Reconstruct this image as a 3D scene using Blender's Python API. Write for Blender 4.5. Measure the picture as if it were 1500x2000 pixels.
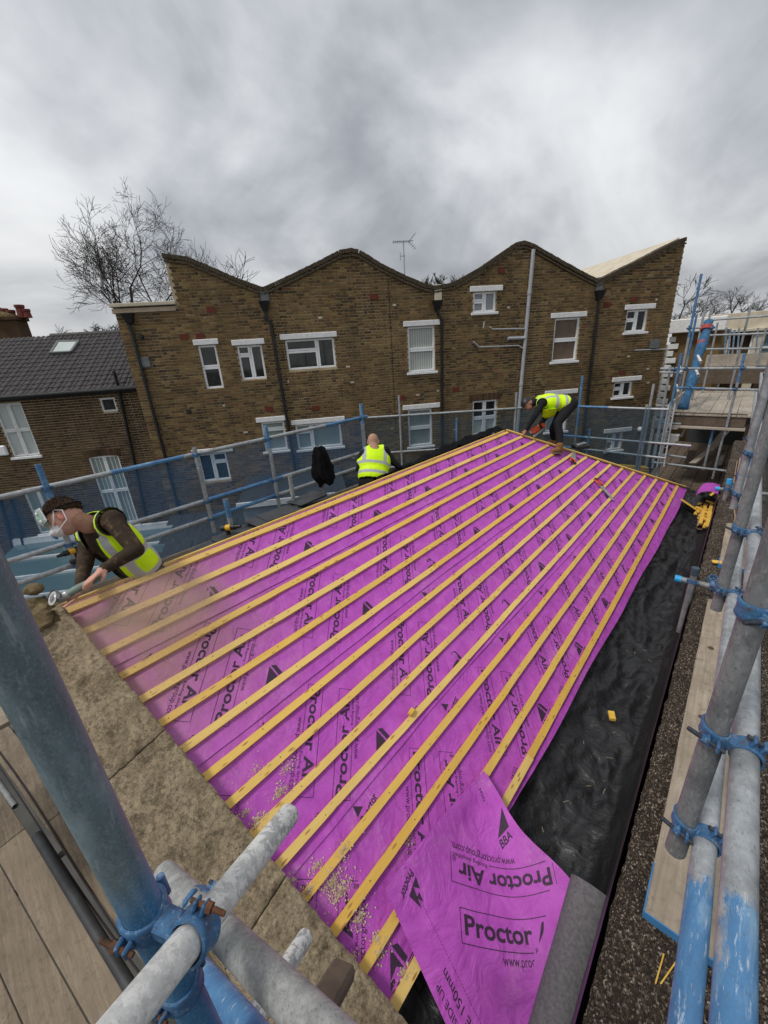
import bpy, math, random
import numpy as np
from mathutils import Vector, Matrix, noise as mnoise

random.seed(7); np.random.seed(7)
scene = bpy.context.scene
for o in list(bpy.data.objects): bpy.data.objects.remove(o)
col = scene.collection
R_ = math.radians

# ------------------------------------------------------------------ camera
# world frame: origin at the lens, Y along the battens, X down the roof slope, Z up
FPX = 777.513
PITCH, ROLL, YAWB, YAWF = R_(21.5424), R_(-3.88585), R_(42.40585), R_(81.76776)
def _basis():
    cp, sp = math.cos(PITCH), math.sin(PITCH)
    fwd = np.array([0, cp, -sp]); up = np.array([0, sp, cp]); rt = np.array([1., 0, 0])
    cr, sr = math.cos(ROLL), math.sin(ROLL)
    rgt = cr*rt + sr*up; upv = -sr*rt + cr*up
    ex = np.array([math.cos(YAWB), -math.sin(YAWB), 0]); ey = np.array([math.sin(YAWB), math.cos(YAWB), 0])
    m = np.array([ex, ey, [0, 0, 1.]])
    return m@rgt, -(m@upv), m@fwd
RC, DC, FC = _basis()
def ray(px, py): return ((px-750)/FPX)*RC + ((py-1000)/FPX)*DC + FC
def at(px, py, d): return ray(px, py)*d
def on_x(px, py, X): r = ray(px, py); return r*(X/r[0])
def on_y(px, py, Y): r = ray(px, py); return r*(Y/r[1])
def on_z(px, py, Z): r = ray(px, py); return r*(Z/r[2])

cd = bpy.data.cameras.new('camera'); cam = bpy.data.objects.new('camera', cd); col.objects.link(cam)
cd.sensor_fit = 'VERTICAL'; cd.sensor_height = 36.0; cd.sensor_width = 27.0
cd.lens = 36.0*FPX/2000.0; cd.clip_start = 0.02; cd.clip_end = 2000
cam.matrix_world = Matrix(((RC[0], -DC[0], -FC[0], 0), (RC[1], -DC[1], -FC[1], 0), (RC[2], -DC[2], -FC[2], 0), (0, 0, 0, 1)))
scene.camera = cam

# ------------------------------------------------------------------ sky, sun, exposure
SUN_EL, SUN_AZ = R_(58), R_(200)      # azimuth clockwise from +Y
w = bpy.data.worlds.new('World'); scene.world = w; w.use_nodes = True
nt = w.node_tree; nt.nodes.clear()
def nn(t, **kw):
    n = nt.nodes.new(t)
    for k, v in kw.items(): setattr(n, k, v)
    return n
def world_nodes():
    L = nt.links.new
    out = nn('ShaderNodeOutputWorld'); bg = nn('ShaderNodeBackground')
    sky = nn('ShaderNodeTexSky'); sky.sky_type = 'NISHITA'; sky.sun_disc = False
    sky.sun_elevation = SUN_EL; sky.sun_rotation = SUN_AZ; sky.air_density = 1.5; sky.dust_density = 4
    tc = nn('ShaderNodeTexCoord'); sep = nn('ShaderNodeSeparateXYZ'); L(tc.outputs['Generated'], sep.inputs[0])
    # cloud deck: project the direction on a flat layer overhead
    mx = nn('ShaderNodeMath', operation='MAXIMUM'); mx.inputs[1].default_value = 0.0; L(sep.outputs[2], mx.inputs[0])
    ad = nn('ShaderNodeMath', operation='ADD'); ad.inputs[1].default_value = 0.40; L(mx.outputs[0], ad.inputs[0])
    vd = nn('ShaderNodeVectorMath', operation='DIVIDE'); cx = nn('ShaderNodeCombineXYZ')
    for i in range(3): L(ad.outputs[0], cx.inputs[i])
    L(tc.outputs['Generated'], vd.inputs[0]); L(cx.outputs[0], vd.inputs[1])
    mp = nn('ShaderNodeMapping'); mp.inputs['Scale'].default_value = (1.35, 1.0, 0.0); mp.inputs['Rotation'].default_value = (0, 0, R_(62)); mp.inputs['Location'].default_value = (3.7, 1.2, 0)
    L(vd.outputs[0], mp.inputs[0])
    n1 = nn('ShaderNodeTexNoise'); n1.inputs['Scale'].default_value = 1.05; n1.inputs['Detail'].default_value = 6; n1.inputs['Roughness'].default_value = .5; n1.inputs['Distortion'].default_value = .55
    n2 = nn('ShaderNodeTexNoise'); n2.inputs['Scale'].default_value = 2.6; n2.inputs['Detail'].default_value = 7; n2.inputs['Roughness'].default_value = .55; n2.inputs['Distortion'].default_value = .4
    L(mp.outputs[0], n1.inputs[0]); L(mp.outputs[0], n2.inputs[0])
    m1 = nn('ShaderNodeMath', operation='MULTIPLY'); m1.inputs[1].default_value = .84; L(n1.outputs[0], m1.inputs[0])
    m2 = nn('ShaderNodeMath', operation='MULTIPLY_ADD'); m2.inputs[1].default_value = .16; L(n2.outputs[0], m2.inputs[0]); L(m1.outputs[0], m2.inputs[2])
    rp = nn('ShaderNodeValToRGB'); e = rp.color_ramp; e.interpolation = 'B_SPLINE'
    e.elements[0].position = .34; e.elements[0].color = (.23, .245, .275, 1)
    e.elements[1].position = .66; e.elements[1].color = (.80, .81, .82, 1)
    k = e.elements.new(.44); k.color = (.37, .39, .425, 1)
    k = e.elements.new(.54); k.color = (.60, .615, .635, 1)
    L(m2.outputs[0], rp.inputs[0])
    sc = nn('ShaderNodeVectorMath', operation='SCALE'); sc.inputs['Scale'].default_value = .10; L(sky.outputs[0], sc.inputs[0])
    mix = nn('ShaderNodeMix', data_type='RGBA'); mix.inputs[0].default_value = .95
    L(sc.outputs[0], mix.inputs[6]); L(rp.outputs[0], mix.inputs[7])
    hz = nn('ShaderNodeMapRange'); hz.interpolation_type = 'SMOOTHSTEP'; L(sep.outputs[2], hz.inputs[0])
    for i, v in ((1, -.05), (2, .38), (3, .70), (4, 1.0)): hz.inputs[i].default_value = v
    L(hz.outputs[0], bg.inputs[1])
    L(mix.outputs[2], bg.inputs[0]); L(bg.outputs[0], out.inputs[0])
world_nodes()
sl_ = bpy.data.lights.new('sun', 'SUN'); sl_.energy = 1.5; sl_.angle = R_(11); sl_.color = (1, .97, .92)
sun = bpy.data.objects.new('sun', sl_); col.objects.link(sun)
sd = Vector((math.sin(SUN_AZ)*math.cos(SUN_EL), math.cos(SUN_AZ)*math.cos(SUN_EL), math.sin(SUN_EL)))
sun.rotation_euler = sd.to_track_quat('Z', 'Y').to_euler(); sun.location = (0, 0, 30)
scene.view_settings.view_transform = 'Standard'; scene.view_settings.look = 'None'
scene.view_settings.gamma = 1; scene.view_settings.exposure = 0.32
scene.cycles.max_bounces = 6; scene.cycles.transparent_max_bounces = 12; scene.cycles.volume_bounces = 1
scene.cycles.use_denoising = True

# ------------------------------------------------------------------ helpers
def arr(p): return np.asarray(p, float)
def unit(v): v = arr(v); return v/np.linalg.norm(v)
def frame_of(d):
    d = unit(d); a = np.array([0, 0, 1.]) if abs(d[2]) < .9 else np.array([1., 0, 0])
    x = unit(np.cross(a, d)); return x, np.cross(d, x), d
WLOC = {}
class MB:
    def __init__(s): s.v = []; s.f = []; s.m = []; s.a = []
    def add(s, verts, faces, mat=0, val=0.0):
        b = len(s.v); s.v.extend([tuple(p) for p in verts])
        s.a.extend(val if hasattr(val, '__len__') else [val]*len(verts))
        for f in faces: s.f.append(tuple(i+b for i in f)); s.m.append(mat)
        return s
    def box(s, c, size, ax=None, mat=0, val=0.0):
        ax = np.eye(3) if ax is None else arr(ax); c = arr(c); h = arr(size)/2
        vs = [c + sx*h[0]*ax[0] + sy*h[1]*ax[1] + sz*h[2]*ax[2] for sz in (-1, 1) for sy in (-1, 1) for sx in (-1, 1)]
        return s.add(vs, [(0, 2, 3, 1), (4, 5, 7, 6), (0, 1, 5, 4), (2, 6, 7, 3), (0, 4, 6, 2), (1, 3, 7, 5)], mat, val)
    def bbox(s, c, size, ax=None, b=.004, mat=0, val=0.0):   # box with chamfered edges
        ax = np.eye(3) if ax is None else arr(ax); c = arr(c); h = arr(size)/2; b = min(b, .45*min(size))
        vs = []; idx = {}
        for sx in (-1, 1):
            for sy in (-1, 1):
                for sz in (-1, 1):
                    for k in range(3):
                        q = [h[0]*sx, h[1]*sy, h[2]*sz]
                        for j in range(3):
                            if j != k: q[j] -= b*(sx, sy, sz)[j]
                        idx[(sx, sy, sz, k)] = len(vs); vs.append(c + q[0]*ax[0] + q[1]*ax[1] + q[2]*ax[2])
        fs = []
        for k in range(3):
            i, j = [(1, 2), (2, 0), (0, 1)][k]
            for sg in (-1, 1):
                q = []
                for a_, b_ in ((-1, -1), (1, -1), (1, 1), (-1, 1)):
                    sv = [0, 0, 0]; sv[k] = sg; sv[i] = a_; sv[j] = b_; q.append(idx[(*sv, k)])
                fs.append(tuple(q) if sg > 0 else tuple(q[::-1]))
            for a_ in (-1, 1):          # edge strip along axis k
                for b_ in (-1, 1):
                    q = []
                    for sg, kk in ((-1, i), (1, i), (1, j), (-1, j)):
                        sv = [0, 0, 0]; sv[k] = sg; sv[i] = a_; sv[j] = b_; q.append(idx[(*sv, kk)])
                    fs.append(tuple(q) if a_*b_ > 0 else tuple(q[::-1]))
        for sx in (-1, 1):
            for sy in (-1, 1):
                for sz in (-1, 1):
                    q = [idx[(sx, sy, sz, k)] for k in range(3)]
                    fs.append(tuple(q) if sx*sy*sz > 0 else tuple(q[::-1]))
        return s.add(vs, fs, mat, val)
    def beam(s, p0, p1, w, h, up=(0, 0, 1), b=.003, mat=0, val=0.0):
        p0, p1 = arr(p0), arr(p1); d = p1-p0; L = np.linalg.norm(d); d = d/L
        x = unit(np.cross(arr(up), d)); z = np.cross(d, x)
        return s.bbox((p0+p1)/2, (w, L, h), (x, d, z), b, mat, val)
    def cyl(s, p0, p1, r0, r1=None, n=12, caps=True, segs=1, val=None, mat=0, hollow=0):
        p0, p1 = arr(p0), arr(p1); r1 = r0 if r1 is None else r1
        x, y, d = frame_of(p1-p0); vs = []; va = []; fs = []
        for k in range(segs+1):
            t = k/segs; c = p0+(p1-p0)*t; r = r0+(r1-r0)*t
            for i in range(n):
                a = 2*math.pi*i/n; vs.append(c + r*(math.cos(a)*x+math.sin(a)*y)); va.append(val(t) if val else 0.0)
        for k in range(segs):
            for i in range(n):
                j = (i+1) % n; fs.append((k*n+i, k*n+j, (k+1)*n+j, (k+1)*n+i))
        if caps and not hollow:
            fs.append(tuple(range(n))[::-1]); fs.append(tuple(segs*n+i for i in range(n)))
        if hollow:                       # open tube: rim and inner wall
            for end, c, dd in ((0, p0, d), (segs, p1, -d)):
                b1 = len(vs)
                for i in range(n):
                    a = 2*math.pi*i/n; vs.append(c + (r0-hollow)*(math.cos(a)*x+math.sin(a)*y)); va.append(0.0)
                b2 = len(vs)
                for i in range(n):
                    a = 2*math.pi*i/n; vs.append(c + dd*r0*5 + (r0-hollow)*(math.cos(a)*x+math.sin(a)*y)); va.append(0.0)
                for i in range(n):
                    j = (i+1) % n; e = end*n
                    q1 = (e+i, e+j, b1+j, b1+i); q2 = (b1+i, b1+j, b2+j, b2+i)
                    if end == 0: q1, q2 = q1[::-1], q2[::-1]
                    fs.append(q1); fs.append(q2)
                q = tuple(b2+i for i in range(n)); fs.append(q if end else q[::-1])
        return s.add(vs, fs, mat, va)
    def tube(s, path, r, n=6, mat=0, val=0.0, caps=True):
        P = [arr(p) for p in path]; rr = r if hasattr(r, '__len__') else [r]*len(P)
        vs = []; fs = []; x = None
        for k, p in enumerate(P):
            d = unit(P[min(k+1, len(P)-1)]-P[max(k-1, 0)])
            if x is None: x, y, _ = frame_of(d)
            else: x = unit(x-d*np.dot(x, d)); y = np.cross(d, x)
            for i in range(n):
                a = 2*math.pi*i/n; vs.append(p+rr[k]*(math.cos(a)*x+math.sin(a)*y))
        for k in range(len(P)-1):
            for i in range(n):
                j = (i+1) % n; fs.append((k*n+i, k*n+j, (k+1)*n+j, (k+1)*n+i))
        if caps: fs.append(tuple(range(n))[::-1]); fs.append(tuple((len(P)-1)*n+i for i in range(n)))
        return s.add(vs, fs, mat, val)
    def sph(s, c, r, n=12, m=8, ax=None, mat=0, val=0.0):
        r = arr(r) if hasattr(r, '__len__') else np.array([r]*3, float); ax = np.eye(3) if ax is None else arr(ax); c = arr(c)
        vs = [c - r[2]*ax[2]]; fs = []
        for k in range(1, m):
            th = math.pi*k/m
            for i in range(n):
                a = 2*math.pi*i/n
                vs.append(c + r[0]*math.sin(th)*math.cos(a)*ax[0] + r[1]*math.sin(th)*math.sin(a)*ax[1] - r[2]*math.cos(th)*ax[2])
        vs.append(c + r[2]*ax[2]); T = len(vs)-1
        for i in range(n):
            j = (i+1) % n; fs.append((0, 1+j, 1+i)); fs.append((T, 1+(m-2)*n+i, 1+(m-2)*n+j))
            for k in range(m-2): fs.append((1+k*n+i, 1+k*n+j, 1+(k+1)*n+j, 1+(k+1)*n+i))
        return s.add(vs, fs, mat, val)
    def prism(s, poly, off, mat=0, val=0.0):
        n = len(poly); P = [arr(p) for p in poly]; o = arr(off); vs = P+[p+o for p in P]
        nrm = sum((np.cross(P[i]-P[0], P[(i+1) % n]-P[0]) for i in range(1, n-1)), np.zeros(3))
        fl = np.dot(nrm, o) > 0
        fs = [tuple(range(n))[::-1] if fl else tuple(range(n)), tuple(range(n, 2*n)) if fl else tuple(range(n, 2*n))[::-1]]
        for i in range(n):
            j = (i+1) % n; q = (i, j, n+j, n+i); fs.append(q if fl else q[::-1])
        return s.add(vs, fs, mat, val)
    def grid(s, fn, nu, nv, mat=0, val=None, flip=False):
        vs = []; va = []
        for i in range(nu+1):
            for j in range(nv+1):
                vs.append(fn(i/nu, j/nv)); va.append(val(i/nu, j/nv) if val else 0.0)
        fs = []
        for i in range(nu):
            for j in range(nv):
                a = i*(nv+1)+j; q = (a, a+nv+1, a+nv+2, a+1); fs.append(q[::-1] if flip else q)
        return s.add(vs, fs, mat, va)
    def build(s, name, mats, parent=None, smooth=False, base=None):
        V = np.array(s.v, float).reshape(-1, 3)
        if base is None:
            base = np.array([(V[:, 0].min()+V[:, 0].max())/2, (V[:, 1].min()+V[:, 1].max())/2, V[:, 2].min()])
        me = bpy.data.meshes.new(name); me.from_pydata((V-base).tolist(), [], s.f)
        mats = mats if isinstance(mats, (list, tuple)) else [mats]
        for m in mats: me.materials.append(m)
        if len(mats) > 1: me.polygons.foreach_set('material_index', s.m)
        if any(s.a):
            at_ = me.attributes.new('paint', 'FLOAT', 'POINT'); at_.data.foreach_set('value', s.a)
        if smooth: me.polygons.foreach_set('use_smooth', [True]*len(me.polygons)); 
        me.update()
        o = bpy.data.objects.new(name, me); col.objects.link(o)
        place(o, base, parent)
        if smooth == 'auto':
            sm = [True]*len(me.polygons); me.polygons.foreach_set('use_smooth', sm)
            try: me.set_sharp_from_angle(angle=R_(35))
            except Exception: pass
        return o
def place(o, wl, parent=None):
    wl = arr(wl); WLOC[o.name] = wl
    if parent is not None:
        o.parent = parent; o.location = tuple(wl-WLOC[parent.name])
    else: o.location = tuple(wl)
def thing(name, label, cat, loc, group=None):
    o = bpy.data.objects.new(name, None); col.objects.link(o); o.empty_display_size = .1
    place(o, loc); tag(o, label, cat, group); return o
def tag(o, label=None, cat=None, group=None, kind=None):
    if label: o['label'] = label
    if cat: o['category'] = cat
    if group: o['group'] = group
    if kind: o['kind'] = kind
    return o
def struct(o): o['kind'] = 'structure'; return o
def stuff(o): o['kind'] = 'stuff'; return o
def link_copy(src, name, wl, parent=None, rot=None):
    c = src.copy(); c.name = name; col.objects.link(c)
    for k in ('label', 'category', 'group', 'kind'):
        if k in c.keys(): del c[k]
    if rot is not None: c.rotation_euler = rot
    place(c, wl, parent); return c
def nz(x, y=0., z=0., oct=3): return mnoise.fractal(Vector((x, y, z)), 1.0, 2.0, oct)

# ------------------------------------------------------------------ materials
class NT:
    def __init__(s, name):
        s.m = bpy.data.materials.new(name); s.m.use_nodes = True; s.t = s.m.node_tree; s.t.nodes.clear()
        s.out = s.n('ShaderNodeOutputMaterial'); s.b = s.n('ShaderNodeBsdfPrincipled'); s.l(s.b.outputs[0], s.out.inputs[0])
        s.pos = s.n('ShaderNodeNewGeometry').outputs['Position']
    def n(s, t, **kw):
        x = s.t.nodes.new(t)
        for k, v in kw.items(): setattr(x, k, v)
        return x
    def l(s, a, b): s.t.links.new(a, b)
    def mapped(s, scale=(1, 1, 1), rot=(0, 0, 0), src=None):
        m = s.n('ShaderNodeMapping'); m.inputs['Scale'].default_value = scale; m.inputs['Rotation'].default_value = rot
        s.l(src or s.pos, m.inputs[0]); return m.outputs[0]
    def noise(s, scale, detail=4, rough=.55, dist=0, src=None):
        x = s.n('ShaderNodeTexNoise'); x.inputs['Scale'].default_value = scale; x.inputs['Detail'].default_value = detail
        x.inputs['Roughness'].default_value = rough; x.inputs['Distortion'].default_value = dist
        s.l(src or s.pos, x.inputs[0]); return x.outputs[0]
    def vor(s, scale, src=None, feat='F1', out='Distance'):
        x = s.n('ShaderNodeTexVoronoi', feature=feat); x.inputs['Scale'].default_value = scale; s.l(src or s.pos, x.inputs['Vector']); return x.outputs[out]
    def ramp(s, fac, stops, interp='LINEAR'):
        r = s.n('ShaderNodeValToRGB'); e = r.color_ramp; e.interpolation = interp
        while len(e.elements) < len(stops): e.elements.new(.5)
        for el, (p, c) in zip(e.elements, stops):
            el.position = p; el.color = (*c, 1) if hasattr(c, '__len__') else (c, c, c, 1)
        s.l(fac, r.inputs[0]); return r.outputs[0]
    def math(s, op, a, b=None, c=None):
        x = s.n('ShaderNodeMath', operation=op)
        for i, v in enumerate((a, b, c)):
            if v is None: continue
            if isinstance(v, (int, float)): x.inputs[i].default_value = v
            else: s.l(v, x.inputs[i])
        return x.outputs[0]
    def mix(s, fac, a, b, blend='MIX'):
        x = s.n('ShaderNodeMix', data_type='RGBA', blend_type=blend)
        for i, v in ((0, fac), (6, a), (7, b)):
            if isinstance(v, (int, float)): x.inputs[i].default_value = v
            elif isinstance(v, (tuple, list)): x.inputs[i].default_value = (*v, 1)
            else: s.l(v, x.inputs[i])
        return x.outputs[2]
    def attr(s, name): x = s.n('ShaderNodeAttribute'); x.attribute_name = name; return x
    def bump(s, h, strength=.3, dist=.01, chain=None):
        b = s.n('ShaderNodeBump'); b.inputs['Strength'].default_value = strength; b.inputs['Distance'].default_value = dist
        s.l(h, b.inputs['Height'])
        if chain is not None: s.l(chain, b.inputs['Normal'])
        s.l(b.outputs[0], s.b.inputs['Normal']); return b.outputs[0]
    def set(s, color=None, rough=None, metal=None, spec=None, **kw):
        for k, v in (('Base Color', color), ('Roughness', rough), ('Metallic', metal), ('Specular IOR Level', spec)):
            if v is None: continue
            if isinstance(v, (int, float)): s.b.inputs[k].default_value = v
            elif isinstance(v, (tuple, list)): s.b.inputs[k].default_value = (*v, 1)
            else: s.l(v, s.b.inputs[k])
        return s.m
def simple(name, c1, c2=None, scale=20, rough=.7, metal=0, bump=0, bs=60, spec=.4, detail=4):
    t = NT(name); c2 = c2 or tuple(x*.75 for x in c1)
    f = t.noise(scale, detail); c = t.ramp(f, [(.3, c1), (.7, c2)])
    if bump: t.bump(t.noise(bs, 3), bump, .01)
    return t.set(c, rough, metal, spec)
MAT = {}
def make_materials():
    m = MAT
    # old stock brick: colour per brick
    def brick(name, stops, dark=1.0):
        t = NT(name); g = t.n('ShaderNodeNewGeometry'); oi = t.n('ShaderNodeObjectInfo')
        v = t.math('FRACT', t.math('ADD', g.outputs['Random Per Island'], t.math('MULTIPLY', oi.outputs['Random'], 7.31)))
        c = t.ramp(v, stops)
        c = t.mix(t.ramp(t.noise(1.1, 3), [(.4, 0.0), (.72, .25)]), c, (.105*dark, .068*dark, .032*dark))       # soot and weather in broad patches
        c = t.mix(t.ramp(t.noise(1., 5, .6, .3, t.mapped((2.6, 2.6, .35))), [(.5, 0.0), (.75, .5)]), c, (.06, .045, .028)); c = t.mix(t.ramp(t.noise(45, 4), [(.35, 0.0), (.75, .3)]), c, (.06, .045, .028))
        c = t.mix(t.ramp(t.noise(.75, 4, .55, .4), [(.46, 0.), (.62, .28)]), c, (.25*dark, .165*dark, .07*dark)); c = t.mix(t.ramp(t.noise(.6, 4, .6, .4, t.mapped((1.3, 1.3, 2.))), [(.52, 0.), (.68, .45)]), c, (.06, .036, .02))
        t.bump(t.noise(120, 3), .5, .004); m[name] = t.set(c, .92, 0, .2)
    brick('brick_stock', [(.0, (.05, .033, .019)), (.2, (.088, .058, .027)), (.45, (.155, .096, .039)), (.7, (.21, .135, .053)), (.88, (.27, .182, .074)), (.94, (.17, .092, .044)), (.975, (.19, .075, .038)), (1, (.29, .22, .12))])
    brick('brick_brown', [(.0, (.026, .017, .013)), (.3, (.055, .032, .02)), (.6, (.088, .05, .028)), (.85, (.11, .066, .038)), (1, (.13, .085, .05))], .7)
    m['brick_red'] = simple('brick_red', (.16, .035, .02), (.09, .022, .016), 40, .9)
    m['mortar'] = simple('mortar', (.50, .405, .265), (.33, .26, .165), 2.2, .95, 0, .4, 80)
    m['mortar_new'] = simple('mortar_new', (.44, .35, .26), (.34, .26, .18), 6, .95, 0, .3, 80)
    m['coping_brick'] = simple('coping_brick', (.10, .075, .045), (.035, .028, .018), 14, .95, 0, .5, 60)
    m['white_paint'] = simple('white_paint', (.80, .80, .80), (.66, .66, .65), 9, .55, 0, .08, 50)
    m['upvc'] = simple('upvc', (.82, .83, .84), (.76, .77, .78), 5, .35)
    m['cream'] = simple('cream', (.62, .56, .44), (.46, .40, .30), 3, .8, 0, .1, 20)
    t = NT('glass_dark'); c = t.ramp(t.noise(3.5, 3), [(.35, (.006, .008, .008)), (.7, (.035, .04, .036))]); m['glass'] = t.set(c, .04, 0, .6)
    t = NT('glass_curtain'); wv = t.n('ShaderNodeTexWave'); wv.inputs['Scale'].default_value = 7; wv.inputs['Distortion'].default_value = 1.5; t.l(t.mapped((1, 1, .03)), wv.inputs[0])
    c = t.ramp(wv.outputs[1], [(.1, (.30, .32, .30)), (.8, (.52, .54, .50))]); m['curtain'] = t.set(c, .25, 0, .5)
    t = NT('glass_blind'); wv = t.n('ShaderNodeTexWave'); wv.bands_direction = 'Z'; wv.inputs['Scale'].default_value = 9; t.l(t.pos, wv.inputs[0])
    c = t.ramp(wv.outputs[1], [(.1, (.22, .24, .25)), (.8, (.32, .34, .35))]); m['blind'] = t.set(c, .2, 0, .5)
    m['brown_blind'] = simple('brown_blind', (.17, .12, .08), (.12, .085, .06), 6, .4)
    m['net_roll'] = simple('net_roll', (.02, .075, .17), (.05, .16, .29), 14, .8, 0, .8, 30)
    m['dust_grey'] = simple('dust_grey', (.4, .36, .3), None, 9, .9)
    m['pale_pane'] = simple('pale_pane', (.50, .55, .52), (.42, .47, .45), 2, .25, 0, 0, 60, .5)
    m['grey_pane'] = simple('grey_pane', (.28, .33, .31), (.22, .27, .26), 2, .2, 0, 0, 60, .5)
    m['black_pipe'] = simple('black_pipe', (.008, .008, .009), (.02, .02, .02), 12, .4)
    m['grey_pipe'] = simple('grey_pipe', (.42, .43, .45), (.33, .34, .36), 6, .45)
    m['lead'] = simple('lead', (.16, .17, .18), (.09, .095, .1), 8, .6, 0, .1, 20)
    m['roof_tile'] = simple('roof_tile', (.045, .038, .036), (.024, .021, .021), 7, .6, 0, .15, 60)
    m['slate'] = simple('slate', (.05, .053, .058), (.03, .031, .034), 8, .55, 0, .2, 40)
    m['terracotta'] = simple('terracotta', (.20, .05, .035), (.11, .03, .022), 6, .85)
    m['bark'] = simple('bark', (.075, .062, .055), (.04, .034, .03), 6, .95)
    m['bark_far'] = simple('bark_far', (.07, .065, .062), (.05, .046, .044), 2, .95)
    # purple membrane, with stone dust lying thick near the cut
    t = NT('membrane'); n1 = t.noise(9, 4); base = t.ramp(n1, [(.3, (.385, .055, .40)), (.7, (.475, .09, .485))])
    base = t.mix(t.ramp(t.noise(160, 2), [(.4, 0.), (.8, .18)]), base, (.56, .15, .58))
    d = t.n('ShaderNodeVectorMath', operation='DISTANCE'); t.l(t.mapped((1, 1, .6)), d.inputs[0]); d.inputs[1].default_value = (-2.95, .3, -.87)
    near = t.n('ShaderNodeMapRange', interpolation_type='SMOOTHSTEP'); t.l(d.outputs['Value'], near.inputs[0])
    for i, v in ((1, .15), (2, 1.75), (3, 1.0), (4, 0.0)): near.inputs[i].default_value = v
    sp = t.ramp(t.noise(70, 6, .75), [(.44, 0.), (.60, 1.)]); pt = t.ramp(t.noise(5, 4), [(.38, 0.), (.62, 1.)])
    dust = t.math('MULTIPLY', near.outputs[0], t.math('MULTIPLY', sp, pt))
    film = t.math('MULTIPLY', t.math('POWER', near.outputs[0], 1.6), t.ramp(t.noise(4, 5), [(.3, .55), (.6, 1.)]))
    c = t.mix(film, base, (.37, .21, .17)); c = t.mix(t.math('MULTIPLY', dust, .8), c, (.30, .17, .12))
    sc = t.math('MULTIPLY', t.ramp(t.noise(2.3, 6, .65, .6), [(.52, 0.), (.68, 1.)]), t.ramp(t.noise(34, 5, .7), [(.42, 0.), (.66, .38)])); c = t.mix(sc, c, (.50, .33, .40)); rgh = t.ramp(t.noise(6, 4), [(.3, .48), (.7, .7)])
    t.bump(t.noise(260, 2), .25, .002, t.bump(t.noise(6, 5, .55, 1.4), .7, .03)); m['membrane'] = t.set(c, .62, 0, .3)
    t = NT('membrane_grey'); c = t.ramp(t.noise(55, 5, .7), [(.3, (.09, .084, .09)), (.7, (.17, .16, .17))]); t.bump(t.noise(150, 3), .3, .003); m['membrane_grey'] = t.set(c, .8, 0, .2)
    m['print'] = simple('print', (.028, .012, .030), (.05, .02, .055), 90, .7)
    # yellow treated batten
    t = NT('batten'); oi = t.n('ShaderNodeObjectInfo'); src = t.mapped((14, 1.1, 14))
    g = t.noise(3.2, 5, .6, 1.2, src); c = t.ramp(g, [(.3, (.68, .40, .055)), (.52, (.78, .49, .085)), (.72, (.82, .58, .17))])
    c = t.mix(.55, c, t.ramp(oi.outputs['Random'], [(0., (.70, .40, .07)), (.35, (.76, .50, .13)), (.7, (.80, .60, .25)), (1., (.66, .42, .10))])); c = t.mix(t.ramp(t.noise(1.3, 4, .6), [(.4, 0.), (.75, .35)]), c, (.52, .34, .12))
    kn = t.ramp(t.vor(3.3, t.mapped((9, 2.2, 9))), [(.10, .85), (.2, 0.)]); c = t.mix(kn, c, (.30, .13, .03))
    d = t.n('ShaderNodeVectorMath', operation='DISTANCE'); t.l(t.mapped((1, 1, .6)), d.inputs[0]); d.inputs[1].default_value = (-2.95, .3, -.87)
    near = t.n('ShaderNodeMapRange', interpolation_type='SMOOTHSTEP'); t.l(d.outputs['Value'], near.inputs[0])
    for i, v in ((1, .1), (2, 1.5), (3, .85), (4, 0.0)): near.inputs[i].default_value = v
    c = t.mix(t.math('MULTIPLY', near.outputs[0], t.ramp(t.noise(60, 4), [(.35, .35), (.65, 1.)])), c, (.50, .33, .16))
    t.bump(g, .35, .004); m['batten'] = t.set(c, .7, 0, .3)
    m['batten_plain'] = simple('batten_plain', (.76, .48, .08), (.64, .36, .05), 18, .75, 0, .3, 40)
    m['sawdust'] = simple('sawdust', (.60, .48, .33), (.52, .40, .26), 40, .95)
    # grey scaffold board, grain along local x or y given by mapping
    def board(name, sc, c1, c2, c3):
        t = NT(name); src = t.mapped(sc); g = t.noise(2.6, 6, .65, .8, src)
        c = t.ramp(g, [(.28, c1), (.5, c2), (.72, c3)]); c = t.mix(t.ramp(t.noise(1.1, 6, .7, 2.0, src), [(.5, 0.), (.62, .3)]), c, tuple(.5*x for x in c1)); c = t.mix(t.ramp(t.noise(22, 7, .75), [(.53, 0.), (.66, .65)]), c, tuple(.4*x for x in c1)); c = t.mix(t.ramp(t.noise(60, 6, .75), [(.6, 0.), (.72, .45)]), c, (.5, .46, .4)); c = t.mix(t.ramp(t.noise(2.4, 6, .65), [(.45, 0.), (.62, .5)]), c, tuple(.45*x for x in c2)); kn = t.ramp(t.vor(1.6, t.mapped(tuple(.3*x for x in sc))), [(.04, .8), (.1, 0.)])
        c = t.mix(kn, c, tuple(.45*x for x in c1)); c = t.mix(t.ramp(t.noise(3, 4), [(.45, 0.), (.8, .35)]), c, (.13, .10, .075))
        oi = t.n('ShaderNodeObjectInfo'); c = t.mix(t.math('MULTIPLY', oi.outputs['Random'], .3), c, (.42, .34, .25))
        t.bump(g, .3, .004); m[name] = t.set(c, .85, 0, .2)
    board('board_x', (1.2, 16, 16), (.13, .102, .076), (.225, .18, .132), (.32, .26, .19))
    board('board_y', (16, 1.2, 16), (.17, .14, .11), (.30, .25, .195), (.42, .36, .29))
    board('board_far', (10, 1.0, 10), (.30, .26, .22), (.44, .39, .33), (.54, .49, .42))
    m['board_dark'] = simple('board_dark', (.14, .105, .075), (.085, .062, .045), 12, .9, 0, .3, 40)
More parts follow.
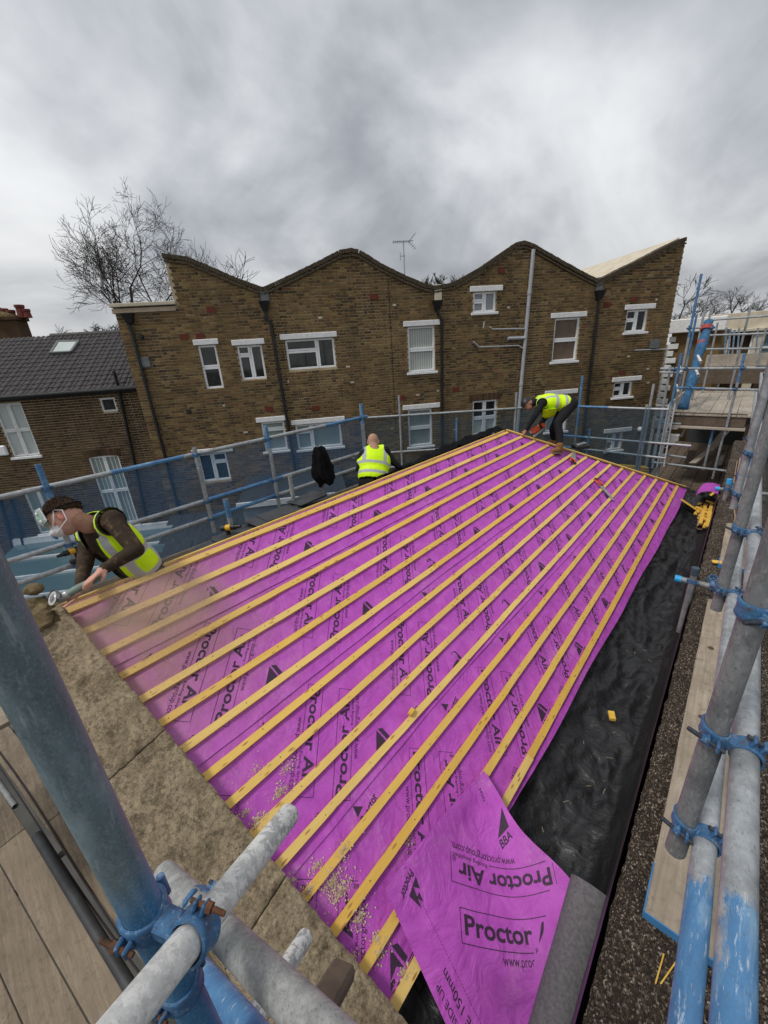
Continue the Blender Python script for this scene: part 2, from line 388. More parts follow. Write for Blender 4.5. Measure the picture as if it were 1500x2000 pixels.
    # gable coping: stone with moss and pits
    t = NT('coping'); n1 = t.noise(7, 6, .65); c = t.ramp(n1, [(.28, (.25, .19, .12)), (.48, (.40, .315, .205)), (.7, (.53, .43, .29))])
    c = t.mix(t.ramp(t.noise(48, 6, .75), [(.36, .75), (.55, 0.)]), c, (.085, .063, .038)); c = t.mix(t.ramp(t.noise(33, 6, .75), [(.56, 0.), (.7, .5)]), c, (.46, .38, .25)); mo = t.ramp(t.noise(11, 8, .72, .3), [(.53, 0.), (.62, 1.)]); c = t.mix(t.math('MULTIPLY', mo, .62), c, (.075, .055, .035))
    c = t.mix(t.ramp(t.noise(150, 3), [(.55, 0.), (.72, .55)]), c, (.50, .42, .30))
    pit = t.ramp(t.vor(42), [(.06, 1.), (.2, 0.)]); pit = t.math('MULTIPLY', pit, t.ramp(t.noise(6, 3), [(.5, 0.), (.6, 1.)])); c = t.mix(pit, c, (.035, .027, .018))
    c = t.mix(t.ramp(t.noise(320, 3, .7), [(.35, .5), (.55, 0.)]), c, (.09, .068, .042)); bb = t.bump(t.noise(75, 7, .75), 1.0, .014); m['coping'] = t.set(c, .95, 0, .15)
    t = NT('rubble'); c = t.ramp(t.noise(9, 7, .65), [(.3, (.06, .045, .025)), (.5, (.17, .125, .065)), (.72, (.33, .26, .15))]); t.bump(t.noise(50, 6, .7), 1., .015); m['rubble'] = t.set(c, .95, 0, .15)
    # right-hand wall top: dark tarry chippings
    t = NT('chippings'); v = t.vor(190, t.mapped((1, .7, 1)), 'F1', 'Color'); sx = t.n('ShaderNodeSeparateColor'); t.l(v, sx.inputs[0])
    c = t.ramp(sx.outputs[0], [(.0, (.018, .013, .010)), (.5, (.05, .036, .026)), (.80, (.12, .088, .06)), (.94, (.27, .22, .17)), (1., (.45, .40, .33))])
    c = t.mix(t.ramp(t.noise(4, 5), [(.4, 0.), (.7, .7)]), c, (.028, .020, .014)); t.bump(t.vor(190, t.mapped((1, .7, 1))), 1., .008); m['chippings'] = t.set(c, .9, 0, .25)
    t = NT('polythene'); c = t.ramp(t.noise(5, 5), [(.3, (.009, .009, .010)), (.75, (.022, .022, .024))])
    c = t.mix(t.ramp(t.noise(120, 4, .7), [(.62, 0.), (.75, .3)]), c, (.22, .19, .16))
    rg = t.ramp(t.noise(7, 4), [(.3, .30), (.7, .50)]); vo = t.vor(7.5, t.mapped((.8, 1.9, 1.), (0, 0, .5)), 'DISTANCE_TO_EDGE'); bb = t.bump(t.ramp(vo, [(0., 1.), (.16, 0.)]), .12, .02); t.bump(t.noise(13, 6, .6, 1.4), .5, .02, bb); m['polythene'] = t.set(c, rg, 0, .5)
    # scaffold tube: galvanised, worn blue paint where 'paint' says so
    t = NT('tube'); a = t.attr('paint').outputs['Fac']; n1 = t.noise(30, 5, .6)
    g = t.ramp(n1, [(.3, (.27, .285, .30)), (.6, (.41, .43, .445)), (.8, (.54, .555, .565))])
    g = t.mix(t.ramp(t.noise(6, 5, .6), [(.45, 0.), (.75, .6)]), g, (.13, .135, .125))
    bl = t.ramp(t.noise(18, 6, .65, .6, t.mapped((1, .25, 1))), [(.3, (.035, .115, .26)), (.55, (.075, .20, .38)), (.75, (.25, .38, .50))])
    msk = t.ramp(t.math('ADD', a, t.math('MULTIPLY', t.math('SUBTRACT', t.noise(22, 6, .65, .5, t.mapped((1, .35, 1))), .5), 1.3)), [(.46, 0.), (.56, 1.)])
    c = t.mix(msk, g, bl); sc_ = t.ramp(t.noise(60, 6, .75, 0, t.mapped((2.2, .35, 2.2))), [(.58, 0.), (.66, .55)]); c = t.mix(sc_, c, (.62, .66, .68)); c = t.mix(t.ramp(t.noise(150, 6, .75, 0, t.mapped((1, .6, 1))), [(.32, .5), (.46, 0.)]), c, (.08, .085, .09))
    rr = t.ramp(n1, [(.3, .38), (.8, .6)]); mt = t.math('MULTIPLY', t.math('SUBTRACT', 1., msk), .35)
    t.bump(t.noise(90, 4), .2, .002); t.set(c, rr, mt, .4); m['tube'] = t.m
    t = NT('tube_dark'); n1 = t.noise(9, 6, .6); c = t.ramp(n1, [(.3, (.14, .145, .15)), (.55, (.225, .23, .235)), (.8, (.34, .345, .345))])
    c = t.mix(t.ramp(t.noise(90, 6, .75, 0, t.mapped((1, 1, .5))), [(.52, 0.), (.68, .6)]), c, (.42, .42, .41)); c = t.mix(t.ramp(t.noise(160, 6, .75, 0, t.mapped((1, 1, .4))), [(.34, .6), (.47, 0.)]), c, (.06, .06, .06)); t.bump(t.noise(80, 4), .2, .002); m['tube_dark'] = t.set(c, .55, .3, .4)
    t = NT('tube_standard'); a = t.attr('paint').outputs['Fac']; src = t.mapped((1, 1, .22)); n1 = t.noise(26, 6, .62, .4, src)
    g = t.ramp(n1, [(.3, (.085, .122, .14)), (.55, (.135, .19, .215)), (.8, (.25, .32, .35))]); bl = t.ramp(t.noise(16, 4), [(.3, (.025, .12, .25)), (.7, (.04, .20, .40))])
    msk = t.ramp(t.math('ADD', a, t.math('MULTIPLY', t.math('SUBTRACT', t.noise(12, 6, .6, .3, src), .5), 1.5)), [(.35, 0.), (.75, 1.)]); c = t.mix(msk, g, bl)
    c = t.mix(t.ramp(t.noise(55, 6, .7, .2, t.mapped((1.6, 1.6, .25))), [(.58, 0.), (.68, .5)]), c, (.42, .46, .47)); c = t.mix(t.ramp(t.noise(240, 6, .8), [(.5, 0.), (.68, .5)]), c, (.33, .37, .37)); c = t.mix(t.ramp(t.noise(170, 6, .8, 0, t.mapped((1, 1, .4))), [(.3, .6), (.46, 0.)]), c, (.045, .055, .058)); c = t.mix(t.ramp(t.noise(90, 5, .7), [(.66, 0.), (.74, .6)]), c, (.05, .05, .05)); t.bump(n1, .2, .002); m['tube_standard'] = t.set(c, t.ramp(n1, [(.3, .35), (.7, .6)]), .15, .45)
    t = NT('tube_white'); g = t.ramp(t.noise(30, 5), [(.3, (.30, .31, .31)), (.7, (.42, .43, .42))]); wp = t.ramp(t.noise(12, 3), [(.3, (.62, .62, .60)), (.7, (.72, .72, .70))])
    ms = t.ramp(t.noise(52, 8, .68, .6), [(.50, 0.), (.525, 1.)]); wp = t.mix(t.ramp(t.noise(130, 6, .75), [(.5, 0.), (.66, .6)]), wp, (.36, .35, .32)); g = t.mix(t.ramp(t.noise(200, 5, .7), [(.45, 0.), (.65, .7)]), g, (.16, .165, .165)); zf = t.attr('paint').outputs['Fac']
    c = t.mix(t.math('MULTIPLY', ms, zf), wp, g); t.bump(ms, .25, .002); m['tube_white'] = t.set(c, .6, .05, .3)
    t = NT('tube_grey'); c = t.ramp(t.noise(34, 7, .7, .3), [(.3, (.20, .205, .20)), (.5, (.33, .335, .325)), (.7, (.46, .46, .445))]); c = t.mix(t.ramp(t.noise(190, 6, .8), [(.34, .7), (.48, 0.)]), c, (.10, .10, .098)); t.bump(t.noise(110, 5), .3, .002); m['tube_grey'] = t.set(c, .55, .2, .4)
    t = NT('coupler'); c = t.ramp(t.noise(30, 5), [(.3, (.028, .095, .21)), (.7, (.05, .16, .32))]); c = t.mix(t.ramp(t.noise(40, 7, .75), [(.52, 0.), (.64, .8)]), c, (.085, .065, .05)); c = t.mix(t.ramp(t.noise(150, 6, .75), [(.56, 0.), (.66, .7)]), c, (.33, .40, .47)); c = t.mix(t.ramp(t.noise(210, 6, .8), [(.34, .8), (.46, 0.)]), c, (.05, .05, .055))
    t.bump(t.noise(60, 3), .3, .003); m['coupler'] = t.set(c, .45, 0, .5)
    m['bolt'] = simple('bolt', (.10, .11, .13), (.05, .06, .08), 60, .45, .7)
    m['rust'] = simple('rust', (.15, .06, .025), (.045, .03, .022), 45, .9, 0, .4, 120)
    m['blue_paint'] = simple('blue_paint', (.03, .13, .30), (.06, .21, .42), 12, .5)
    m['blue_cap'] = simple('blue_cap', (.02, .30, .62), (.03, .36, .70), 12, .4)
    m['dark_cap'] = simple('dark_cap', (.03, .05, .07), (.05, .08, .10), 12, .4)
    # debris netting
    t = NT('net'); tr = t.n('ShaderNodeBsdfTransparent'); tr.inputs[0].default_value = (.83, .90, .96, 1); mx = t.n('ShaderNodeMixShader'); t.l(t.ramp(t.noise(1.0, 4, .6, .4, t.mapped((3, 2.2, .7))), [(.3, .22), (.7, .46)]), mx.inputs[0])
    t.set((.07, .19, .37), .9, 0, .1); t.l(t.b.outputs[0], mx.inputs[1]); t.l(tr.outputs[0], mx.inputs[1]); t.l(t.b.outputs[0], mx.inputs[2]); t.l(mx.outputs[0], t.out.inputs[0]); m['net'] = t.m
    n_ = t.m.copy(); n_.name = 'net_dark'; [x for x in n_.node_tree.nodes if x.type == 'BSDF_PRINCIPLED'][0].inputs['Base Color'].default_value = (.045, .085, .12, 1); m['net_dark'] = n_
    # people
    def vcol(name, rough=.85, bump=.25, bs=45, dirt=None):
        t = NT(name); c = t.attr('Col').outputs['Color']; n = t.noise(bs, 4)
        c = t.mix(t.ramp(n, [(.35, 0.), (.8, .16)]), c, (.02, .016, .012))
        if dirt: c = t.mix(t.math('MULTIPLY', t.ramp(t.noise(9, 6, .7), [(.5, 0.), (.66, .75)]), t.attr('Dirt').outputs['Fac']), c, dirt)
        t.bump(t.noise(20, 4, .6), bump, .02); m[name] = t.set(c, rough, 0, .2)
    vcol('body'); vcol('body_dusty', .85, .25, 45, (.20, .13, .075))
    t = NT('hivis'); a = t.attr('band').outputs['Fac']; n1 = t.noise(6, 4)
    y = t.ramp(n1, [(.3, (.56, .90, .0)), (.7, (.72, .98, .01))]); b_ = t.ramp(a, [(.45, 0.), (.55, 1.)]); c = t.mix(b_, y, (.42, .43, .44))
    e = t.attr('trim').outputs['Fac']; c = t.mix(t.ramp(e, [(.45, 0.), (.55, 1.)]), c, (.02, .025, .01))
    t.bump(t.noise(18, 4), .4, .02); t.set(c, .6, 0, .3); m['hivis'] = t.m
    m['hair'] = simple('hair', (.022, .011, .006), (.06, .03, .016), 90, .75, 0, 1., 140, .2)
    m['mask'] = simple('mask', (.72, .72, .72), (.62, .62, .61), 20, .8, 0, .15, 60)
    t = NT('goggle'); t.set((.62, .80, .70), .12, 0, .5); t.b.inputs['Transmission Weight'].default_value = .55; t.b.inputs['IOR'].default_value = 1.15; m['goggle'] = t.m
    m['strap'] = simple('strap', (.75, .72, .70), (.62, .58, .56), 20, .7)
    m['black_cloth'] = simple('black_cloth', (.005, .005, .006), (.010, .010, .012), 25, .95, 0, .6, 20, .1)
    m['black_plastic'] = simple('black_plastic', (.012, .012, .012), (.02, .02, .02), 20, .45)
    m['yellow_plastic'] = simple('yellow_plastic', (.70, .38, .01), (.60, .30, .01), 20, .4)
    m['orange_plastic'] = simple('orange_plastic', (.62, .085, .02), (.5, .06, .015), 20, .45)
    m['tool_green'] = simple('tool_green', (.20, .25, .21), (.13, .17, .14), 25, .6)
    m['steel'] = simple('steel', (.42, .43, .44), (.30, .31, .32), 25, .35, .6)
    m['disc'] = simple('disc', (.55, .53, .50), (.42, .40, .38), 40, .6, .1)
    m['leather'] = simple('leather', (.30, .15, .055), (.20, .09, .03), 18, .75, 0, .4, 60)
    m['sole'] = simple('sole', (.25, .19, .12), (.16, .12, .08), 18, .8)
    m['cable'] = simple('cable', (.02, .012, .018), (.03, .02, .025), 12, .6)
    m['ground'] = simple('ground', (.10, .095, .085), (.055, .055, .05), 1.5, .95, 0, .4, 10)
    m['asphalt_felt'] = simple('asphalt_felt', (.05, .052, .052), (.03, .032, .032), 3, .9, 0, .3, 40)
    m['render_grey'] = simple('render_grey', (.30, .33, .35), (.22, .25, .27), 3, .8)
    t = NT('roof_glass'); t.set((.10, .16, .17), .08, 0, .6); m['roof_glass'] = t.m
    m['cardboard'] = simple('cardboard', (.36, .25, .16), (.28, .19, .12), 12, .85)
    m['red_paint'] = simple('red_paint', (.42, .06, .05), (.3, .04, .03), 10, .6)
make_materials()
# ------------------------------------------------------------------ ground
GZ = -6.9
g_ = MB().add([(-400, -400, GZ), (400, -400, GZ), (400, 400, GZ), (-400, 400, GZ)], [(0, 1, 2, 3)])
struct(g_.build('ground', MAT['ground']))

# ------------------------------------------------------------------ brick terrace behind
FU = np.array([math.sin(YAWF-YAWB), math.cos(YAWF-YAWB), 0.]); FN = np.array([FU[1], -FU[0], 0.]); DF = 12.6547
FANG = math.atan2(FU[1], FU[0])
def fac(px, py, extra=0.):
    d = ray(px, py); q = d*(-(DF+extra)/(FN@d)); return float(q@FU), float(q[2])
def FP(U, dep, z): return FU*U - FN*(DF+dep) + np.array([0, 0, z])
FAX = np.array([FU, -FN, [0, 0, 1.]])
def prof_z(prof, U):
    for (a, za), (b, zb) in zip(prof, prof[1:]):
        if a <= U <= b: return za + (zb-za)*(U-a)/max(b-a, 1e-6)
    return prof[0][1] if U < prof[0][0] else prof[-1][1]
BR = {}
def brick_mesh(L, matname):
    k = (round(L, 3), matname)
    if k not in BR:
        b = MB(); b.bbox((0, 0, 0), (L, .02, .057), None, .004)
        me = bpy.data.meshes.new('brick'); me.from_pydata([tuple(v) for v in b.v], [], b.f); me.materials.append(MAT[matname]); BR[k] = me
    return BR[k]
def brick_wall(house, prof, openings, U0, U1, z0, dep, bmat, mmat, n_parts=300, seed=1, pale=None):
    rnd = random.Random(seed)
    # mortar backing with openings and reveals, strip by strip
    xs = sorted(set([U0, U1] + [p[0] for p in prof if U0 < p[0] < U1] + [x for o in openings for x in (o[0], o[1]) if U0 < x < U1]))
    mb = MB()
    for a, b in zip(xs, xs[1:]):
        mid = (a+b)/2; ops = sorted([o for o in openings if o[0] < mid < o[1]], key=lambda o: o[2]); z = z0
        for o in ops:
            if o[2] > z: mb.add([FP(a, dep, z), FP(b, dep, z), FP(b, dep, o[2]), FP(a, dep, o[2])], [(0, 1, 2, 3)])
            z = o[3]
        mb.add([FP(a, dep, z), FP(b, dep, z), FP(b, dep, prof_z(prof, b-1e-6)), FP(a, dep, prof_z(prof, a+1e-6))], [(0, 1, 2, 3)])
        mb.add([FP(a, dep, prof_z(prof, a+1e-6)), FP(b, dep, prof_z(prof, b-1e-6)), FP(b, dep+.3, prof_z(prof, b-1e-6)), FP(a, dep+.3, prof_z(prof, a+1e-6))], [(0, 1, 2, 3)])
    for o in openings:
        a, b, c, d = o[:4]; q = .2
        for p1, p2 in (((a, c), (a, d)), ((a, d), (b, d)), ((b, d), (b, c)), ((b, c), (a, c))):
            mb.add([FP(p1[0], dep, p1[1]), FP(p2[0], dep, p2[1]), FP(p2[0], dep+q, p2[1]), FP(p1[0], dep+q, p1[1])], [(0, 1, 2, 3)])
    wall = mb.build('wall', [mmat], house)
    # bricks in Flemish bond
    rest = MB(); cand = []; row = 0; z = z0
    while z < max(p[1] for p in prof):
        zc = z+.032; U = U0 - (.0 if row % 2 else .1635) ; k = 0
        iv = [(U0, U1)]
        for o in openings:
            if o[2] < zc+.03 and o[3] > zc-.03:
                new = []
                for a, b in iv:
                    if o[1] <= a or o[0] >= b: new.append((a, b)); continue
                    if o[0]-a > .03: new.append((a, o[0]))
                    if b-o[1] > .03: new.append((o[1], b))
                iv = new
        while U < U1:
            L = .215 if k % 2 == 0 else .1025; a0, b0 = U, U+L; U += L+.016; k += 1
            for a, b in iv:
                a1, b1 = max(a0, a), min(b0, b)
                if b1-a1 < .03 or min(prof_z(prof, a1), prof_z(prof, b1)) < z+.055: continue
                cand.append(((a1+b1)/2, zc, b1-a1))
        z += .075; row += 1
    cand.sort(key=lambda c: c[0]**2 + (DF+dep)**2 + (c[1]*1.0)**2)
    n = 0
    for (U, zc, L) in cand:
        j = rnd.uniform(-.003, .003); P = FP(U, dep-.004+j, zc+rnd.uniform(-.002, .002))
        if n < n_parts and (abs(L-.215) < 1e-4 or abs(L-.1025) < 1e-4):
            o = bpy.data.objects.new('brick', brick_mesh(L, bmat)); col.objects.link(o)
            o.rotation_euler = (0, 0, FANG); place(o, P, wall); n += 1
        else:
            rest.box(P, (L, .02, .057), FAX)
    if rest.v: stuff(rest.build('brickwork', [MAT[bmat]], wall))
    return wall
def rect4(c, extra=0.):
    q = [fac(*p, extra) for p in c]      # TL TR BL BR
    return ((q[0][0]+q[2][0])/2, (q[1][0]+q[3][0])/2, (q[2][1]+q[3][1])/2, (q[0][1]+q[1][1])/2)
PAT = {'one': [(0, 0, 1, 1)], 'two_v': [(0, 0, 1, .5), (0, .5, 1, 1)],
       'side': [(0, 0, .5, .72), (0, .72, .5, 1), (.5, 0, 1, 1)], 'side_r': [(0, 0, .5, 1), (.5, 0, 1, .68), (.5, .68, 1, 1)],
       'wide': [(0, 0, .64, .62), (0, .62, .64, 1), (.64, 0, 1, 1)], 'half': [(0, 0, .5, .55), (0, .55, .5, 1), (.5, 0, 1, 1)],
       'low': [(0, 0, .34, .7), (0, .7, .34, 1), (.34, 0, 1, 1)], 'top': [(0, 0, 1, .74), (0, .74, 1, 1)],
       'sash4': [(0, 0, .5, .5), (.5, 0, 1, .5), (0, .5, .5, 1), (.5, .5, 1, 1)]}
def window(house, rc, dep, pat, glass, sill=True, lintel=None, bw=.058, fm='upvc', recess=.06, bars=None):
    a, b, c, d = rc; W, H = b-a, d-c
    fr = MB(); pans = []
    for (x0, y0, x1, y1) in PAT[pat]:
        u0, u1, v0, v1 = a+x0*W, a+x1*W, c+y0*H, c+y1*H
        gp = .002
        for (p, q, r, s_) in ((u0+gp, u1-gp, v0+gp, v0+bw), (u0+gp, u1-gp, v1-bw, v1-gp), (u0+gp, u0+bw, v0+bw, v1-bw), (u1-bw, u1-gp, v0+bw, v1-bw)):
            fr.bbox(FP((p+q)/2, dep+recess, (r+s_)/2), (q-p, .06, s_-r), FAX, .006)
        pans.append((u0+bw, u1-bw, v0+bw, v1-bw))
    # outer frame, slightly behind
    for (p, q, r, s_) in ((a, b, c, c+.03), (a, b, d-.03, d), (a, a+.03, c+.03, d-.03), (b-.03, b, c+.03, d-.03)):
        fr.bbox(FP((p+q)/2, dep+recess+.02, (r+s_)/2), (q-p, .07, s_-r), FAX, .004)
    win = fr.build('window', [MAT[fm]], house)
    for i, (p, q, r, s_) in enumerate(pans):
        gm = glass[i % len(glass)] if isinstance(glass, (list, tuple)) else glass
        pb = MB().box(FP((p+q)/2, dep+recess+.03, (r+s_)/2), (q-p+.01, .012, s_-r+.01), FAX)
        pb.build('pane', [MAT[gm]], win)
        if bars:
            bb = MB()
            for k in range(1, bars[0]): x = p+(q-p)*k/bars[0]; bb.box(FP(x, dep+recess+.02, (r+s_)/2), (.018, .02, s_-r), FAX)
            for k in range(1, bars[1]): zz = r+(s_-r)*k/bars[1]; bb.box(FP((p+q)/2, dep+recess+.021, zz), (q-p, .02, .018), FAX)
            bb.build('glazing_bar', [MAT[fm]], win)
    if lintel:
        la, lb, lc, ld = lintel; MB().bbox(FP((la+lb)/2, dep-.005, (lc+ld)/2), (lb-la, .09, ld-lc), FAX, .012).build('lintel', [MAT['white_paint']], win)
    if sill:
        sw = .07 if sill is True else sill[0]; sh = .075 if sill is True else sill[1]
        MB().bbox(FP((a+b)/2, dep+.0, c-sh/2), (W+2*sw, .16, sh), FAX, .012).build('sill', [MAT['white_paint']], win)
    return win
def cx2(p): return (300+p[0]/3, 440+p[1]/3)
def cx3(p): return (750+p[0]*.4, 440+p[1]*.4)
WIN = [  # crop, frame corners TL TR BL BR, lintel (TL,BR), pattern, glass, sill
 (cx2, [(262, 703), (365, 700), (303, 960), (412, 953)], [(230, 677), (383, 697)], 'two_v', 'glass', False),
 (cx2, [(490, 705), (635, 698), (515, 905), (662, 900)], [(455, 674), (652, 695)], 'side', 'glass', False),
 (cx2, [(770, 668), (1058, 660), (788, 848), (1070, 833)], [(737, 640), (1075, 656)], 'wide', 'glass', False),
 (cx2, [(255, 1345), (425, 1325), (287, 1502), (455, 1492)], [(220, 1315), (468, 1322)], 'side_r', 'glass', False),
 (cx2, [(632, 1155), (765, 1145), (650, 1325), (788, 1315)], [(598, 1129), (778, 1145)], 'top', 'grey_pane', True),
 (cx2, [(832, 1170), (1095, 1148), (845, 1312), (1108, 1295)], [(803, 1143), (1122, 1153)], 'low', 'grey_pane', True),
 (cx3, [(115, 495), (248, 490), (120, 718), (250, 712)], [(93, 472), (272, 487)], 'two_v', 'curtain', True),
 (cx3, [(435, 328), (548, 320), (435, 428), (545, 422)], [(418, 297), (578, 315)], 'half', 'blind', True),
 (cx3, [(832, 455), (957, 448), (820, 666), (940, 660)], [(815, 427), (987, 445)], 'two_v', 'brown_blind', True),
 (cx3, [(1185, 415), (1290, 408), (1175, 524), (1277, 518)], [(1177, 384), (1322, 402)], 'half', 'glass', True),
 (cx3, [(1125, 765), (1215, 760), (1115, 840), (1205, 835)], [(1115, 740), (1253, 755)], 'half', 'glass', True),
 (cx3, [(118, 900), (235, 893), (120, 1080), (235, 1074)], [(90, 875), (273, 888)], 'two_v', 'grey_pane', True),
 (cx3, [(433, 858), (553, 850), (430, 1025), (545, 1020)], None, 'sash4', ['pale_pane', 'pale_pane', 'glass', 'glass'], False),
 (cx3, [(800, 830), (905, 823), (785, 1008), (885, 1003)], [(785, 804), (943, 818)], 'two_v', 'grey_pane', True),
 (cx3, [(1090, 1015), (1170, 1008), (1080, 1100), (1155, 1095)], [(1075, 990), (1205, 1005)], 'half', 'grey_pane', True)]
def pipe(house, pts, r, m, name='downpipe', dep=-.08, hopper=None):
    P = [FP(*(lambda q: (q[0], dep, q[1]))(fac(*p, dep))) for p in pts]
    mb = MB().tube(P, r, 10)
    L = [np.linalg.norm(b-a) for a, b in zip(P, P[1:])]
    for a, b in zip(P, P[1:]):                       # collars
        n = int(np.linalg.norm(b-a)/1.7)
        for k in range(1, n+1):
            c = a+(b-a)*k/(n+1); d = unit(b-a); mb.cyl(c-d*.05, c+d*.05, r*1.22, None, 10)
    o = mb.build(name, [MAT[m]], house, 'auto')
    if hopper:
        U, z = fac(*hopper, dep); h = MB()
        q = lambda du, dd, dz: FP(U+du, dep+dd, z+dz)
        a, b = .14, .07
        top = [q(-a, -.12, .12), q(a, -.12, .12), q(a, .08, .12), q(-a, .08, .12)]; bot = [q(-b, -.06, -.12), q(b, -.06, -.12), q(b, .06, -.12), q(-b, .06, -.12)]
        h.add(top+bot, [(0, 1, 2, 3), (4, 7, 6, 5), (0, 4, 5, 1), (1, 5, 6, 2), (2, 6, 7, 3), (3, 7, 4, 0)])
        h.build('hopper', [MAT[m]], o)
    return o
def build_terrace():
    PX = [(318, 493), (340, 493), (365, 500), (400, 515), (450, 537), (490, 552), (512, 560), (530, 553), (580, 530), (640, 500), (665, 487), (685, 484),
          (700, 487), (740, 512), (790, 537), (830, 554), (850, 557), (872, 553), (890, 548), (940, 520), (990, 485), (1010, 472), (1022, 469), (1035, 473), (1060, 487),
          (1100, 510), (1140, 532), (1168, 546), (1185, 537), (1230, 515), (1270, 495), (1310, 474), (1335, 463), (1343, 462)]
    PR = [fac(*p) for p in PX]; PR = [(u, z-.12) for u, z in PR]
    Ulim = [-4.93, fac(685, 484)[0], fac(1022, 469)[0], fac(1340, 463)[0]]
    ann_z = fac(280, 590)[1]-.17; u_ann = fac(340, 588)[0]
    wins = []
    for crop, fr, li, pat, gl, si in WIN:
        rc = rect4([crop(p) for p in fr])
        lt = None
        if li:
            (a, c), (b, d) = fac(*crop(li[0])), fac(*crop(li[1])); mid = (c+d)/2; lt = (a, b, rc[3]+.004, rc[3]+.15)
        wins.append((rc, lt, pat, gl, si))
    labels = ['brick terrace house with flat-topped side wing and black drainpipe at its corner', 'brick terrace house with central curved gable, grey waste pipe and small high window beside it', 'brick terrace house at right end of the row, roof slope showing']
    out = []
    for h in range(3):
        U0, U1 = Ulim[h], Ulim[h+1]
        hs = thing('terrace_house', labels[h], 'house', FP((U0+U1)/2, 4, GZ), 'brick terrace houses behind the roof'); out.append(hs)
        prof = [p for p in PR if U0 <= p[0] <= U1]
        prof = [(U0, prof_z(PR, U0))] + prof + [(U1, prof_z(PR, U1))]
        if h == 0: prof = [(U0, ann_z), (u_ann-.001, ann_z)] + [p for p in PR if p[0] > u_ann and p[0] < U1] + [(U1, prof_z(PR, U1))]; prof[2] = (u_ann, prof[2][1])
        mine = [w_ for w_ in wins if U0 < (w_[0][0]+w_[0][1])/2 < U1]
        ops = [(w_[0][0], w_[0][1], w_[0][2], w_[0][3]) for w_ in mine]
        brick_wall(hs, prof, ops, U0, U1, GZ, 0.0, 'brick_stock', MAT['mortar'], 300, h+1)
        for rc, lt, pat, gl, si in mine: window(hs, rc, 0.0, pat, gl, si, lt)
        # brick-on-edge coping following the parapet
        cb = MB(); bd = MB(); pts = prof if h else prof[2:]
        acc = 0; cnt = 0
        for (a, za), (b, zb) in zip(pts, pts[1:]):
            L = math.hypot(b-a, zb-za)
            if L < 1e-4: continue
            t = np.array([(b-a)/L, (zb-za)/L]); n_ = np.array([-t[1], t[0]])
            d3 = FU*t[0]+np.array([0, 0, t[1]]); n3 = FU*n_[0]+np.array([0, 0, n_[1]])
            bd.bbox(FP((a+b)/2, .03, (za+zb)/2)-n3*.06, (L+.01, .18, .045), (d3, -FN, n3), .004)
            while acc < L:
                p = FP(a+t[0]*acc, .10, za+t[1]*acc)
                o_ = MB().bbox(p+n3*(.05+random.uniform(-.006, .006)), (.0745, .34, .108), (d3, -FN, n3), .006); o_.build('coping_brick', [MAT['coping_brick']], hs); cnt += 1
                acc += .077
            acc -= L
        bd.build('corbel', [MAT['coping_brick']], hs)
        # rest of the shell
        sh = MB(); zt = min(p[1] for p in prof)-.35
        for U in (U0+.11, U1-.11): sh.box(FP(U, 4.15, (GZ+zt)/2), (.2, 7.6, zt-GZ), FAX)
        sh.box(FP((U0+U1)/2, 8, (GZ+zt)/2), (U1-U0, .2, zt-GZ), FAX)
        sh.build('rear_wall', [MAT['mortar']], hs)
        vU = min((p for p in prof if p[0] > U0+.8 and p[0] < U1-.8), key=lambda p: p[1])[0] if h else fac(512, 560)[0]
        vz = prof_z(PR, vU)-.22; rf = MB(); ra = u_ann+.05 if h == 0 else U0
        for a, b in ((ra, vU), (vU, U1)):
            za = vz if a == vU else prof_z(PR, a)-.25; zb = vz if b == vU else prof_z(PR, b)-.25
            if h == 2 and b == U1: zb += .42; za += .12
            rf.prism([FP(a, .25, za), FP(b, .25, zb), FP(b, 8, zb), FP(a, 8, za)], (0, 0, -.06))
        rf.build('roof', [MAT['cream'] if h == 2 else MAT['slate']], hs)
        if h == 0:
            rf = MB().prism([FP(U0, .3, ann_z-.1), FP(u_ann, .3, ann_z-.1), FP(u_ann, 8, ann_z-.1), FP(U0, 8, ann_z-.1)], (0, 0, -.08)); rf.build('flat_roof', [MAT['lead']], hs)
            MB().bbox(FP((U0+u_ann)/2-.02, .12, ann_z+.115), (u_ann-U0+.12, .42, .085), FAX, .01).build('parapet_slab', [MAT['cream']], hs)
            MB().bbox(FP((U0+u_ann)/2-.02, .05, ann_z-.02), (u_ann-U0+.06, .22, .11), FAX, .01).build('parapet_course', [MAT['mortar_new']], hs)
            MB().box(FP(U0-.012, 4.0, (GZ+ann_z)/2), (.02, 7.9, ann_z-GZ), FAX).build('side_face', [MAT['brick_brown']], hs)
        if h == 2:
            MB().box(FP(U1+.012, 4.0, (GZ+prof[-1][1])/2-.1), (.02, 7.9, prof[-1][1]-GZ-.2), FAX).build('side_face', [MAT['cream']], hs)
            MB().beam(FP(U1-.6, .6, prof_z(PR, U1-.6)+.1), FP(U1-.6, .6, prof_z(PR, U1-.6)+.38), .1, .1).build('vent_pipe', [MAT['black_pipe']], hs)
    A, B, C = out
    pipe(A, [(250, 632), (258, 650), (326, 905), (365, 1060)], .045, 'black_pipe', hopper=(252, 622))
    pipe(A, [(518, 604), (520, 622), (529, 632), (562, 830), (582, 950)], .045, 'black_pipe', hopper=(517, 598))
    pipe(B, [(854, 604), (856, 614), (863, 624), (864, 835), (864, 900)], .045, 'black_pipe', hopper=(854, 596))
    pipe(C, [(1170, 585), (1168, 610), (1145, 800), (1133, 890)], .045, 'black_pipe', hopper=(1171, 576))
    sp = pipe(C, [(1042, 487), (1027, 650), (1010, 842), (1003, 930)], .055, 'grey_pipe', 'soil_pipe')
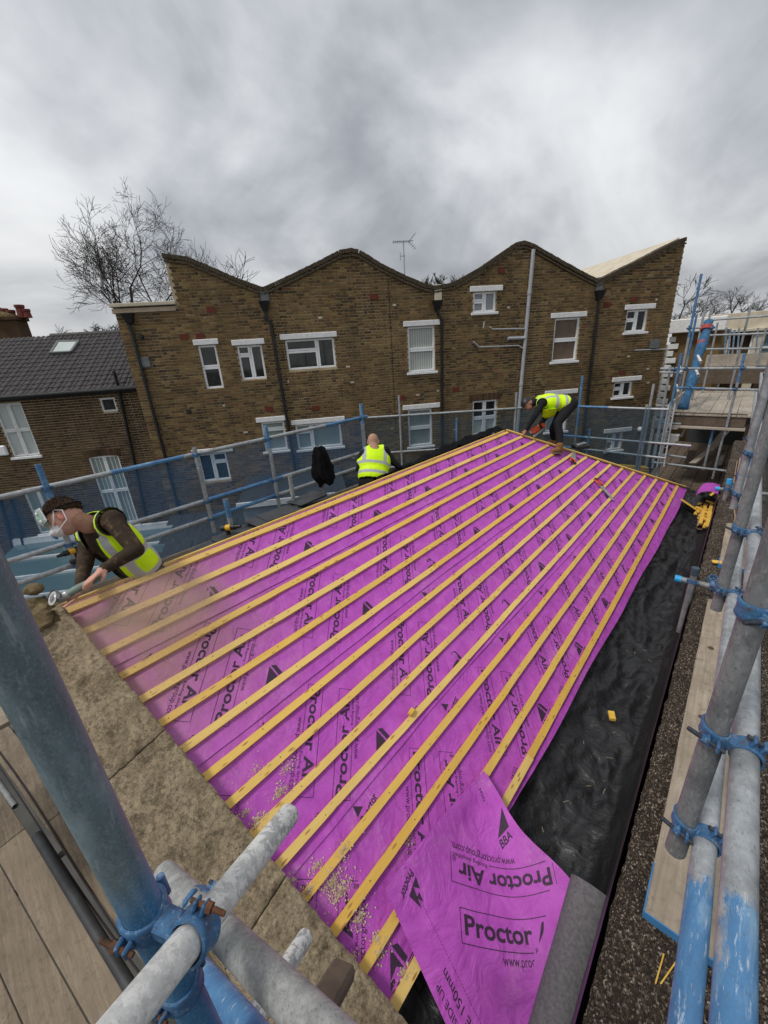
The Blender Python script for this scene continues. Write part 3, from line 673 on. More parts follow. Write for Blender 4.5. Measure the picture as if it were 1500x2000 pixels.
    for pts, r in (([(956, 638), (962, 643), (1028, 642)], .022), ([(992, 661), (1026, 660)], .05), ([(924, 667), (936, 678), (1012, 675), (1020, 680), (1026, 679)], .022), ([(946, 628), (944, 641)], .02)):
        pipe(B, pts, r, 'grey_pipe', 'waste_pipe', -.09)
    pipe(C, [(1240, 684), (1302, 682)], .02, 'grey_pipe', 'waste_pipe', -.06)
    # valley infills and flashings at the gutters
    for hs, c, m in ((B, (855, 572), 'cream'), (C, (1170, 557), 'lead'), (A, (517, 577), 'lead')):
        U, z = fac(*c); MB().bbox(FP(U, -.03, z), (.22, .05, .42), FAX, .01).build('flashing', [MAT[m]], hs)
    # air bricks and loose details
    for hs, pts in ((A, [(412, 605), (360, 658), (391, 657), (526, 799), (616, 797), (730, 580) ]), (B, [(979, 528), (785, 777), (890, 761)]), (C, [(1185, 595), (1237, 585), (1215, 728)])):
        for p in pts:
            U, z = fac(*p); MB().box(FP(U, -.016, z), (.215, .02, .14), FAX).build('air_brick', [MAT['brick_red']], hs)
    for hs, c, s_, m in ((A, (285, 708), (.26, .1, .26), 'lead'), (C, (1276, 672), (.3, .14, .26), 'lead'), (A, (369, 803), (.12, .03, .14), 'black_plastic')):
        U, z = fac(*c); MB().bbox(FP(U, -.04, z), s_, FAX, .01).build('vent_box', [MAT[m]], hs)
    U, z = fac(278, 658); MB().cyl(FP(U, .0, z), FP(U, -.16, z), .055, None, 14).build('flue', [MAT['black_plastic']], A, 'auto')
    U, z = fac(1248, 838); MB().sph(FP(U, -.05, z), .09).build('flue_cap', [MAT['upvc']], C, True)
    # soldier arch over the plain sash and brick arches
    rc = wins[12][0]; W = rc[1]-rc[0]
    for k in range(15):
        t = (k+.5)/15-.5; a = t*.5; x = (rc[0]+rc[1])/2+t*(W+.25)
        MB().bbox(FP(x, -.012, rc[3]+.12-.02*abs(t)), (.066, .03, .215), (FU*math.cos(a)-np.array([0, 0, 1])*math.sin(a), -FN, FU*math.sin(a)+np.array([0, 0, 1])*math.cos(a)), .004).build('arch_brick', [MAT['brick_brown']], B)
    # patch of pale repointing left, painted number of pale bricks
    rnd = random.Random(5)
    for hs, n_, box_ in ((A, 14, (-3.2, 1.3, -3.2, 1.3)), (B, 8, (1.6, 6.2, -2.5, 1.5)), (C, 9, (6.6, 11.4, -1.6, 1.2))):
        b = MB()
        for k in range(n_):
            x, z = rnd.uniform(*box_[:2]), rnd.uniform(*box_[2:])
            if any(w_[0][0]-.2 < x < w_[0][1]+.2 and w_[0][2]-.25 < z < w_[0][3]+.25 for w_ in wins): continue
            b.box(FP(x, -.0145, GZ+.032+.075*round((z-GZ)/.075)), (.05+.08*rnd.random(), .006, .045), FAX)
        stuff(b.build('pale_bricks', [MAT['cream']], hs))
    a_, b_ = fac(280, 655), fac(348, 752); MB().box(FP((a_[0]+b_[0])/2, -.003, (a_[1]+b_[1])/2), (b_[0]-a_[0], .005, a_[1]-b_[1]), FAX).build('repointing', [MAT['mortar_new']], A)
    a_, b_ = fac(771, 545), fac(762, 845); MB().box(FP((a_[0]+b_[0])/2, -.014, (a_[1]+b_[1])/2), (.014, .006, a_[1]-b_[1]), FAX).build('straight_joint', [MAT['black_pipe']], B)
    # television aerial behind the middle house
    U, z = fac(789, 500, 2.0); ar = thing('tv_aerial', 'grey television aerial on a thin mast above the middle gable', 'aerial', FP(U, 2.0, .9))
    z0_, z1_ = fac(789, 560, 2)[1], fac(789, 470, 2)[1]
    MB().cyl(FP(U, 2, z0_), FP(U, 2, z1_), .018, None, 8).build('mast', [MAT['steel']], ar, 'auto')
    bm = MB(); zb = fac(789, 472, 2)[1]; bm.cyl(FP(U-.35, 2, zb), FP(U+.32, 2, zb+.02), .012, None, 6)
    for k in range(9): bm.cyl(FP(U-.33+.065*k, 1.86, zb), FP(U-.33+.065*k, 2.14, zb), .006, None, 5); bm.cyl(FP(U-.33+.065*k, 2, zb-.05), FP(U-.33+.065*k, 2, zb+.05), .006, None, 5)
    bm.build('boom', [MAT['steel']], ar)
    rf = MB()
    for s_ in (-1, 1):
        for k in range(4): rf.cyl(FP(U+.2+.05*k, 1.8, zb+s_*(.03+.05*k)), FP(U+.2+.05*k, 2.2, zb+s_*(.03+.05*k)), .006, None, 5)
        rf.cyl(FP(U+.18, 2, zb), FP(U+.4, 2, zb+s_*.22), .008, None, 5)
    rf.build('reflector', [MAT['steel']], ar)
    dp = MB(); zd = fac(786, 500, 2)[1]; dp.cyl(FP(U-.12, 2, zd), FP(U+.05, 2, zd), .01, None, 6); dp.cyl(FP(U-.12, 2, zd-.12), FP(U-.12, 2, zd+.1), .01, None, 6); dp.build('dipole', [MAT['steel']], ar)
    return out
HOUSES = build_terrace()

# ------------------------------------------------------------------ tiled house at the left
def build_left_house():
    E = 1.0
    hs = thing('tiled_house', 'brown brick house with dark tiled roof, skylight and chimney pots at far left', 'house', FP(-8, E+3, GZ))
    f = lambda p: fac(p[0]/3, 560+p[1]/3, E)
    eU1 = fac(312, 760, E)[0]; ez = fac(120, 768, E)[1]; U0 = -13.5
    W = [([(-30, 685), (128, 682), (62, 1000), (232, 985)], 'sash4', 'pale_pane', True, None), ([(580, 652), (668, 650), (600, 735), (692, 728)], 'one', 'glass', False, None),
         ([(525, 1000), (700, 982), (640, 1400), (805, 1375)], 'sash4', 'grey_pane', True, (3, 1)), ([(135, 1190), (312, 1168), (235, 1455), (368, 1425)], 'sash4', 'grey_pane', True, None)]
    ops = []; ws = []
    for c, pat, gl, si, bars in W:
        q = [f(p) for p in c]; rc = ((q[0][0]+q[2][0])/2, (q[1][0]+q[3][0])/2, (q[2][1]+q[3][1])/2, (q[0][1]+q[1][1])/2); ops.append(rc); ws.append((rc, pat, gl, si, bars))
    brick_wall(hs, [(U0, ez), (eU1, ez)], ops, U0, eU1, GZ, E, 'brick_brown', MAT['mortar'], 300, 11)
    for rc, pat, gl, si, bars in ws: window(hs, rc, E, pat, gl, (.06, .08) if si else False, None, .05, 'white_paint', .05, bars)
    # arch over the lower window
    rc = ops[2]; W_ = rc[1]-rc[0]
    for k in range(14):
        t = (k+.5)/14-.5; a = t*.4; x = (rc[0]+rc[1])/2+t*(W_+.2)
        MB().bbox(FP(x, E-.012, rc[3]+.12-.25*t*t), (.066, .03, .215), (FU*math.cos(a)-np.array([0, 0, 1])*math.sin(a), -FN, FU*math.sin(a)+np.array([0, 0, 1])*math.cos(a)), .004).build('arch_brick', [MAT['brick_brown']], hs)
    # roof: courses of interlocking tiles, each row its own strip with a wavy profile
    ru = fac(235, 652, E+3.0); rz = ru[1]; D = 3.0
    dz = rz-ez; sl = math.hypot(D+.2, dz); nrows = 14; rnd = random.Random(3); d3 = unit(-FN*(D+.2)+np.array([0, 0, dz])); n3 = np.cross(FU, d3); n3 = n3 if n3[2] > 0 else -n3
    E0 = FP(0, E-.2, ez+.02)
    rf = MB().prism([FP(U0, E-.1, ez), FP(eU1, E-.1, ez), FP(eU1, E+D, rz-.03), FP(U0, E+D, rz-.03)], (0, 0, -.1)); roof = rf.build('roof', [MAT['roof_tile']], hs)
    tw = .30; pv = [(0, 0), (.04, .028), (.09, .03), (.13, .006), (.17, .006), (.20, .028), (.25, .03), (.295, .004)]
    me = None
    gu = sl/nrows
    verts = []; faces = []
    for k, (x, h) in enumerate(pv):
        for (s_, dh) in ((-.03, .012), (gu, -.004)): verts.append(FU*x + d3*s_ + n3*(h+dh))
    for k, (x, h) in enumerate(pv): verts.append(FU*x + d3*(-.03) + n3*(h-.012))
    n = len(pv)
    for k in range(n-1): faces.append((2*k, 2*k+2, 2*k+3, 2*k+1)); faces.append((2*n+k, 2*n+k+1, 2*k+2, 2*k))
    me = bpy.data.meshes.new('roof_tile'); me.from_pydata([tuple(v) for v in verts], [], faces); me.materials.append(MAT['roof_tile'])
    n_ = 0; rest = MB()
    for r in range(nrows):
        x = eU1-tw-.0
        while x > -10.6:
            P = E0 + FU*x + d3*(gu*r) + n3*(.03+rnd.uniform(-.003, .003))
            if n_ < 300:
                o = bpy.data.objects.new('roof_tile', me); col.objects.link(o); place(o, P, roof); n_ += 1
            else: rest.add([P+arr(v) for v in verts], faces)
            x -= tw
    if rest.v: stuff(rest.build('roof_tiling', [MAT['roof_tile']], roof))
    for k in range(9):
        a = FP(eU1-.45*(k+1), E+D, rz+.02); b = FP(eU1-.45*k-.01, E+D, rz+.02)
        MB().cyl(a, b, .11, .105, 12).build('ridge_tile', [MAT['roof_tile']], roof, 'auto')
    # gutter, pipe, skylight
    MB().cyl(FP(U0, E-.24, ez-.0), FP(eU1-.02, E-.24, ez-.0), .06, None, 10).build('gutter', [MAT['black_pipe']], hs, 'auto')
    P = [FP(*(lambda q: (q[0], E-.1, q[1]))(fac(*p, E-.1))) for p in ((222, 725), (228, 745), (262, 900), (285, 1010))]
    MB().tube(P, .045, 10).build('downpipe', [MAT['black_pipe']], hs, 'auto')
    def on_roof(px, py, off=.08):
        nn_ = n3; d = ray(px, py); return d*(((E0+n3*off)@nn_)/(d@nn_))
    c = [on_roof(100, 690), on_roof(139, 688), on_roof(154, 667), on_roof(114, 668)]
    cen = sum(c)/4; sk = MB()
    for a, b in zip(c, c[1:]+c[:1]): sk.beam(a, b, .07, .09, n3)
    so = sk.build('skylight', [MAT['lead']], roof)
    MB().prism([cen+(p-cen)*.86 for p in c], n3*.03).build('pane', [MAT['pale_pane']], so)
    # chimney stack with pots
    U, z = fac(25, 640, E+4.5); cb = MB(); cw = 1.35
    cb.box(FP(U-.3, E+4.5, z-.5), (cw, .6, 1.5), FAX); cb.bbox(FP(U-.3, E+4.5, z+.28), (cw+.14, .72, .14), FAX, .02); ch = cb.build('chimney', [MAT['brick_brown']], hs)
    MB().sph(FP(U-.3, E+4.5, z+.33), (.6, .45, .22), 14, 8, FAX).build('flaunching', [MAT['rubble']], ch, True)
    for px, top, r in ((7, 604, .12), (20, 607, .13), (37, 597, .14), (50, 605, .12), (-8, 602, .13)):
        Up, zt = fac(px, top, E+4.5); p = MB(); p.cyl(FP(Up, E+4.5, z+.3), FP(Up, E+4.5, zt), r*1.1, r*.9, 14); p.cyl(FP(Up, E+4.5, zt-.06), FP(Up, E+4.5, zt+.02), r*1.12, None, 14); p.build('chimney_pot', [MAT['terracotta']], ch, 'auto')
    al = MB(); q = fac(5, 880, E-.05); al.bbox(FP(q[0], E-.06, q[1]), (.26, .1, .3), FAX, .03); al.build('alarm_box', [MAT['upvc']], hs)
    for k, px in enumerate((18, 40)):
        P = [FP(*(lambda q: (q[0], E-.1, q[1]))(fac(*p, E-.1))) for p in ((px-18, 975), (px+12, 1085))]
        MB().tube(P, .05, 10).build('downpipe', [MAT['black_pipe']], hs, 'auto')
    return hs
build_left_house()

# ------------------------------------------------------------------ single-storey additions down in the gardens, seen through the net
def garden():
    hs = thing('glass_extension', 'low glass-roofed extension with white bars below the tiled house', 'extension', FP(-6.5, -1.5, GZ))
    zt = fac(60, 1096, .0)[1]-.1
    MB().box(FP(-7.6, -1.0, (GZ+zt)/2-.15), (5.2, 3.6, zt-GZ-.3), FAX).build('wall', [MAT['render_grey']], hs)
    gl = MB().prism([FP(-10.2, -2.9, zt-.3), FP(-5.0, -2.9, zt-.3), FP(-5.0, .9, zt+.35), FP(-10.2, .9, zt+.35)], (0, 0, -.04)); gl.build('roof_glass', [MAT['roof_glass']], hs)
    for k in range(5):
        t = k/4; a = FP(-10.2, -2.9+3.8*t, zt-.27+.65*t); b = FP(-5.0, -2.9+3.8*t, zt-.27+.65*t); MB().beam(a, b, .07, .07).build('glazing_bar', [MAT['white_paint']], hs)
    MB().box(FP(-7.6, .95, zt+.3), (5.3, .16, .5), FAX).build('upstand', [MAT['white_paint']], hs)
    s = thing('slate_lean_to', 'low blue-grey slated lean-to roof down behind the stooping worker', 'lean-to', FP(-3.6, -2.2, GZ))
    MB().box(FP(-3.2, -1.6, (GZ-4.6)/2-.2), (3.0, 3.0, -4.6-GZ-.4), FAX).build('wall', [MAT['render_grey']], s)
    for r in range(7):
        for c_ in range(8):
            a = FP(-4.7+.38*c_+(.19 if r % 2 else 0), -3.0+.42*r, -4.95+.11*r); MB().bbox(a, (.37, .5, .012), (FU, unit(-FN+np.array([0, 0, .26])), unit(np.array([0, 0, 1])+FN*.26)), .003).build('slate', [MAT['slate']], s)
    b = thing('blue_shed', 'flat-roofed shed with pale blue roof edge below the middle house', 'shed', FP(-.6, -1.6, GZ))
    zs = fac(480, 985, -2.7)[1]
    MB().box(FP(-.9, -1.4, (GZ+zs)/2-.05), (2.6, 2.4, zs-GZ-.1), FAX).build('wall', [MAT['render_grey']], b)
    MB().bbox(FP(-.9, -1.4, zs), (2.8, 2.6, .1), FAX, .01).build('roof', [MAT['asphalt_felt']], b)
    MB().bbox(FP(-.9, -2.72, zs-.02), (2.82, .04, .16), FAX, .01).build('fascia', [MAT['white_paint']], b)
garden()
# ------------------------------------------------------------------ the roof being battened
SL = R_(31); SC, SS = math.cos(SL), math.sin(SL)
RN = np.array([SS, 0, SC]); RD = np.array([SC, 0, -SS])       # roof normal, down-slope
def RP(s, y, h=0.): return np.array([-3.08+s*SC+h*SS, y, -1.428-s*SS+h*SC])
def roof_pt(px, py, h=0.):
    d = ray(px, py); q = d*((RP(0, 0, h)@RN)/(d@RN)); return q
def roof_sy(px, py): q = roof_pt(px, py); return (q[0]+3.08)/SC, q[1]
def y_near(s): return .20+.128*s
def y_far(s): return 6.83+1.035*s
def memb_h(s, y):
    # taut over the rafters (every 0.4 m), slightly slack between, with creases near laps
    h = -.028 + .006*mnoise.noise(Vector((s*2.6, y*1.1, 3))) + .006*mnoise.noise(Vector((s*7, y*3.2, 1))) + .0035*mnoise.noise(Vector((s*17+y*5, y*7, 5))) + .004*max(0, 1-6*abs(mnoise.noise(Vector((s*3.1+y*1.9, y*1.3-s*2, 9)))))
    return h
LAPS = [.50, 1.30, 2.08]
def lap(k, y): return LAPS[k] + .018*math.sin(y*1.1+k) + .012*nz(y*.9, k*5.) + .008*y*(k == 1) + .01*y*(k == 0)
def eave(y): return 2.80 + .05*min(1, max(0, (y-.6)/1.2)) + .022*min(max(y-1.5, 0), 6.5) + .008*math.sin(y*3.1)
TXT = {}
def text_mesh(string, size, bold=0.0, xs=1.0, res=3):
    k = (string, size, bold, xs)
    if k in TXT: return TXT[k]
    cu = bpy.data.curves.new('t', 'FONT'); cu.body = string; cu.size = 1.0; cu.resolution_u = res; cu.offset = bold; cu.fill_mode = 'FRONT'; cu.dimensions = '2D'
    ob = bpy.data.objects.new('t', cu); col.objects.link(ob)
    dg = bpy.context.evaluated_depsgraph_get(); dg.update(); me = ob.evaluated_get(dg).to_mesh()
    V = np.array([v.co[:2] for v in me.vertices]); me.calc_loop_triangles()
    F = [tuple(t.vertices) for t in me.loop_triangles]
    ob.evaluated_get(dg).to_mesh_clear(); bpy.data.objects.remove(ob); bpy.data.curves.remove(cu)
    V = V - V.min(0); V = V*np.array([size*xs, size]); TXT[k] = (V, F); return TXT[k]
class Print:
    """flat lettering in sheet coordinates (p, q)"""
    def __init__(s): s.V = []; s.F = []
    def add(s, V, F, o, dx, up):
        b = len(s.V); o, dx, up = arr(o), arr(dx), arr(up)
        for x, y in V: s.V.append(o + x*dx + y*up)
        s.F += [tuple(i+b for i in f) for f in F]
    def line(s, a, b, w, o, dx, up, n=8):
        a, b = arr(a), arr(b); t = (b-a)/np.linalg.norm(b-a); q = np.array([-t[1], t[0]])*w/2; V = []; F = []
        for k in range(n+1): c = a+(b-a)*k/n; V += [c+q, c-q]
        for k in range(n): F += [(2*k, 2*k+1, 2*k+3), (2*k, 2*k+3, 2*k+2)]
        s.add(V, F, o, dx, up)
    def text(s, st, size, x, y, W, o, dx, up, bold=0., h=None):
        V, F = text_mesh(st, size, bold); V = V.copy(); V[:, 0] *= W/V[:, 0].max()
        if h: V[:, 1] *= h/V[:, 1].max()
        s.add(V+np.array([x, y]), F, o, dx, up)
    def block(s, o, dx, up):
        L, H = .667, .108
        s.line((0, 0), (0, H), .003, o, dx, up); s.line((0, H), (L, H), .003, o, dx, up, 14); s.line((L, H), (L, .0), .003, o, dx, up)
        s.line((0, 0), (L*.62, 0), .003, o, dx, up, 12)
        s.text('Proctor Air', .09, .022, .025, L*.90, o, dx, up, .022, .066)
        s.text('®', .03, L-.032, .008, .022, o, dx, up)
        s.text('Roofing simplified', .03, L*.64, -.008, L*.34, o, dx, up, 0, .021)
        s.text('www.proctorgroup.com', .04, L*.34, -.052, L*.64, o, dx, up, 0, .036)
    def bba(s, o, dx, up):
        s.text('BBA', .05, .0, .0, .082, o, dx, up, .02, .032)
        T = lambda *p: s.add(list(p), [(0, 1, 2)], o, dx, up)
        T((0.0, .040), (.085, .040), (.085, .115)); 
        Q = lambda *p: s.add(list(p), [(0, 1, 2), (0, 2, 3)], o, dx, up)
        Q((.095, .042), (.118, .042), (.118, .10), (.095, .115)); 
        for k in range(4): Q((.092, .004+.009*k), (.145, .004+.009*k), (.145, .008+.009*k), (.092, .008+.009*k))
    def logo(s, o, dx, up):
        T = lambda *p: s.add(list(p), [(0, 1, 2)], o, dx, up)
        T((.0, .045), (.045, .045), (.022, .085)); T((.04, .045), (.085, .045), (.075, .125)); T((.035, .09), (.05, .125), (.062, .085))
        s.text('Proctor', .04, 0, 0, .115, o, dx, up, .02, .034)
    def number(s, o, dx, up): s.text('34202', .03, 0, 0, .075, o, dx, up, .005, .02)
    def mesh(s, fn, keep=None):
        mb = MB(); V = [fn(p[0], p[1]) for p in s.V]
        F = [f for f in s.F if keep is None or all(keep(*s.V[i]) for i in f)]
        mb.add(V, F); return mb
def build_roof():
    rf = thing('roof', 'purple membrane roof slope crossed by rows of yellow timber battens', 'roof', RP(1.4, 4.5, -.3))
    offs = [(-.26, 1.82), (.537, 2.802), (1.344, 2.168), (2.118, 1.493)]
    r2 = math.sqrt(.5)
    for k in range(4):
        s_hi = (lambda y: -.05) if k == 0 else (lambda y, k=k: lap(k-1, y)-.14)
        s_lo = (lambda y, k=k: lap(k, y)) if k < 3 else eave
        up_h = .0065-.0022*k
        def P(s, y, k=k, s_lo=s_lo, up_h=up_h, extra=0.):
            h = memb_h(s, y)+up_h
            e = s_lo(y)-s                                    # lower edge lifts a little
            if e < .06 and k < 3: h += .014*(1-e/.06)**2*(.35+.65*abs(nz(y*1.7, k*3.)))
            return RP(s, y, h+extra)
        NU, NV = 230, 36
        def G(u, v):
            y0, y1 = .02, 9.95; y = y0+(y1-y0)*u
            a, b = s_hi(y), s_lo(y); s = a+(b-a)*v
            yn, yf = y_near(s)-.1, y_far(s); y = min(max(y, yn), yf)
            return P(s, y)
        mb = MB().grid(G, NU, NV, flip=True); sh = mb.build('membrane_sheet', [MAT['membrane']], rf, True)
        pr = Print(); sA, yA = offs[k]; a0 = (r2, -r2)
        for j in range(-4, 10):
            y = yA+.96*j
            pr.block((sA, y), (r2, -r2), (r2, r2)); pr.block((sA+.711, y-.237), (-r2, r2), (-r2, -r2))
            pr.logo((sA+.09, y-.52), (-.40, 1.3), (-1.3, -.40)); pr.bba((sA+.69, y+.08), (-.06, 1.25), (-1.25, -.06)); pr.number((sA+.665, y-.50), (-.25, 1.25), (-1.25, -.25))
            pr.logo((sA+.64, y+.33), (.2, -.98), (.98, .2)) if False else None
        hi = (lambda y: -.08) if k == 0 else (lambda y, k=k: lap(k-1, y)+.004)
        mb = pr.mesh(lambda s, y: P(s, y, extra=.0014), lambda s, y: hi(y) < s < s_lo(y)-.004 and y_near(s)-.02 < y < y_far(s)-.02)
        mb.build('printed_lettering', [MAT['print']], sh)
    # battens, 50 x 25 mm, slightly uneven sawn timber, in random lengths butted end to end
    rnd = random.Random(4)
    def batten(p_of, L, name='batten', w=.048, t=.025, seg=.12):
        n = max(2, int(L/seg)); vs = []; fs = []
        ph = rnd.uniform(0, 50)
        for i in range(n+1):
            d = L*i/n; j = .0012*nz(d*3, ph)+.0035*math.sin(d*1.3+ph)*math.sin(math.pi*d/L); k = .0012*nz(d*4, ph+9); rg = lambda: rnd.uniform(-.0009, .0009)
            for (a, b) in ((-w/2, -t), (w/2, -t), (w/2, 0), (-w/2, 0)): vs.append(p_of(d, a+j+rg(), b+k+rg()))
        for i in range(n):
            for q in range(4): a = 4*i+q; b = 4*i+(q+1) % 4; fs.append((a, b, b+4, a+4))
        fs.append((3, 2, 1, 0)); fs.append((4*n, 4*n+1, 4*n+2, 4*n+3))
        return MB().add(vs, fs).build(name, [MAT['batten']], rf)
    for i in range(15):
        s = .2*i + (.003*math.sin(i*2.1)); y0 = y_near(s)-.03
        if i == 13: y0 = y0
        y1 = y_far(s)-.03; cuts = [y0]
        y = y0+rnd.uniform(1.4, 3.6)
        while y < y1-1.0: cuts.append(y); y += rnd.uniform(3.0, 4.2)
        cuts.append(y1)
        for a, b in zip(cuts, cuts[1:]):
            sk = rnd.uniform(-.004, .004)
            batten(lambda d, x, h, a=a, s=s, sk=sk, b=b: RP(s+x+sk*(d/(b-a)-.5), a+d+.001, h+.001), b-a-.003)
    # ridge: second batten on the far side of the apex, and a strip of membrane folded over
    batten(lambda d, x, h: np.array([-3.16+x*.95, .1+d, -1.405+x*.25+h]), 6.7)
    batten(lambda d, x, h: RP(d-.05, y_far(d-.05)+.02+x, h+.024), 2.98)             # rake batten along the far verge
    # nail heads
    nh = MB()
    for i in range(15):
        for y in np.arange(.4, 9.6, .4):
            s = .2*i
            if y_near(s) < y < y_far(s)-.1: c = RP(s+rnd.uniform(-.006, .006), y+rnd.uniform(-.02, .02), .0015); nh.cyl(c, c+RN*.0015, .0035, None, 6)
    nh.build('nail_heads', [MAT['bolt']], rf)
    wl = MB().box((-3.22, 3.5, (-1.6+GZ)/2), (.2, 6.8, -1.6-GZ)); wl.build('rear_wall', [MAT['mortar']], rf)
    a, b = RP(-.1, y_far(-.1)+.02, -.1), RP(2.95, y_far(2.95)+.02, -.1)
    MB().prism([a, b, (b[0], b[1], GZ), (a[0], a[1], GZ)], (-.15, .12, 0)).build('far_gable_wall', [MAT['brick_brown']], rf)
    return rf
ROOF = build_roof()

# sawdust lying on the membrane and battens near the cut ends
def sawdust():
    rnd = random.Random(8); mb = MB()
    cl = [((505, 1600), .05, 260), ((480, 1585), .03, 80), ((548, 1545), .05, 260), ((650, 1725), .07, 460), ((620, 1690), .04, 160), ((670, 1660), .07, 130), ((667, 1740), .08, 420), ((690, 1880), .05, 200), ((705, 1790), .06, 250),
          ((560, 1500), .06, 120), ((570, 1720), .04, 120), ((800, 1640), .05, 80), ((745, 1860), .05, 180), ((500, 1500), .07, 90), ((735, 1830), .03, 120), ((600, 1740), .05, 200), ((790, 1900), .04, 160), ((650, 1000), .0, 0)]
    for c, r, n in cl:
        s0, y0 = roof_sy(*c)
        for k in range(int(n*.40)):          # little heaps: flat irregular patches
            a = rnd.uniform(0, 6.28); q = r*abs(rnd.gauss(0, .7)); s, y = s0+q*math.cos(a)*.6, y0+q*math.sin(a)*1.1
            if y < y_near(s)-.01: continue
            i = round(s/.2); hb = .0025 if abs(s-.2*i) < .026 and i >= 0 else memb_h(s, y)+.0068
            rr = rnd.uniform(.0015, .0048); n2 = 9; ph = rnd.uniform(0, 9)
            vs = [RP(s, y, hb+rnd.uniform(.0002, .0012))]+[RP(s+rr*(1+.5*rnd.uniform(-1, 1))*math.cos(6.283*j/n2), y+rr*(1+.5*rnd.uniform(-1, 1))*math.sin(6.283*j/n2), hb) for j in range(n2)]
            mb.add(vs, [(0, 1+j, 1+(j+1) % n2) for j in range(n2)])
        for k in range(int(n*2.2)):
            a = rnd.uniform(0, 6.28); q = r*abs(rnd.gauss(0, .6)); s, y = s0+q*math.cos(a)*.6, y0+q*math.sin(a)*1.2
            i = round(s/.2); hb = .003 if abs(s-.2*i) < .024 and i >= 0 else memb_h(s, y)+.005
            if y < y_near(s)-.01: continue
            z = rnd.uniform(.0008, .0035)*(1+1.5*math.exp(-(q/max(r, .01)*2)**2)); t = rnd.uniform(.0008, .0024)
            e1 = unit([rnd.gauss(0, 1), rnd.gauss(0, 1), rnd.gauss(0, .5)]); e2 = unit(np.cross(e1, [rnd.gauss(0, 1), rnd.gauss(0, 1), rnd.gauss(0, 1)]))
            p = RP(s, y, hb+z); mb.add([p+e1*t, p+e2*t*.6, p-e1*t, p-e2*t*.6], [(0, 1, 2, 3)])
    tag(mb.build('sawdust', [MAT['sawdust']]), 'pale sawdust scattered over the near membrane and batten ends', 'sawdust', kind='stuff')
sawdust()

# ------------------------------------------------------------------ gable wall with stone coping
def cop_in(x): return .223+.1488*(x+3.0)
GD = unit([1, .1488, 0]); GS = unit([-.1488, 1, 0])
def gable():
    gw = thing('gable_wall', 'gable wall topped with mossy weathered stone coping slabs, near edge of the roof', 'wall', (-1.8, .2, GZ))
    W = .375
    def CP(x, v, h):                       # v 0 inner edge .. W outer edge
        yi = cop_in(x); q = np.array([x, yi, 0.]) - GS*v; s = (q[0]+3.08)/SC
        p = RP(0, 0, h); p = np.array([q[0], q[1], -1.428-(q[0]+3.08)*math.tan(SL)+h/SC]); return p
    js = [-3.06, -2.13, -1.28, -.42]
    for a, b in zip(js, js[1:]):
        def top(u, v, a=a, b=b):
            x = a+.004+(b-a-.008)*u; vv = W*v
            ed = min(u, 1-u)*(b-a)/.02; ev = min(v, 1-v)*W/.02; rd = -.010*max(0, 1-min(ed, ev))**2
            h = .08+rd+.008*nz(x*6, vv*6, 2., 4)+.007*nz(x*26, vv*26, 7., 4)
            if v in (0., 1.) : vv += .006*nz(x*15, v*9, 4.)
            return CP(x, vv, h)
        mb = MB(); NU, NV = 130, 56; mb.grid(top, NU, NV, flip=False)
        rim = [(i, 0) for i in range(NU+1)]+[(NU, j) for j in range(1, NV+1)]+[(i, NV) for i in range(NU-1, -1, -1)]+[(0, j) for j in range(NV-1, 0, -1)]
        tp = [top(i/NU, j/NV) for i, j in rim]; bt = [p-np.array([0, 0, .10]) for p in tp]; n = len(rim)
        mb.add(tp+bt, [(i, (i+1) % n, n+(i+1) % n, n+i) for i in range(n)]); mb.add(bt, [tuple(range(n))])
        mb.build('coping_slab', [MAT['coping']], gw, True)
    a, b = CP(-3.25, .02, -.01), CP(-.42, .02, -.01); c, d = CP(-.42, W-.02, -.01), CP(-3.25, W-.02, -.01); dn = lambda p: np.array([p[0], p[1], GZ])
    MB().add([a, b, c, d, dn(a), dn(b), dn(c), dn(d)], [(0, 3, 2, 1), (0, 1, 5, 4), (1, 2, 6, 5), (2, 3, 7, 6), (3, 0, 4, 7)]).build('masonry', [MAT['rubble']], gw)
    # broken end where the coping has been cut away
    def rock(c, r, seed, name='broken_stone', ax=None):
        mb = MB().sph(c, r, 30, 20, ax); c = arr(c); k = []
        for p in mb.v:
            p = arr(p); d = p-c; q = d*(1+.30*nz(p[0]*11+seed, p[1]*11, p[2]*11, 4)+.10*nz(p[0]*40, p[1]*40+seed, p[2]*40, 3)); k.append(tuple(c+q))
        mb.v = k; return mb.build(name, [MAT['rubble']], gw, 'auto')
    rock(CP(-3.07, .20, .03), (.13, .19, .085), 1); rock(CP(-3.16, .12, .02), (.11, .10, .07), 5); rock(CP(-3.2, .25, .05), (.10, .11, .07), 9); rock(CP(-3.24, .06, .06), (.05, .05, .035), 14); rock(CP(-3.0, .05, .01), (.07, .07, .05), 21)
    return gw
gable()

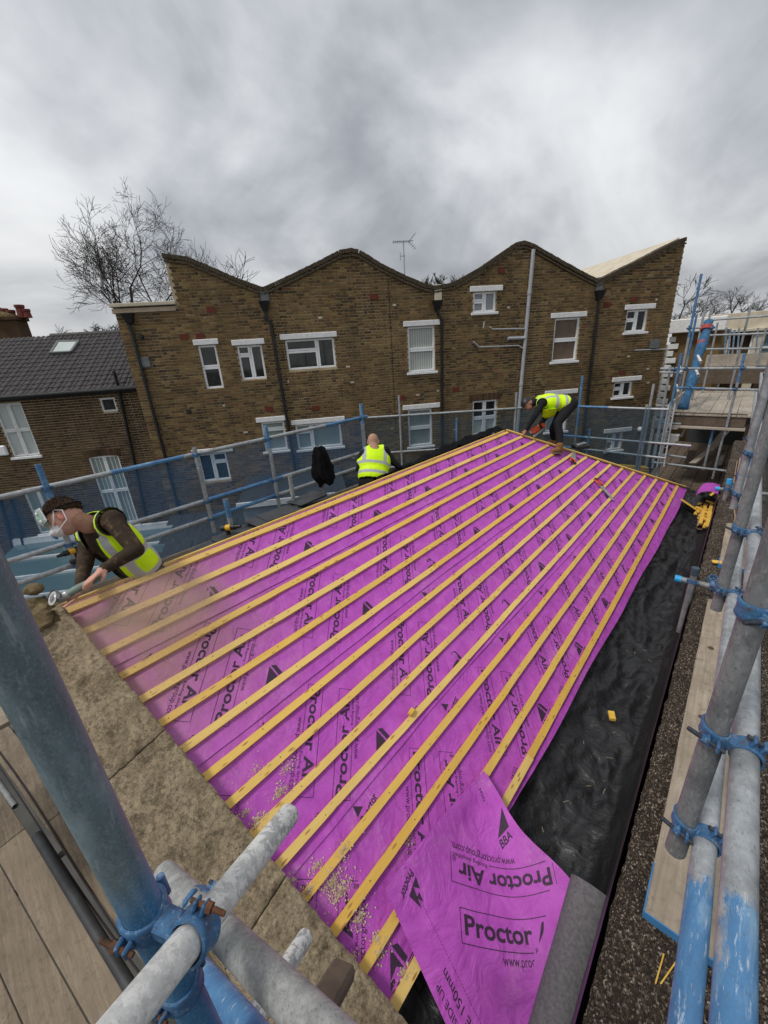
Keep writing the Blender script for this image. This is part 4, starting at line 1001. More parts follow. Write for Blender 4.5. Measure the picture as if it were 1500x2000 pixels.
# ------------------------------------------------------------------ right-hand party wall, gutter lined with black polythene
def right_wall():
    rw = thing('party_wall', 'low party wall on the right, its top dark rough tarred chippings', 'wall', (.2, 4.6, GZ))
    X0, X1, Y0, Y1 = 0.0, .46, -.6, 10.6
    def top(u, v):
        x = X0+(X1-X0)*v; y = Y0+(Y1-Y0)*u
        if v == 0: x += .012*nz(y*9, 3.)
        h = .012*nz(x*14, y*14, 0, 4)+.006*nz(x*60, y*60, 5, 2); return (x, y, -2.055+h-(.03*max(0, 1-v*14)**2))
    mb = MB().grid(top, 420, 26, flip=True); mb.build('tarred_top', [MAT['chippings']], rw, True)
    MB().box(((X0+X1)/2+.004, (Y0+Y1)/2, (GZ-2.07)/2-.02), (X1-X0-.012, Y1-Y0, -2.09-GZ)).build('masonry', [MAT['board_dark']], rw)
    # loose chippings standing proud
    rnd = random.Random(12); ch = MB()
    for k in range(2600):
        y = .5+3.2*rnd.random()**1.6; x = rnd.uniform(.005, .45); t = rnd.uniform(.003, .008); c = arr([x, y, -2.05])
        ax = [unit([rnd.gauss(0, 1) for _ in range(3)])]; ax.append(unit(np.cross(ax[0], [rnd.gauss(0, 1) for _ in range(3)]))); ax.append(np.cross(ax[0], ax[1]))
        ch.box(c, (t, t*rnd.uniform(.5, 1), t*rnd.uniform(.3, .8)), ax)
    stuff(ch.build('loose_chippings', [MAT['chippings']], rw))
    nb = thing('neighbour_roof', 'dark felted flat roof beyond the scaffold rail on the right', 'flat roof', (2.5, 8, GZ))
    MB().prism([(.47, -1.5, -2.75), (5, -1.5, -2.75), (5, 22, -2.75), (.47, 22, -2.75)], (0, 0, -.2)).build('felt', [MAT['asphalt_felt']], nb)
    MB().box((2.75, 10.2, (GZ-2.96)/2), (4.5, 23.2, -2.96-GZ)).build('wall', [MAT['board_dark']], nb)
right_wall()
def polythene():
    prof = [(-.86, -2.90), (-.72, -2.985), (-.62, -3.05), (-.52, -3.11), (-.40, -3.16), (-.25, -3.17), (-.12, -3.13), (-.055, -3.02), (-.035, -2.8), (-.028, -2.5), (-.022, -2.2), (-.016, -2.075)]
    L = [0]
    for a, b in zip(prof, prof[1:]): L.append(L[-1]+math.hypot(b[0]-a[0], b[1]-a[1]))
    def P(u, v):
        y = .30+10.0*u; t = v*L[-1]; i = max(k for k in range(len(L)-1) if L[k] <= t+1e-9); f = (t-L[i])/(L[i+1]-L[i])
        x = prof[i][0]+(prof[i+1][0]-prof[i][0])*f; z = prof[i][1]+(prof[i+1][1]-prof[i][1])*f
        mid = max(0., 1-abs(v-.36)/.42)*min(1., v/.22)
        rg = 1-abs(mnoise.noise(Vector((y*1.9+x*2.2, x*5.2-y*.5, 2))))*2; rg2 = 1-abs(mnoise.noise(Vector((y*5.-x*4, x*9, 8))))*2
        d = mid*(.045*rg+.022*rg2+.05*nz(y*.9, x*2)) + .008*mid*(1-abs(mnoise.noise(Vector((y*11-x*7, x*15+y*4, 3))))*2) + .004*nz(y*14, t*14)
        x += .02*mid*nz(y*2.2, t*3, 6.)
        return (x, y, z+d)
    o = MB().grid(P, 480, 90, flip=True).build('black_polythene', [MAT['polythene']], None, True)
    tag(o, 'crumpled black polythene sheet lining the gutter between roof edge and party wall', 'plastic sheet')
    # splinters and offcuts lying in it
    rnd = random.Random(3); b = MB()
    for px, py in ((1115, 1310), (1090, 1480), (1070, 1370), (1200, 1430), (1225, 1270), (1190, 1480), (1240, 1275), (1260, 1270), (1105, 1565), (1180, 1545), (1060, 1620), (1270, 1290), (1080, 1440), (1150, 1535), (1140, 1450)):
        p = on_z(px, py, -3.08); a = rnd.uniform(0, 3.14); d = np.array([math.cos(a), math.sin(a), rnd.uniform(-.1, .1)])*rnd.uniform(.010, .026); b.beam(p-d, p+d, .0022, .0016)
    tag(b.build('wood_splinters', [MAT['sawdust']]), 'thin pale wood splinters scattered on the black polythene', 'splinters', kind='stuff')
    p = on_z(1195, 1398, -3.05); q = MB().bbox(p, (.05, .075, .028), (unit([1, .5, 0]), unit([-.5, 1, .2]), unit([0, 0, 1])), .002).build('batten_offcut', [MAT['batten_plain']]); tag(q, 'small batten offcut lying alone on the black polythene', 'offcut', 'batten offcuts')
    p = roof_pt(803, 1390, .02); q = MB().bbox(p, (.028, .055, .03), (unit([1, .2, -.5]), unit([-.2, 1, 0]), RN), .002).build('batten_offcut', [MAT['batten_plain']]); tag(q, 'small batten offcut resting on the purple membrane mid-slope', 'offcut', 'batten offcuts')
polythene()

# ------------------------------------------------------------------ loose flap of membrane running down to its roll
def flap():
    ax0, ax1 = at(1158, 1738, 2.16), at(1088, 2012, 1.86); d = unit(ax1-ax0); r = .112
    end0 = ax0; end1 = ax0+d*1.02
    roll = thing('membrane_roll', 'grey-backed roll of purple membrane lying in the gutter beside the wall', 'roll', (end0+end1)/2-np.array([0, 0, r]))
    x, y, _ = frame_of(d); mb = MB(); n = 64; turns = 1.0
    vs = []; fs = []
    for k in range(13):
        for i in range(n):
            a = 2*math.pi*i/n; rr = r*(1+.012*math.sin(3*a+k*.7)+.01*nz(math.cos(a)*2, math.sin(a)*2, k*.4)); c = end0+(end1-end0)*k/12; vs.append(c+rr*(math.cos(a)*x+math.sin(a)*y))
    for k in range(12):
        for i in range(n): j = (i+1) % n; fs.append((k*n+i, k*n+j, (k+1)*n+j, (k+1)*n+i))
    mb.add(vs, fs); mb.build('outer_wrap', [MAT['membrane_grey']], roll, True)
    sp = MB()                                # spiral of layers showing at the ends
    for e, c in ((0, end0), (1, end1)):
        dd = d*(.004 if e == 0 else -.004)
        for q in range(11):
            r0 = r*(.985-.07*q); r1 = r0-.0045*1.0
            vs = [c+dd+rr*(math.cos(2*math.pi*i/48)*x+math.sin(2*math.pi*i/48)*y) for rr in (r0, r1) for i in range(48)]
            sp.add(vs, [(i, (i+1) % 48, 48+(i+1) % 48, 48+i) for i in range(48)], q % 2)
        sp.cyl(c+dd*4, c+dd*5, r*.985, None, 40, True, 1, None, 2)
    sp.build('rolled_layers', [MAT['membrane_grey'], MAT['membrane'], MAT['black_plastic']], roll)
    # the sheet
    Lc, Tc = roof_pt(752, 1735, .055), roof_pt(945, 1505, .04)
    side = unit(np.cross(d, [0, 0, 1])); side = side if side[0] < 0 else -side
    up = np.cross(side, d); up = up if up[2] > 0 else -up
    def tang(w):  p = end1+(end0-end1)*w; return p+side*r*.99-up*r*.12
    def S(a, b):                             # a: 0 cut end .. 1 roll ; b: 0 left edge .. 1 right edge (metres approx .8 x .98)
        p0 = Lc+(Tc-Lc)*b; p1 = tang(b*.96+.02)
        p = p0+(p1-p0)*a
        sag = math.sin(math.pi*min(1, a*1.0))*(-.05+.10*(b-.5)) ; bow = .05*math.sin(math.pi*a)*math.sin(2*math.pi*b*.9+.5)
        p = p + np.array([0, 0, 1.])*(sag*.6+bow) - np.array([0, 1, 0])*.05*math.sin(math.pi*a)*(b > .5)*(b-.5)*2*math.sin(math.pi*a)
        p = p + np.array([0, 0, 1.])*(.035*math.exp(-((a-.0)/.10)**2)*math.sin(math.pi*b) + .006*nz(a*3, b*3, 4.))
        return p
    mb = MB().grid(S, 44, 40); fl = mb.build('loose_membrane', [MAT['membrane']], None, True)
    n_ = np.cross(S(.55, .5)-S(.5, .5), S(.5, .55)-S(.5, .5)); sg = 1 if n_[2] > 0 else -1
    if sg < 0: fl.data.flip_normals()
    tag(fl, 'loose purple membrane flap folded down over the near battens towards its roll', 'membrane')
    LA, LB = .80, .98
    def M(p, q):                             # metres -> surface, lifted 1.5 mm
        a, b = min(max(p/LA, 0), 1), min(max(q/LB, 0), 1); e = .01
        n1 = np.cross(S(a+e, b)-S(a-e, b), S(a, b+e)-S(a, b-e)); return S(a, b)+unit(n1)*sg*.0016
    pr = Print(); r2 = math.sqrt(.5)
    for k in range(70): pr.line((.012*k, .15), (.012*k+.007, .15), .002, (0, 0), (1, 0), (0, 1), 1)
    k_ = r2*1.12
    pr.block((.40, .25), (k_, k_), (-k_, k_))
    pr.block((.66, .98), (-k_, -k_), (k_, -k_))
    pr.bba((.36, .80), (.35, 1.3), (-1.3, .35)); pr.number((.05, .86), (.97, -.2), (.2, .97))
    pr.text('LAP LINE 150mm', .05, 0, 0, .36, (.74, .115), (-1, 0), (0, -1), .01, .034); pr.text('LAY PURPLE SIDE UP', .04, 0, 0, .36, (.74, .055), (-1, 0), (0, -1), .005, .026)
    pr.logo((.03, .17), (.3, -.95), (.95, .3))
    pr.mesh(M, lambda p, q: .0 < p < LA*.93 and .005 < q < LB-.005).build('printed_lettering', [MAT['print']], fl)
flap()
# ------------------------------------------------------------------ scaffolding
TR = .02415
ORD = ['first', 'second', 'third', 'fourth', 'fifth', 'sixth', 'seventh', 'eighth', 'ninth', 'tenth', 'eleventh', 'twelfth']
def ramp_(a, b):
    return lambda z: min(1., max(0., (z-a)/(b-a)))
def tube(label, p0, p1, m='tube', r=TR, paint=None, n=18, group=None, name='scaffold_tube', segs=None):
    p0, p1 = arr(p0), arr(p1); L = np.linalg.norm(p1-p0); segs = segs or max(1, min(60, int(L/.12)))
    mb = MB().cyl(p0, p1, r, None, n, True, segs, paint, 0, .004)
    o = mb.build(name, [MAT[m]], None, 'auto'); tag(o, label, 'scaffold tube', group); return o
def coupler(label, p1, d1, p2, d2, group='scaffold couplers', r=TR, rust=False, single=False, k=1.):
    p1, d1, p2, d2 = arr(p1), unit(d1), arr(p2), unit(d2); a = p2-p1; D = np.linalg.norm(a); a = a/D if D > 1e-5 else unit(np.cross(d1, d2)); m_ = (p1+p2)/2
    c = thing('coupler', label, 'coupler', m_-np.array([0, 0, .04]), group)
    MB().bbox(m_, (.032, .032, max(.012, D-2*r+.012)), (unit(d1-a*(d1@a)), np.cross(a, unit(d1-a*(d1@a))), a), .006).build('saddle', [MAT['coupler']], c)
    for (p, d, s) in ((p1, d1, -1), (p2, d2, 1))[:1 if single else 2]:
        sd = unit(np.cross(a, d)); ro = r+.0045; n = 24; vs = []; fs = []
        b = MB(); prof = [(r+.0006, -.018), (ro, -.018), (ro+.0018, -.014), (ro+.0005, -.006), (ro+.0005, .006), (ro+.0018, .014), (ro, .018), (r+.0006, .018)]
        for i in range(n):
            an = 2*math.pi*i/n
            for (rr, t) in prof: vs.append(p+d*t+rr*(math.cos(an)*a+math.sin(an)*sd))
        kk = len(prof)
        for i in range(n):
            for q in range(kk-1): fs.append((i*kk+q, ((i+1) % n)*kk+q, ((i+1) % n)*kk+q+1, i*kk+q+1))
        b.add(vs, fs); b.build('band', [MAT['coupler']], c, 'auto')
        # lugs, T-bolt and nut on one side, hinge on the other
        lg = MB()
        for off in (-.0115, .0115): lg.bbox(p+sd*(ro+.009*k)+a*s*(off*.8*k), (.024*k, .022*k, .007*k), (d, sd, a), .003*k)
        lg.build('lug', [MAT['coupler']], c)
        MB().cyl(p-sd*(ro+.005)-d*.02, p-sd*(ro+.005)+d*.02, .0055, None, 10).build('hinge', [MAT['coupler']], c, 'auto')
        bo = p+sd*(ro+.012*k); bt = MB().cyl(bo-a*s*.022*k, bo+a*s*.05*k, .0048*k, None, 10).build('bolt', [MAT['rust' if rust else 'bolt']], c, 'auto')
        MB().cyl(bo+a*s*.012*k, bo+a*s*.023*k, .0098*k, None, 6).build('nut', [MAT['rust' if rust else 'coupler']], bt)
        th = MB()
        for q in range(5): th.cyl(bo+a*s*(.028+.004*q)*k, bo+a*s*(.030+.004*q)*k, .0055*k, None, 10)
        th.build('thread', [MAT['rust' if rust else 'bolt']], bt)
    return c
def near_left():
    K = 1.12; S = np.array([-.432, -.012, 0.])*K
    def at(px, py, dd, _at=globals()['at']): return _at(px, py, dd*K)
    z0, z1 = .30, -3.6
    tube('thick blue-grey scaffold upright in the near left foreground', S+[0, 0, z1], S+[0, 0, z0], 'tube_standard', paint=lambda t: 1-min(1, max(0, (z1+(z0-z1)*t+.66*K)/.26)), n=40, segs=90)
    a, b = at(378, 1826, .478), at(564, 1592, .735); d = unit(b-a); w0 = a-d*.42
    tube('white-painted flaking scaffold tube crossing the near upright', w0, b, 'tube_white', .0215, lambda t: .25+.75*t**3, 32, segs=40)
    g0, g1 = at(322, 1708, .80), at(612, 1996, .455); dg = unit(g1-g0)
    tube('grey tube sloping down to the bottom edge beneath the white tube', g0, g1+dg*.25, 'tube_grey', .0255, None, 36)
    c0, c1 = at(596, 1832, .97), at(478, 2014, .74)
    tube('short white-flaked tube end over the coping, lowest in the picture', c1-(c0-c1)*.3, c0, 'tube_white', .0215, lambda t: .9, 28, segs=20)
    e0, e1 = at(392, 1898, .86), at(520, 2050, .66)
    tube('bright blue tube below the grey tube at bottom left', e0, e1, 'tube', .026, lambda t: 1., 28)
    s1 = S+[0, 0, a[2]+.012]
    coupler('rusty-bolted blue coupler joining the near upright and white tube', s1, (0, 0, 1), a, d, rust=True, k=.72)
    gq = g0+dg*.20; coupler('blue coupler gripping the grey tube beside the near upright', gq, dg, gq+np.array([-.045, -.01, .02]), (0, 0, 1), single=True, k=.7)
    s2 = S+[0, 0, -.80*K]; coupler('weathered blue coupler low on the near upright', s2, (0, 0, 1), s2+np.array([.04, .01, 0]), d, rust=True, single=True, k=.7)
    pl = MB(); p0, p1 = at(672, 1892, 1.22), at(575, 2060, .92); pl.beam(p0, p1, .085, .05, (0, 0, 1), .012)
    tag(pl.build('timber_post', [MAT['board_dark']]), 'weathered brown timber end standing against the coping at the bottom', 'timber')
near_left()
def near_right():
    bl = lambda y0, y1, *iv: (lambda t: max([0.]+[.78*min(1., max(0., (y0+(y1-y0)*t-a)/.35+.5))*min(1., max(0., (b-(y0+(y1-y0)*t))/.35+.5)) for a, b in iv]))
    tube('upper guard rail tube along the right side, blue near end', (.150, -.45, -.845), (.150, 11.5, -.845), 'tube', TR, bl(-.45, 11.5, (-1, .60), (3.4, 3.9), (5.2, 6.0)), 32, segs=90)
    tube('lower guard rail tube along the right side, worn blue near end', (.140, -.35, -1.155), (.140, 11.2, -1.155), 'tube', TR, bl(-.35, 11.2, (-1, .86), (2.9, 3.6), (4.6, 5.2), (6.4, 7.2)), 32, segs=90)
    ys = [.935, on_x(1418, 1128, .098)[1], on_x(1446, 945, .098)[1], on_x(1462, 872, .098)[1]]
    nm = ['nearest', 'second', 'third', 'farthest']
    for k, y in enumerate(ys):
        m = ('tube_dark', 'tube_dark', 'tube', 'tube_dark')[k]
        y = max(y, .9)
        tube(f'{nm[k]} upright post clamped to the right-hand guard rails', (.095, y, -1.25), (.095, y, 1.4), m, TR*.94, (lambda t: .0), 30, 'right guard rail posts')
        coupler(f'blue coupler of the lower rail on the {nm[k]} right-hand post', (.095, y, -1.135), (0, 0, 1), (.143, y+.0, -1.155), (0, 1, 0))
        coupler(f'blue coupler of the upper rail on the {nm[k]} right-hand post', (.095, y, -.825), (0, 0, 1), (.153, y+.0, -.845), (0, 1, 0))
    coupler('single blue coupler high on the nearest right-hand post', (.095, ys[0], -.50), (0, 0, 1), (.135, ys[0]+.03, -.50), (0, 1, 0), single=True)
    # transoms bridging the wall, capped
    for k, (y, lab) in enumerate(((3.78, 'nearer'), (on_z(1424, 958, -1.93)[1], 'farther'))):
        x0 = (-.115, -.03)[k]
        tube(f'{lab} cross tube bridging the party wall, blue cap on its end', (x0, y, -1.925), (1.2, y, -1.90), 'tube_dark', TR, None, 24)
        tag(MB().cyl((x0-.035, y, -1.925), (x0+.012, y, -1.925), TR+.004, None, 20).build('tube_cap', [MAT['blue_cap']], None, 'auto'), f'bright blue plastic cap on the {lab} cross tube', 'cap', 'tube end caps')
        xs = x0+.085
        tube(f'short upright stub hanging on the {lab} cross tube', (xs, y-.05, -2.40), (xs, y-.05, -1.78), 'tube_dark', TR, None, 24)
        tag(MB().cyl((xs, y-.05, -1.83), (xs, y-.05, -1.765), TR+.004, None, 20).build('tube_cap', [MAT['dark_cap' if k == 0 else 'blue_cap']], None, 'auto'), f'{"dark" if k == 0 else "pale blue"} cap on the upright stub of the {lab} cross tube', 'cap', 'tube end caps')
        coupler(f'blue coupler joining stub and {lab} cross tube', (xs, y-.05, -1.90), (0, 0, 1), (xs, y, -1.925), (1, 0, 0))
        coupler(f'blue coupler joining {lab} cross tube to the post above the wall', (.10, y, -1.925), (1, 0, 0), (.095, y+.05, -1.88), (0, 0, 1))
    # boards lying on the wall
    def board(x0, x1, y0, y1, z, label, cut=0.):
        pts = [(x0, y0+cut, z), (x1, y0, z), (x1, y1, z), (x0, y1, z)]
        b = thing('scaffold_board', label, 'board', ((x0+x1)/2, (y0+y1)/2, z-.04), 'boards on the party wall')
        n = 24; mb = MB()
        def top(u, v): x = x0+(x1-x0)*v; y = y0+(y1-y0)*u; return (x+(.003*nz(y*4, 2) if v in (0., 1.) else 0), y, z+.002*nz(x*20, y*3, 1.)-(.004 if v in (0., 1.) else 0))
        mb.grid(top, n, 8, flip=True); T = [top(i/n, 0) for i in range(n+1)]; T2 = [top(i/n, 1) for i in range(n+1)]
        for tt, fl in ((T, 0), (T2, 1)):
            q = [arr(p)-np.array([0, 0, .038]) for p in tt]
            for i in range(n): f = [tt[i], tt[i+1], q[i+1], q[i]]; mb.add(f if fl else f[::-1], [(0, 1, 2, 3)])
        for u, fl in ((0., 0), (1., 1)):
            tt = [top(u, j/8) for j in range(9)]; q = [arr(p)-np.array([0, 0, .038]) for p in tt]
            for i in range(8): f = [tt[i], tt[i+1], q[i+1], q[i]]; mb.add(f[::-1] if fl else f, [(0, 1, 2, 3)])
        mb.build('plank', [MAT['board_y']], b)
        e = MB(); e.bbox(((x0+x1)/2, y0-.0015, z-.0195), (x1-x0+.004, .005, .041), None, .001); e.bbox((x0-.0015, y0+.10, z-.0195), (.005, .2, .041), None, .001)
        e.build('painted_end', [MAT['blue_paint']], b)
        kn = MB()
        if y0 < 2:
            for (kx, ky, r) in ((.17, 2.35, .018), (.2, 1.95, .014), (.24, 3.3, .013), (.16, 3.05, .02)): kn.cyl((kx, ky, z-.002), (kx, ky, z+.0035), r, r*.8, 12)
            kn.build('knot', [MAT['rust']], b)
        return b
    board(.095, .320, 1.20, 3.74, -2.012, 'long grey board with blue end lying on the near wall top'); board(.12, .345, 4.45, 5.6, -2.012, 'short grey board with blue end, second along the wall')
    board(.13, .355, 6.35, 8.9, -2.012, 'grey board farthest along the party wall, blue end')
    b = MB(); p = on_z(1405, 1098, -2.02); b.bbox(p, (.11, .05, .012), (unit([1, .3, 0]), unit([-.3, 1, 0]), (0, 0, 1)), .002); tag(b.build('timber_scrap', [MAT['batten_plain']]), 'yellow timber sliver lying on the tarred wall top', 'offcut')
    for k, (p, q) in enumerate((((1297, 1862), (1280, 1922)), ((1322, 1876), (1290, 1922)))):
        b = MB(); b.beam(on_z(*p, -2.035), on_z(*q, -2.035), .004, .004); tag(b.build('wood_splinter', [MAT['batten_plain']]), ('left', 'right')[k]+' of two thin wood splinters on the near wall top', 'splinter')
    ro = MB(); pts = [on_z(1428, 1060, -2.03), on_z(1436, 1010, -2.03), on_z(1430, 960, -2.0), on_z(1440, 900, -2.03)]; ro.tube(pts, .006, 6); tag(ro.build('rope', [MAT['cardboard']]), 'thin pale rope lying along the far end of the party wall', 'rope')
    tube('thin dark cable-like rod beside the right guard rail', (.42, .55, -1.6), (.36, 2.6, -1.45), 'tube_dark', .005, None, 8)
near_right()
def left_deck():
    ZD = -3.55; v_of = lambda px, py: float(on_z(px, py, ZD)@GS)
    v1, v2, vg = v_of(60, 1794), v_of(20, 1945), v_of(130, 1735)
    w = abs(v1-v2); rnd = random.Random(2)
    c0 = float(on_z(100, 1800, ZD)@GD)
    jt = float(on_z(20, 1640, ZD)@GD)
    def strip(va, vb, u0, u1, label):
        P = lambda u, v: GD*u+GS*v
        pl = MB(); c = (P(u0, va)+P(u1, vb))/2+np.array([0, 0, ZD-.019+rnd.uniform(-.002, .002)]); pl.bbox(c, (u1-u0, abs(vb-va)-.006, .038), (GD, GS, (0, 0, 1)), .004)
        tag(pl.build('deck_board', [MAT['board_x']]), label, 'board', 'scaffold deck boards at lower left')
    vs = [v2-w*1, v2, v1, vg]
    strip(v2-w, v2, c0-4, c0+3, 'scaffold deck board in the bottom left corner, outermost seen'); strip(v2, v1, c0-4, c0+3, 'scaffold deck board second from the bottom left corner')
    strip(v1, vg-.004, jt, c0+3, 'scaffold deck board left of the loose pipe'); strip(v1, vg-.004, c0-4.5, jt-.006, 'scaffold deck board end above the loose pipe at left edge')
    strip(vg+.09, vg+.09+w, jt+.12, c0+3, 'scaffold deck board between the loose pipe and gable wall'); strip(vg+.09, vg+.09+w, c0-4.5, jt+.114, 'scaffold deck board against the gable wall, farther piece')
    strip(vg+.095+w, vg+.095+2*w, c0-4.5, c0+3, 'scaffold deck board tight under the gable wall')
    a, b = on_z(72, 1632, ZD+.03), on_z(240, 1905, ZD+.02); pp = MB().cyl(a, b+(b-a)*.3, .036, None, 24, True, 20, None, 0, .003); tag(pp.build('plastic_pipe', [MAT['slate']], None, 'auto'), 'loose dark plastic pipe lying between the deck boards', 'pipe')
    a, b = on_z(-30, 1490, ZD+.0), on_z(30, 1575, ZD+.0); tube('dark scaffold tube showing in the deck gap at left edge', a, b, 'tube_dark', TR, None, 16)
    a, b = on_z(36, 1580, ZD-.04), on_z(70, 1625, ZD-.04)
    for k, (p, q) in enumerate((((-20, 1445), (250, 1842)), ((-20, 1478), (300, 1935)))):
        A, B = on_z(*p, ZD+.012), on_z(*q, ZD+.012); c = MB(); c.tube([A+(B-A)*t+GS*.012*math.sin(t*5+k) for t in np.linspace(0, 1, 14)], .006, 8)
        tag(c.build('cable', [MAT['cable']], None, True), ('upper', 'lower')[k]+' of two thin dark cables running over the deck boards', 'cable')
    for k in range(3):
        u = c0-2.4+1.9*k; q = GD*u+GS*(v2-.5)+np.array([0, 0, ZD-.075]); p = GD*u+GS*(vg+.5)+np.array([0, 0, ZD-.075]); tube(ORD[k]+' transom under the lower left deck', q, p, 'tube_dark', TR, None, 12, 'transoms under the left deck')
left_deck()
def back_scaffold():
    X = -4.6; top = lambda px, py: on_x(px, py, X)
    nm = ['top', 'middle', 'bottom']
    for k, (z, iv) in enumerate(((-.92, ((1.0, 1.75), (3.9, 4.8))), (-1.48, ((.0, .0), (1.9, 3.0))), (-1.705, ((1.9, 2.9), (0, 0))))):
        tube(f'{nm[k]} guard rail with blue net behind the ridge, left side', (X, -1.2, z), (X, 4.78, z), 'tube', TR, (lambda t, iv=iv: max(1. if a < -1.2+5.98*t < b else 0. for a, b in iv)), 14, 'guard rails behind the ridge')
    ys = [.54, 1.9, 2.85, 4.62]; zt = [-.70, -.83, -.74, -.70]
    for k, (y, z) in enumerate(zip(ys, zt)):
        tube(f'{ORD[k]} upright from the left of the netted guard rail', (X+.055, y, -4.5), (X+.055, y, z), 'tube', TR, (lambda t, k=k: 1. if (t > .93 and k in (0, 2, 3)) or (k in (1, 3) and t < .72) else 0.), 14, 'uprights of the netted guard rail')
        for j, zz in enumerate((-.92, -1.48, -1.705)): coupler(f'coupler of the {nm[j]} rail on the {ORD[k]} netted upright', (X+.055, y, zz), (0, 0, 1), (X, y, zz), (0, 1, 0), 'netted rail couplers')
    for k, (p, q) in enumerate((((440, 975), (456, 1052)), ((566, 930), (576, 1002)))):
        a = on_x(*p, -3.62); tube(('blue-topped', 'grey')[k]+' inner scaffold post rising behind the ridge batten', (a[0], a[1], -3), a, 'tube', TR, (lambda t, k=k: 1. if k == 0 and t > .86 else 0.), 14)
    # debris net
    def N(u, v): y = -1.2+5.95*u; z = -.93-1.25*v; return (X-.035+.02*nz(y*1.3, z*2)*(v > 0), y, z+.012*nz(y*3, 1)*(v == 0))
    n = MB().grid(N, 60, 12).build('debris_net', [MAT['net']], None, True); tag(n, 'blue translucent debris netting on the guard rail left of the ridge', 'netting')
    # deck and toe board behind the ridge
    dk = thing('scaffold_deck', 'scaffold deck boards with toe board just behind the ridge', 'deck', (-4.0, 2.8, -2.2))
    for k in range(5): MB().bbox((-3.45-.23*k, 2.9, -2.17), (.222, 8.2, .038), None, .004).build('deck_board', [MAT['board_y']], dk)
    MB().bbox((-4.53, 1.9, -2.06), (.038, 6.2, .21), None, .004).build('toe_board', [MAT['board_y']], dk)
    # right-hand netted rail beyond the far verge
    z = -1.3; A = [on_z(700, 817, z), on_z(985, 799, z)]; B = [on_z(1108, 793, z), on_z(1306, 800, z)]
    tube('guard rail behind the bald worker, running towards the far corner', A[0], A[1]+(A[1]-A[0])*.12, 'tube', TR, None, 12); tube('blue guard rail right of the bending worker', B[0]-(B[1]-B[0])*.05, B[1], 'tube', TR, lambda t: 1. if t < .45 else 0., 12)
    fA = lambda px, py: (lambda d: d*((A[0][0]*(A[1]-A[0])[1]-A[0][1]*(A[1]-A[0])[0])/(d[0]*(A[1]-A[0])[1]-d[1]*(A[1]-A[0])[0])))(ray(px, py))
    fB = lambda px, py: (lambda d: d*((B[0][0]*(B[1]-B[0])[1]-B[0][1]*(B[1]-B[0])[0])/(d[0]*(B[1]-B[0])[1]-d[1]*(B[1]-B[0])[0])))(ray(px, py))
    for k, (p, q) in enumerate((((700, 888), (905, 874)), ((700, 918), (905, 901)))): tube(('middle', 'bottom')[k]+' rail passing behind the bald worker', fA(*p), fA(*q), 'tube', TR, None, 12)
    for k, (p, q) in enumerate((((1095, 850), (1350, 871)), ((1095, 872), (1300, 895)))): tube(('middle', 'bottom')[k]+' rail right of the bending worker beyond the verge', fB(*p), fB(*q), 'tube', TR, (lambda t, k=k: 1. if t < .25 else 0.), 12)
    for k, (p, f, bl) in enumerate((((703, 789), fA, 0), ((779, 772), fA, 0), ((892, 816), fA, 1), ((1009, 766), fA, 0), ((1138, 734), fB, 1), ((1152, 838), fB, 1), ((1277, 750), fB, 0), ((1264, 790), fB, 0))):
        a = f(*p); tube(f'{ORD[k]} upright along the netting beyond the far verge', (a[0], a[1], -3.4), a, 'tube', TR, (lambda t, bl=bl: 1. if bl and t > .6 else 0.), 12, 'uprights beyond the far verge')
    def N2(P0, P1, lab):
        dn = MB().grid(lambda u, v: (P0+(P1-P0)*u)+np.array([.0, .03, -1.5*v])+np.array([0, .02*nz(u*8, v*4), 0]), 24, 6).build('debris_net', [MAT['net_dark']], None, True); tag(dn, lab, 'netting')
    N2(A[0], A[1]+(A[1]-A[0])*.1, 'blue debris netting behind the bald worker'); N2(A[1]+(A[1]-A[0])*.1, B[1], 'blue debris netting right of the bending worker')
back_scaffold()
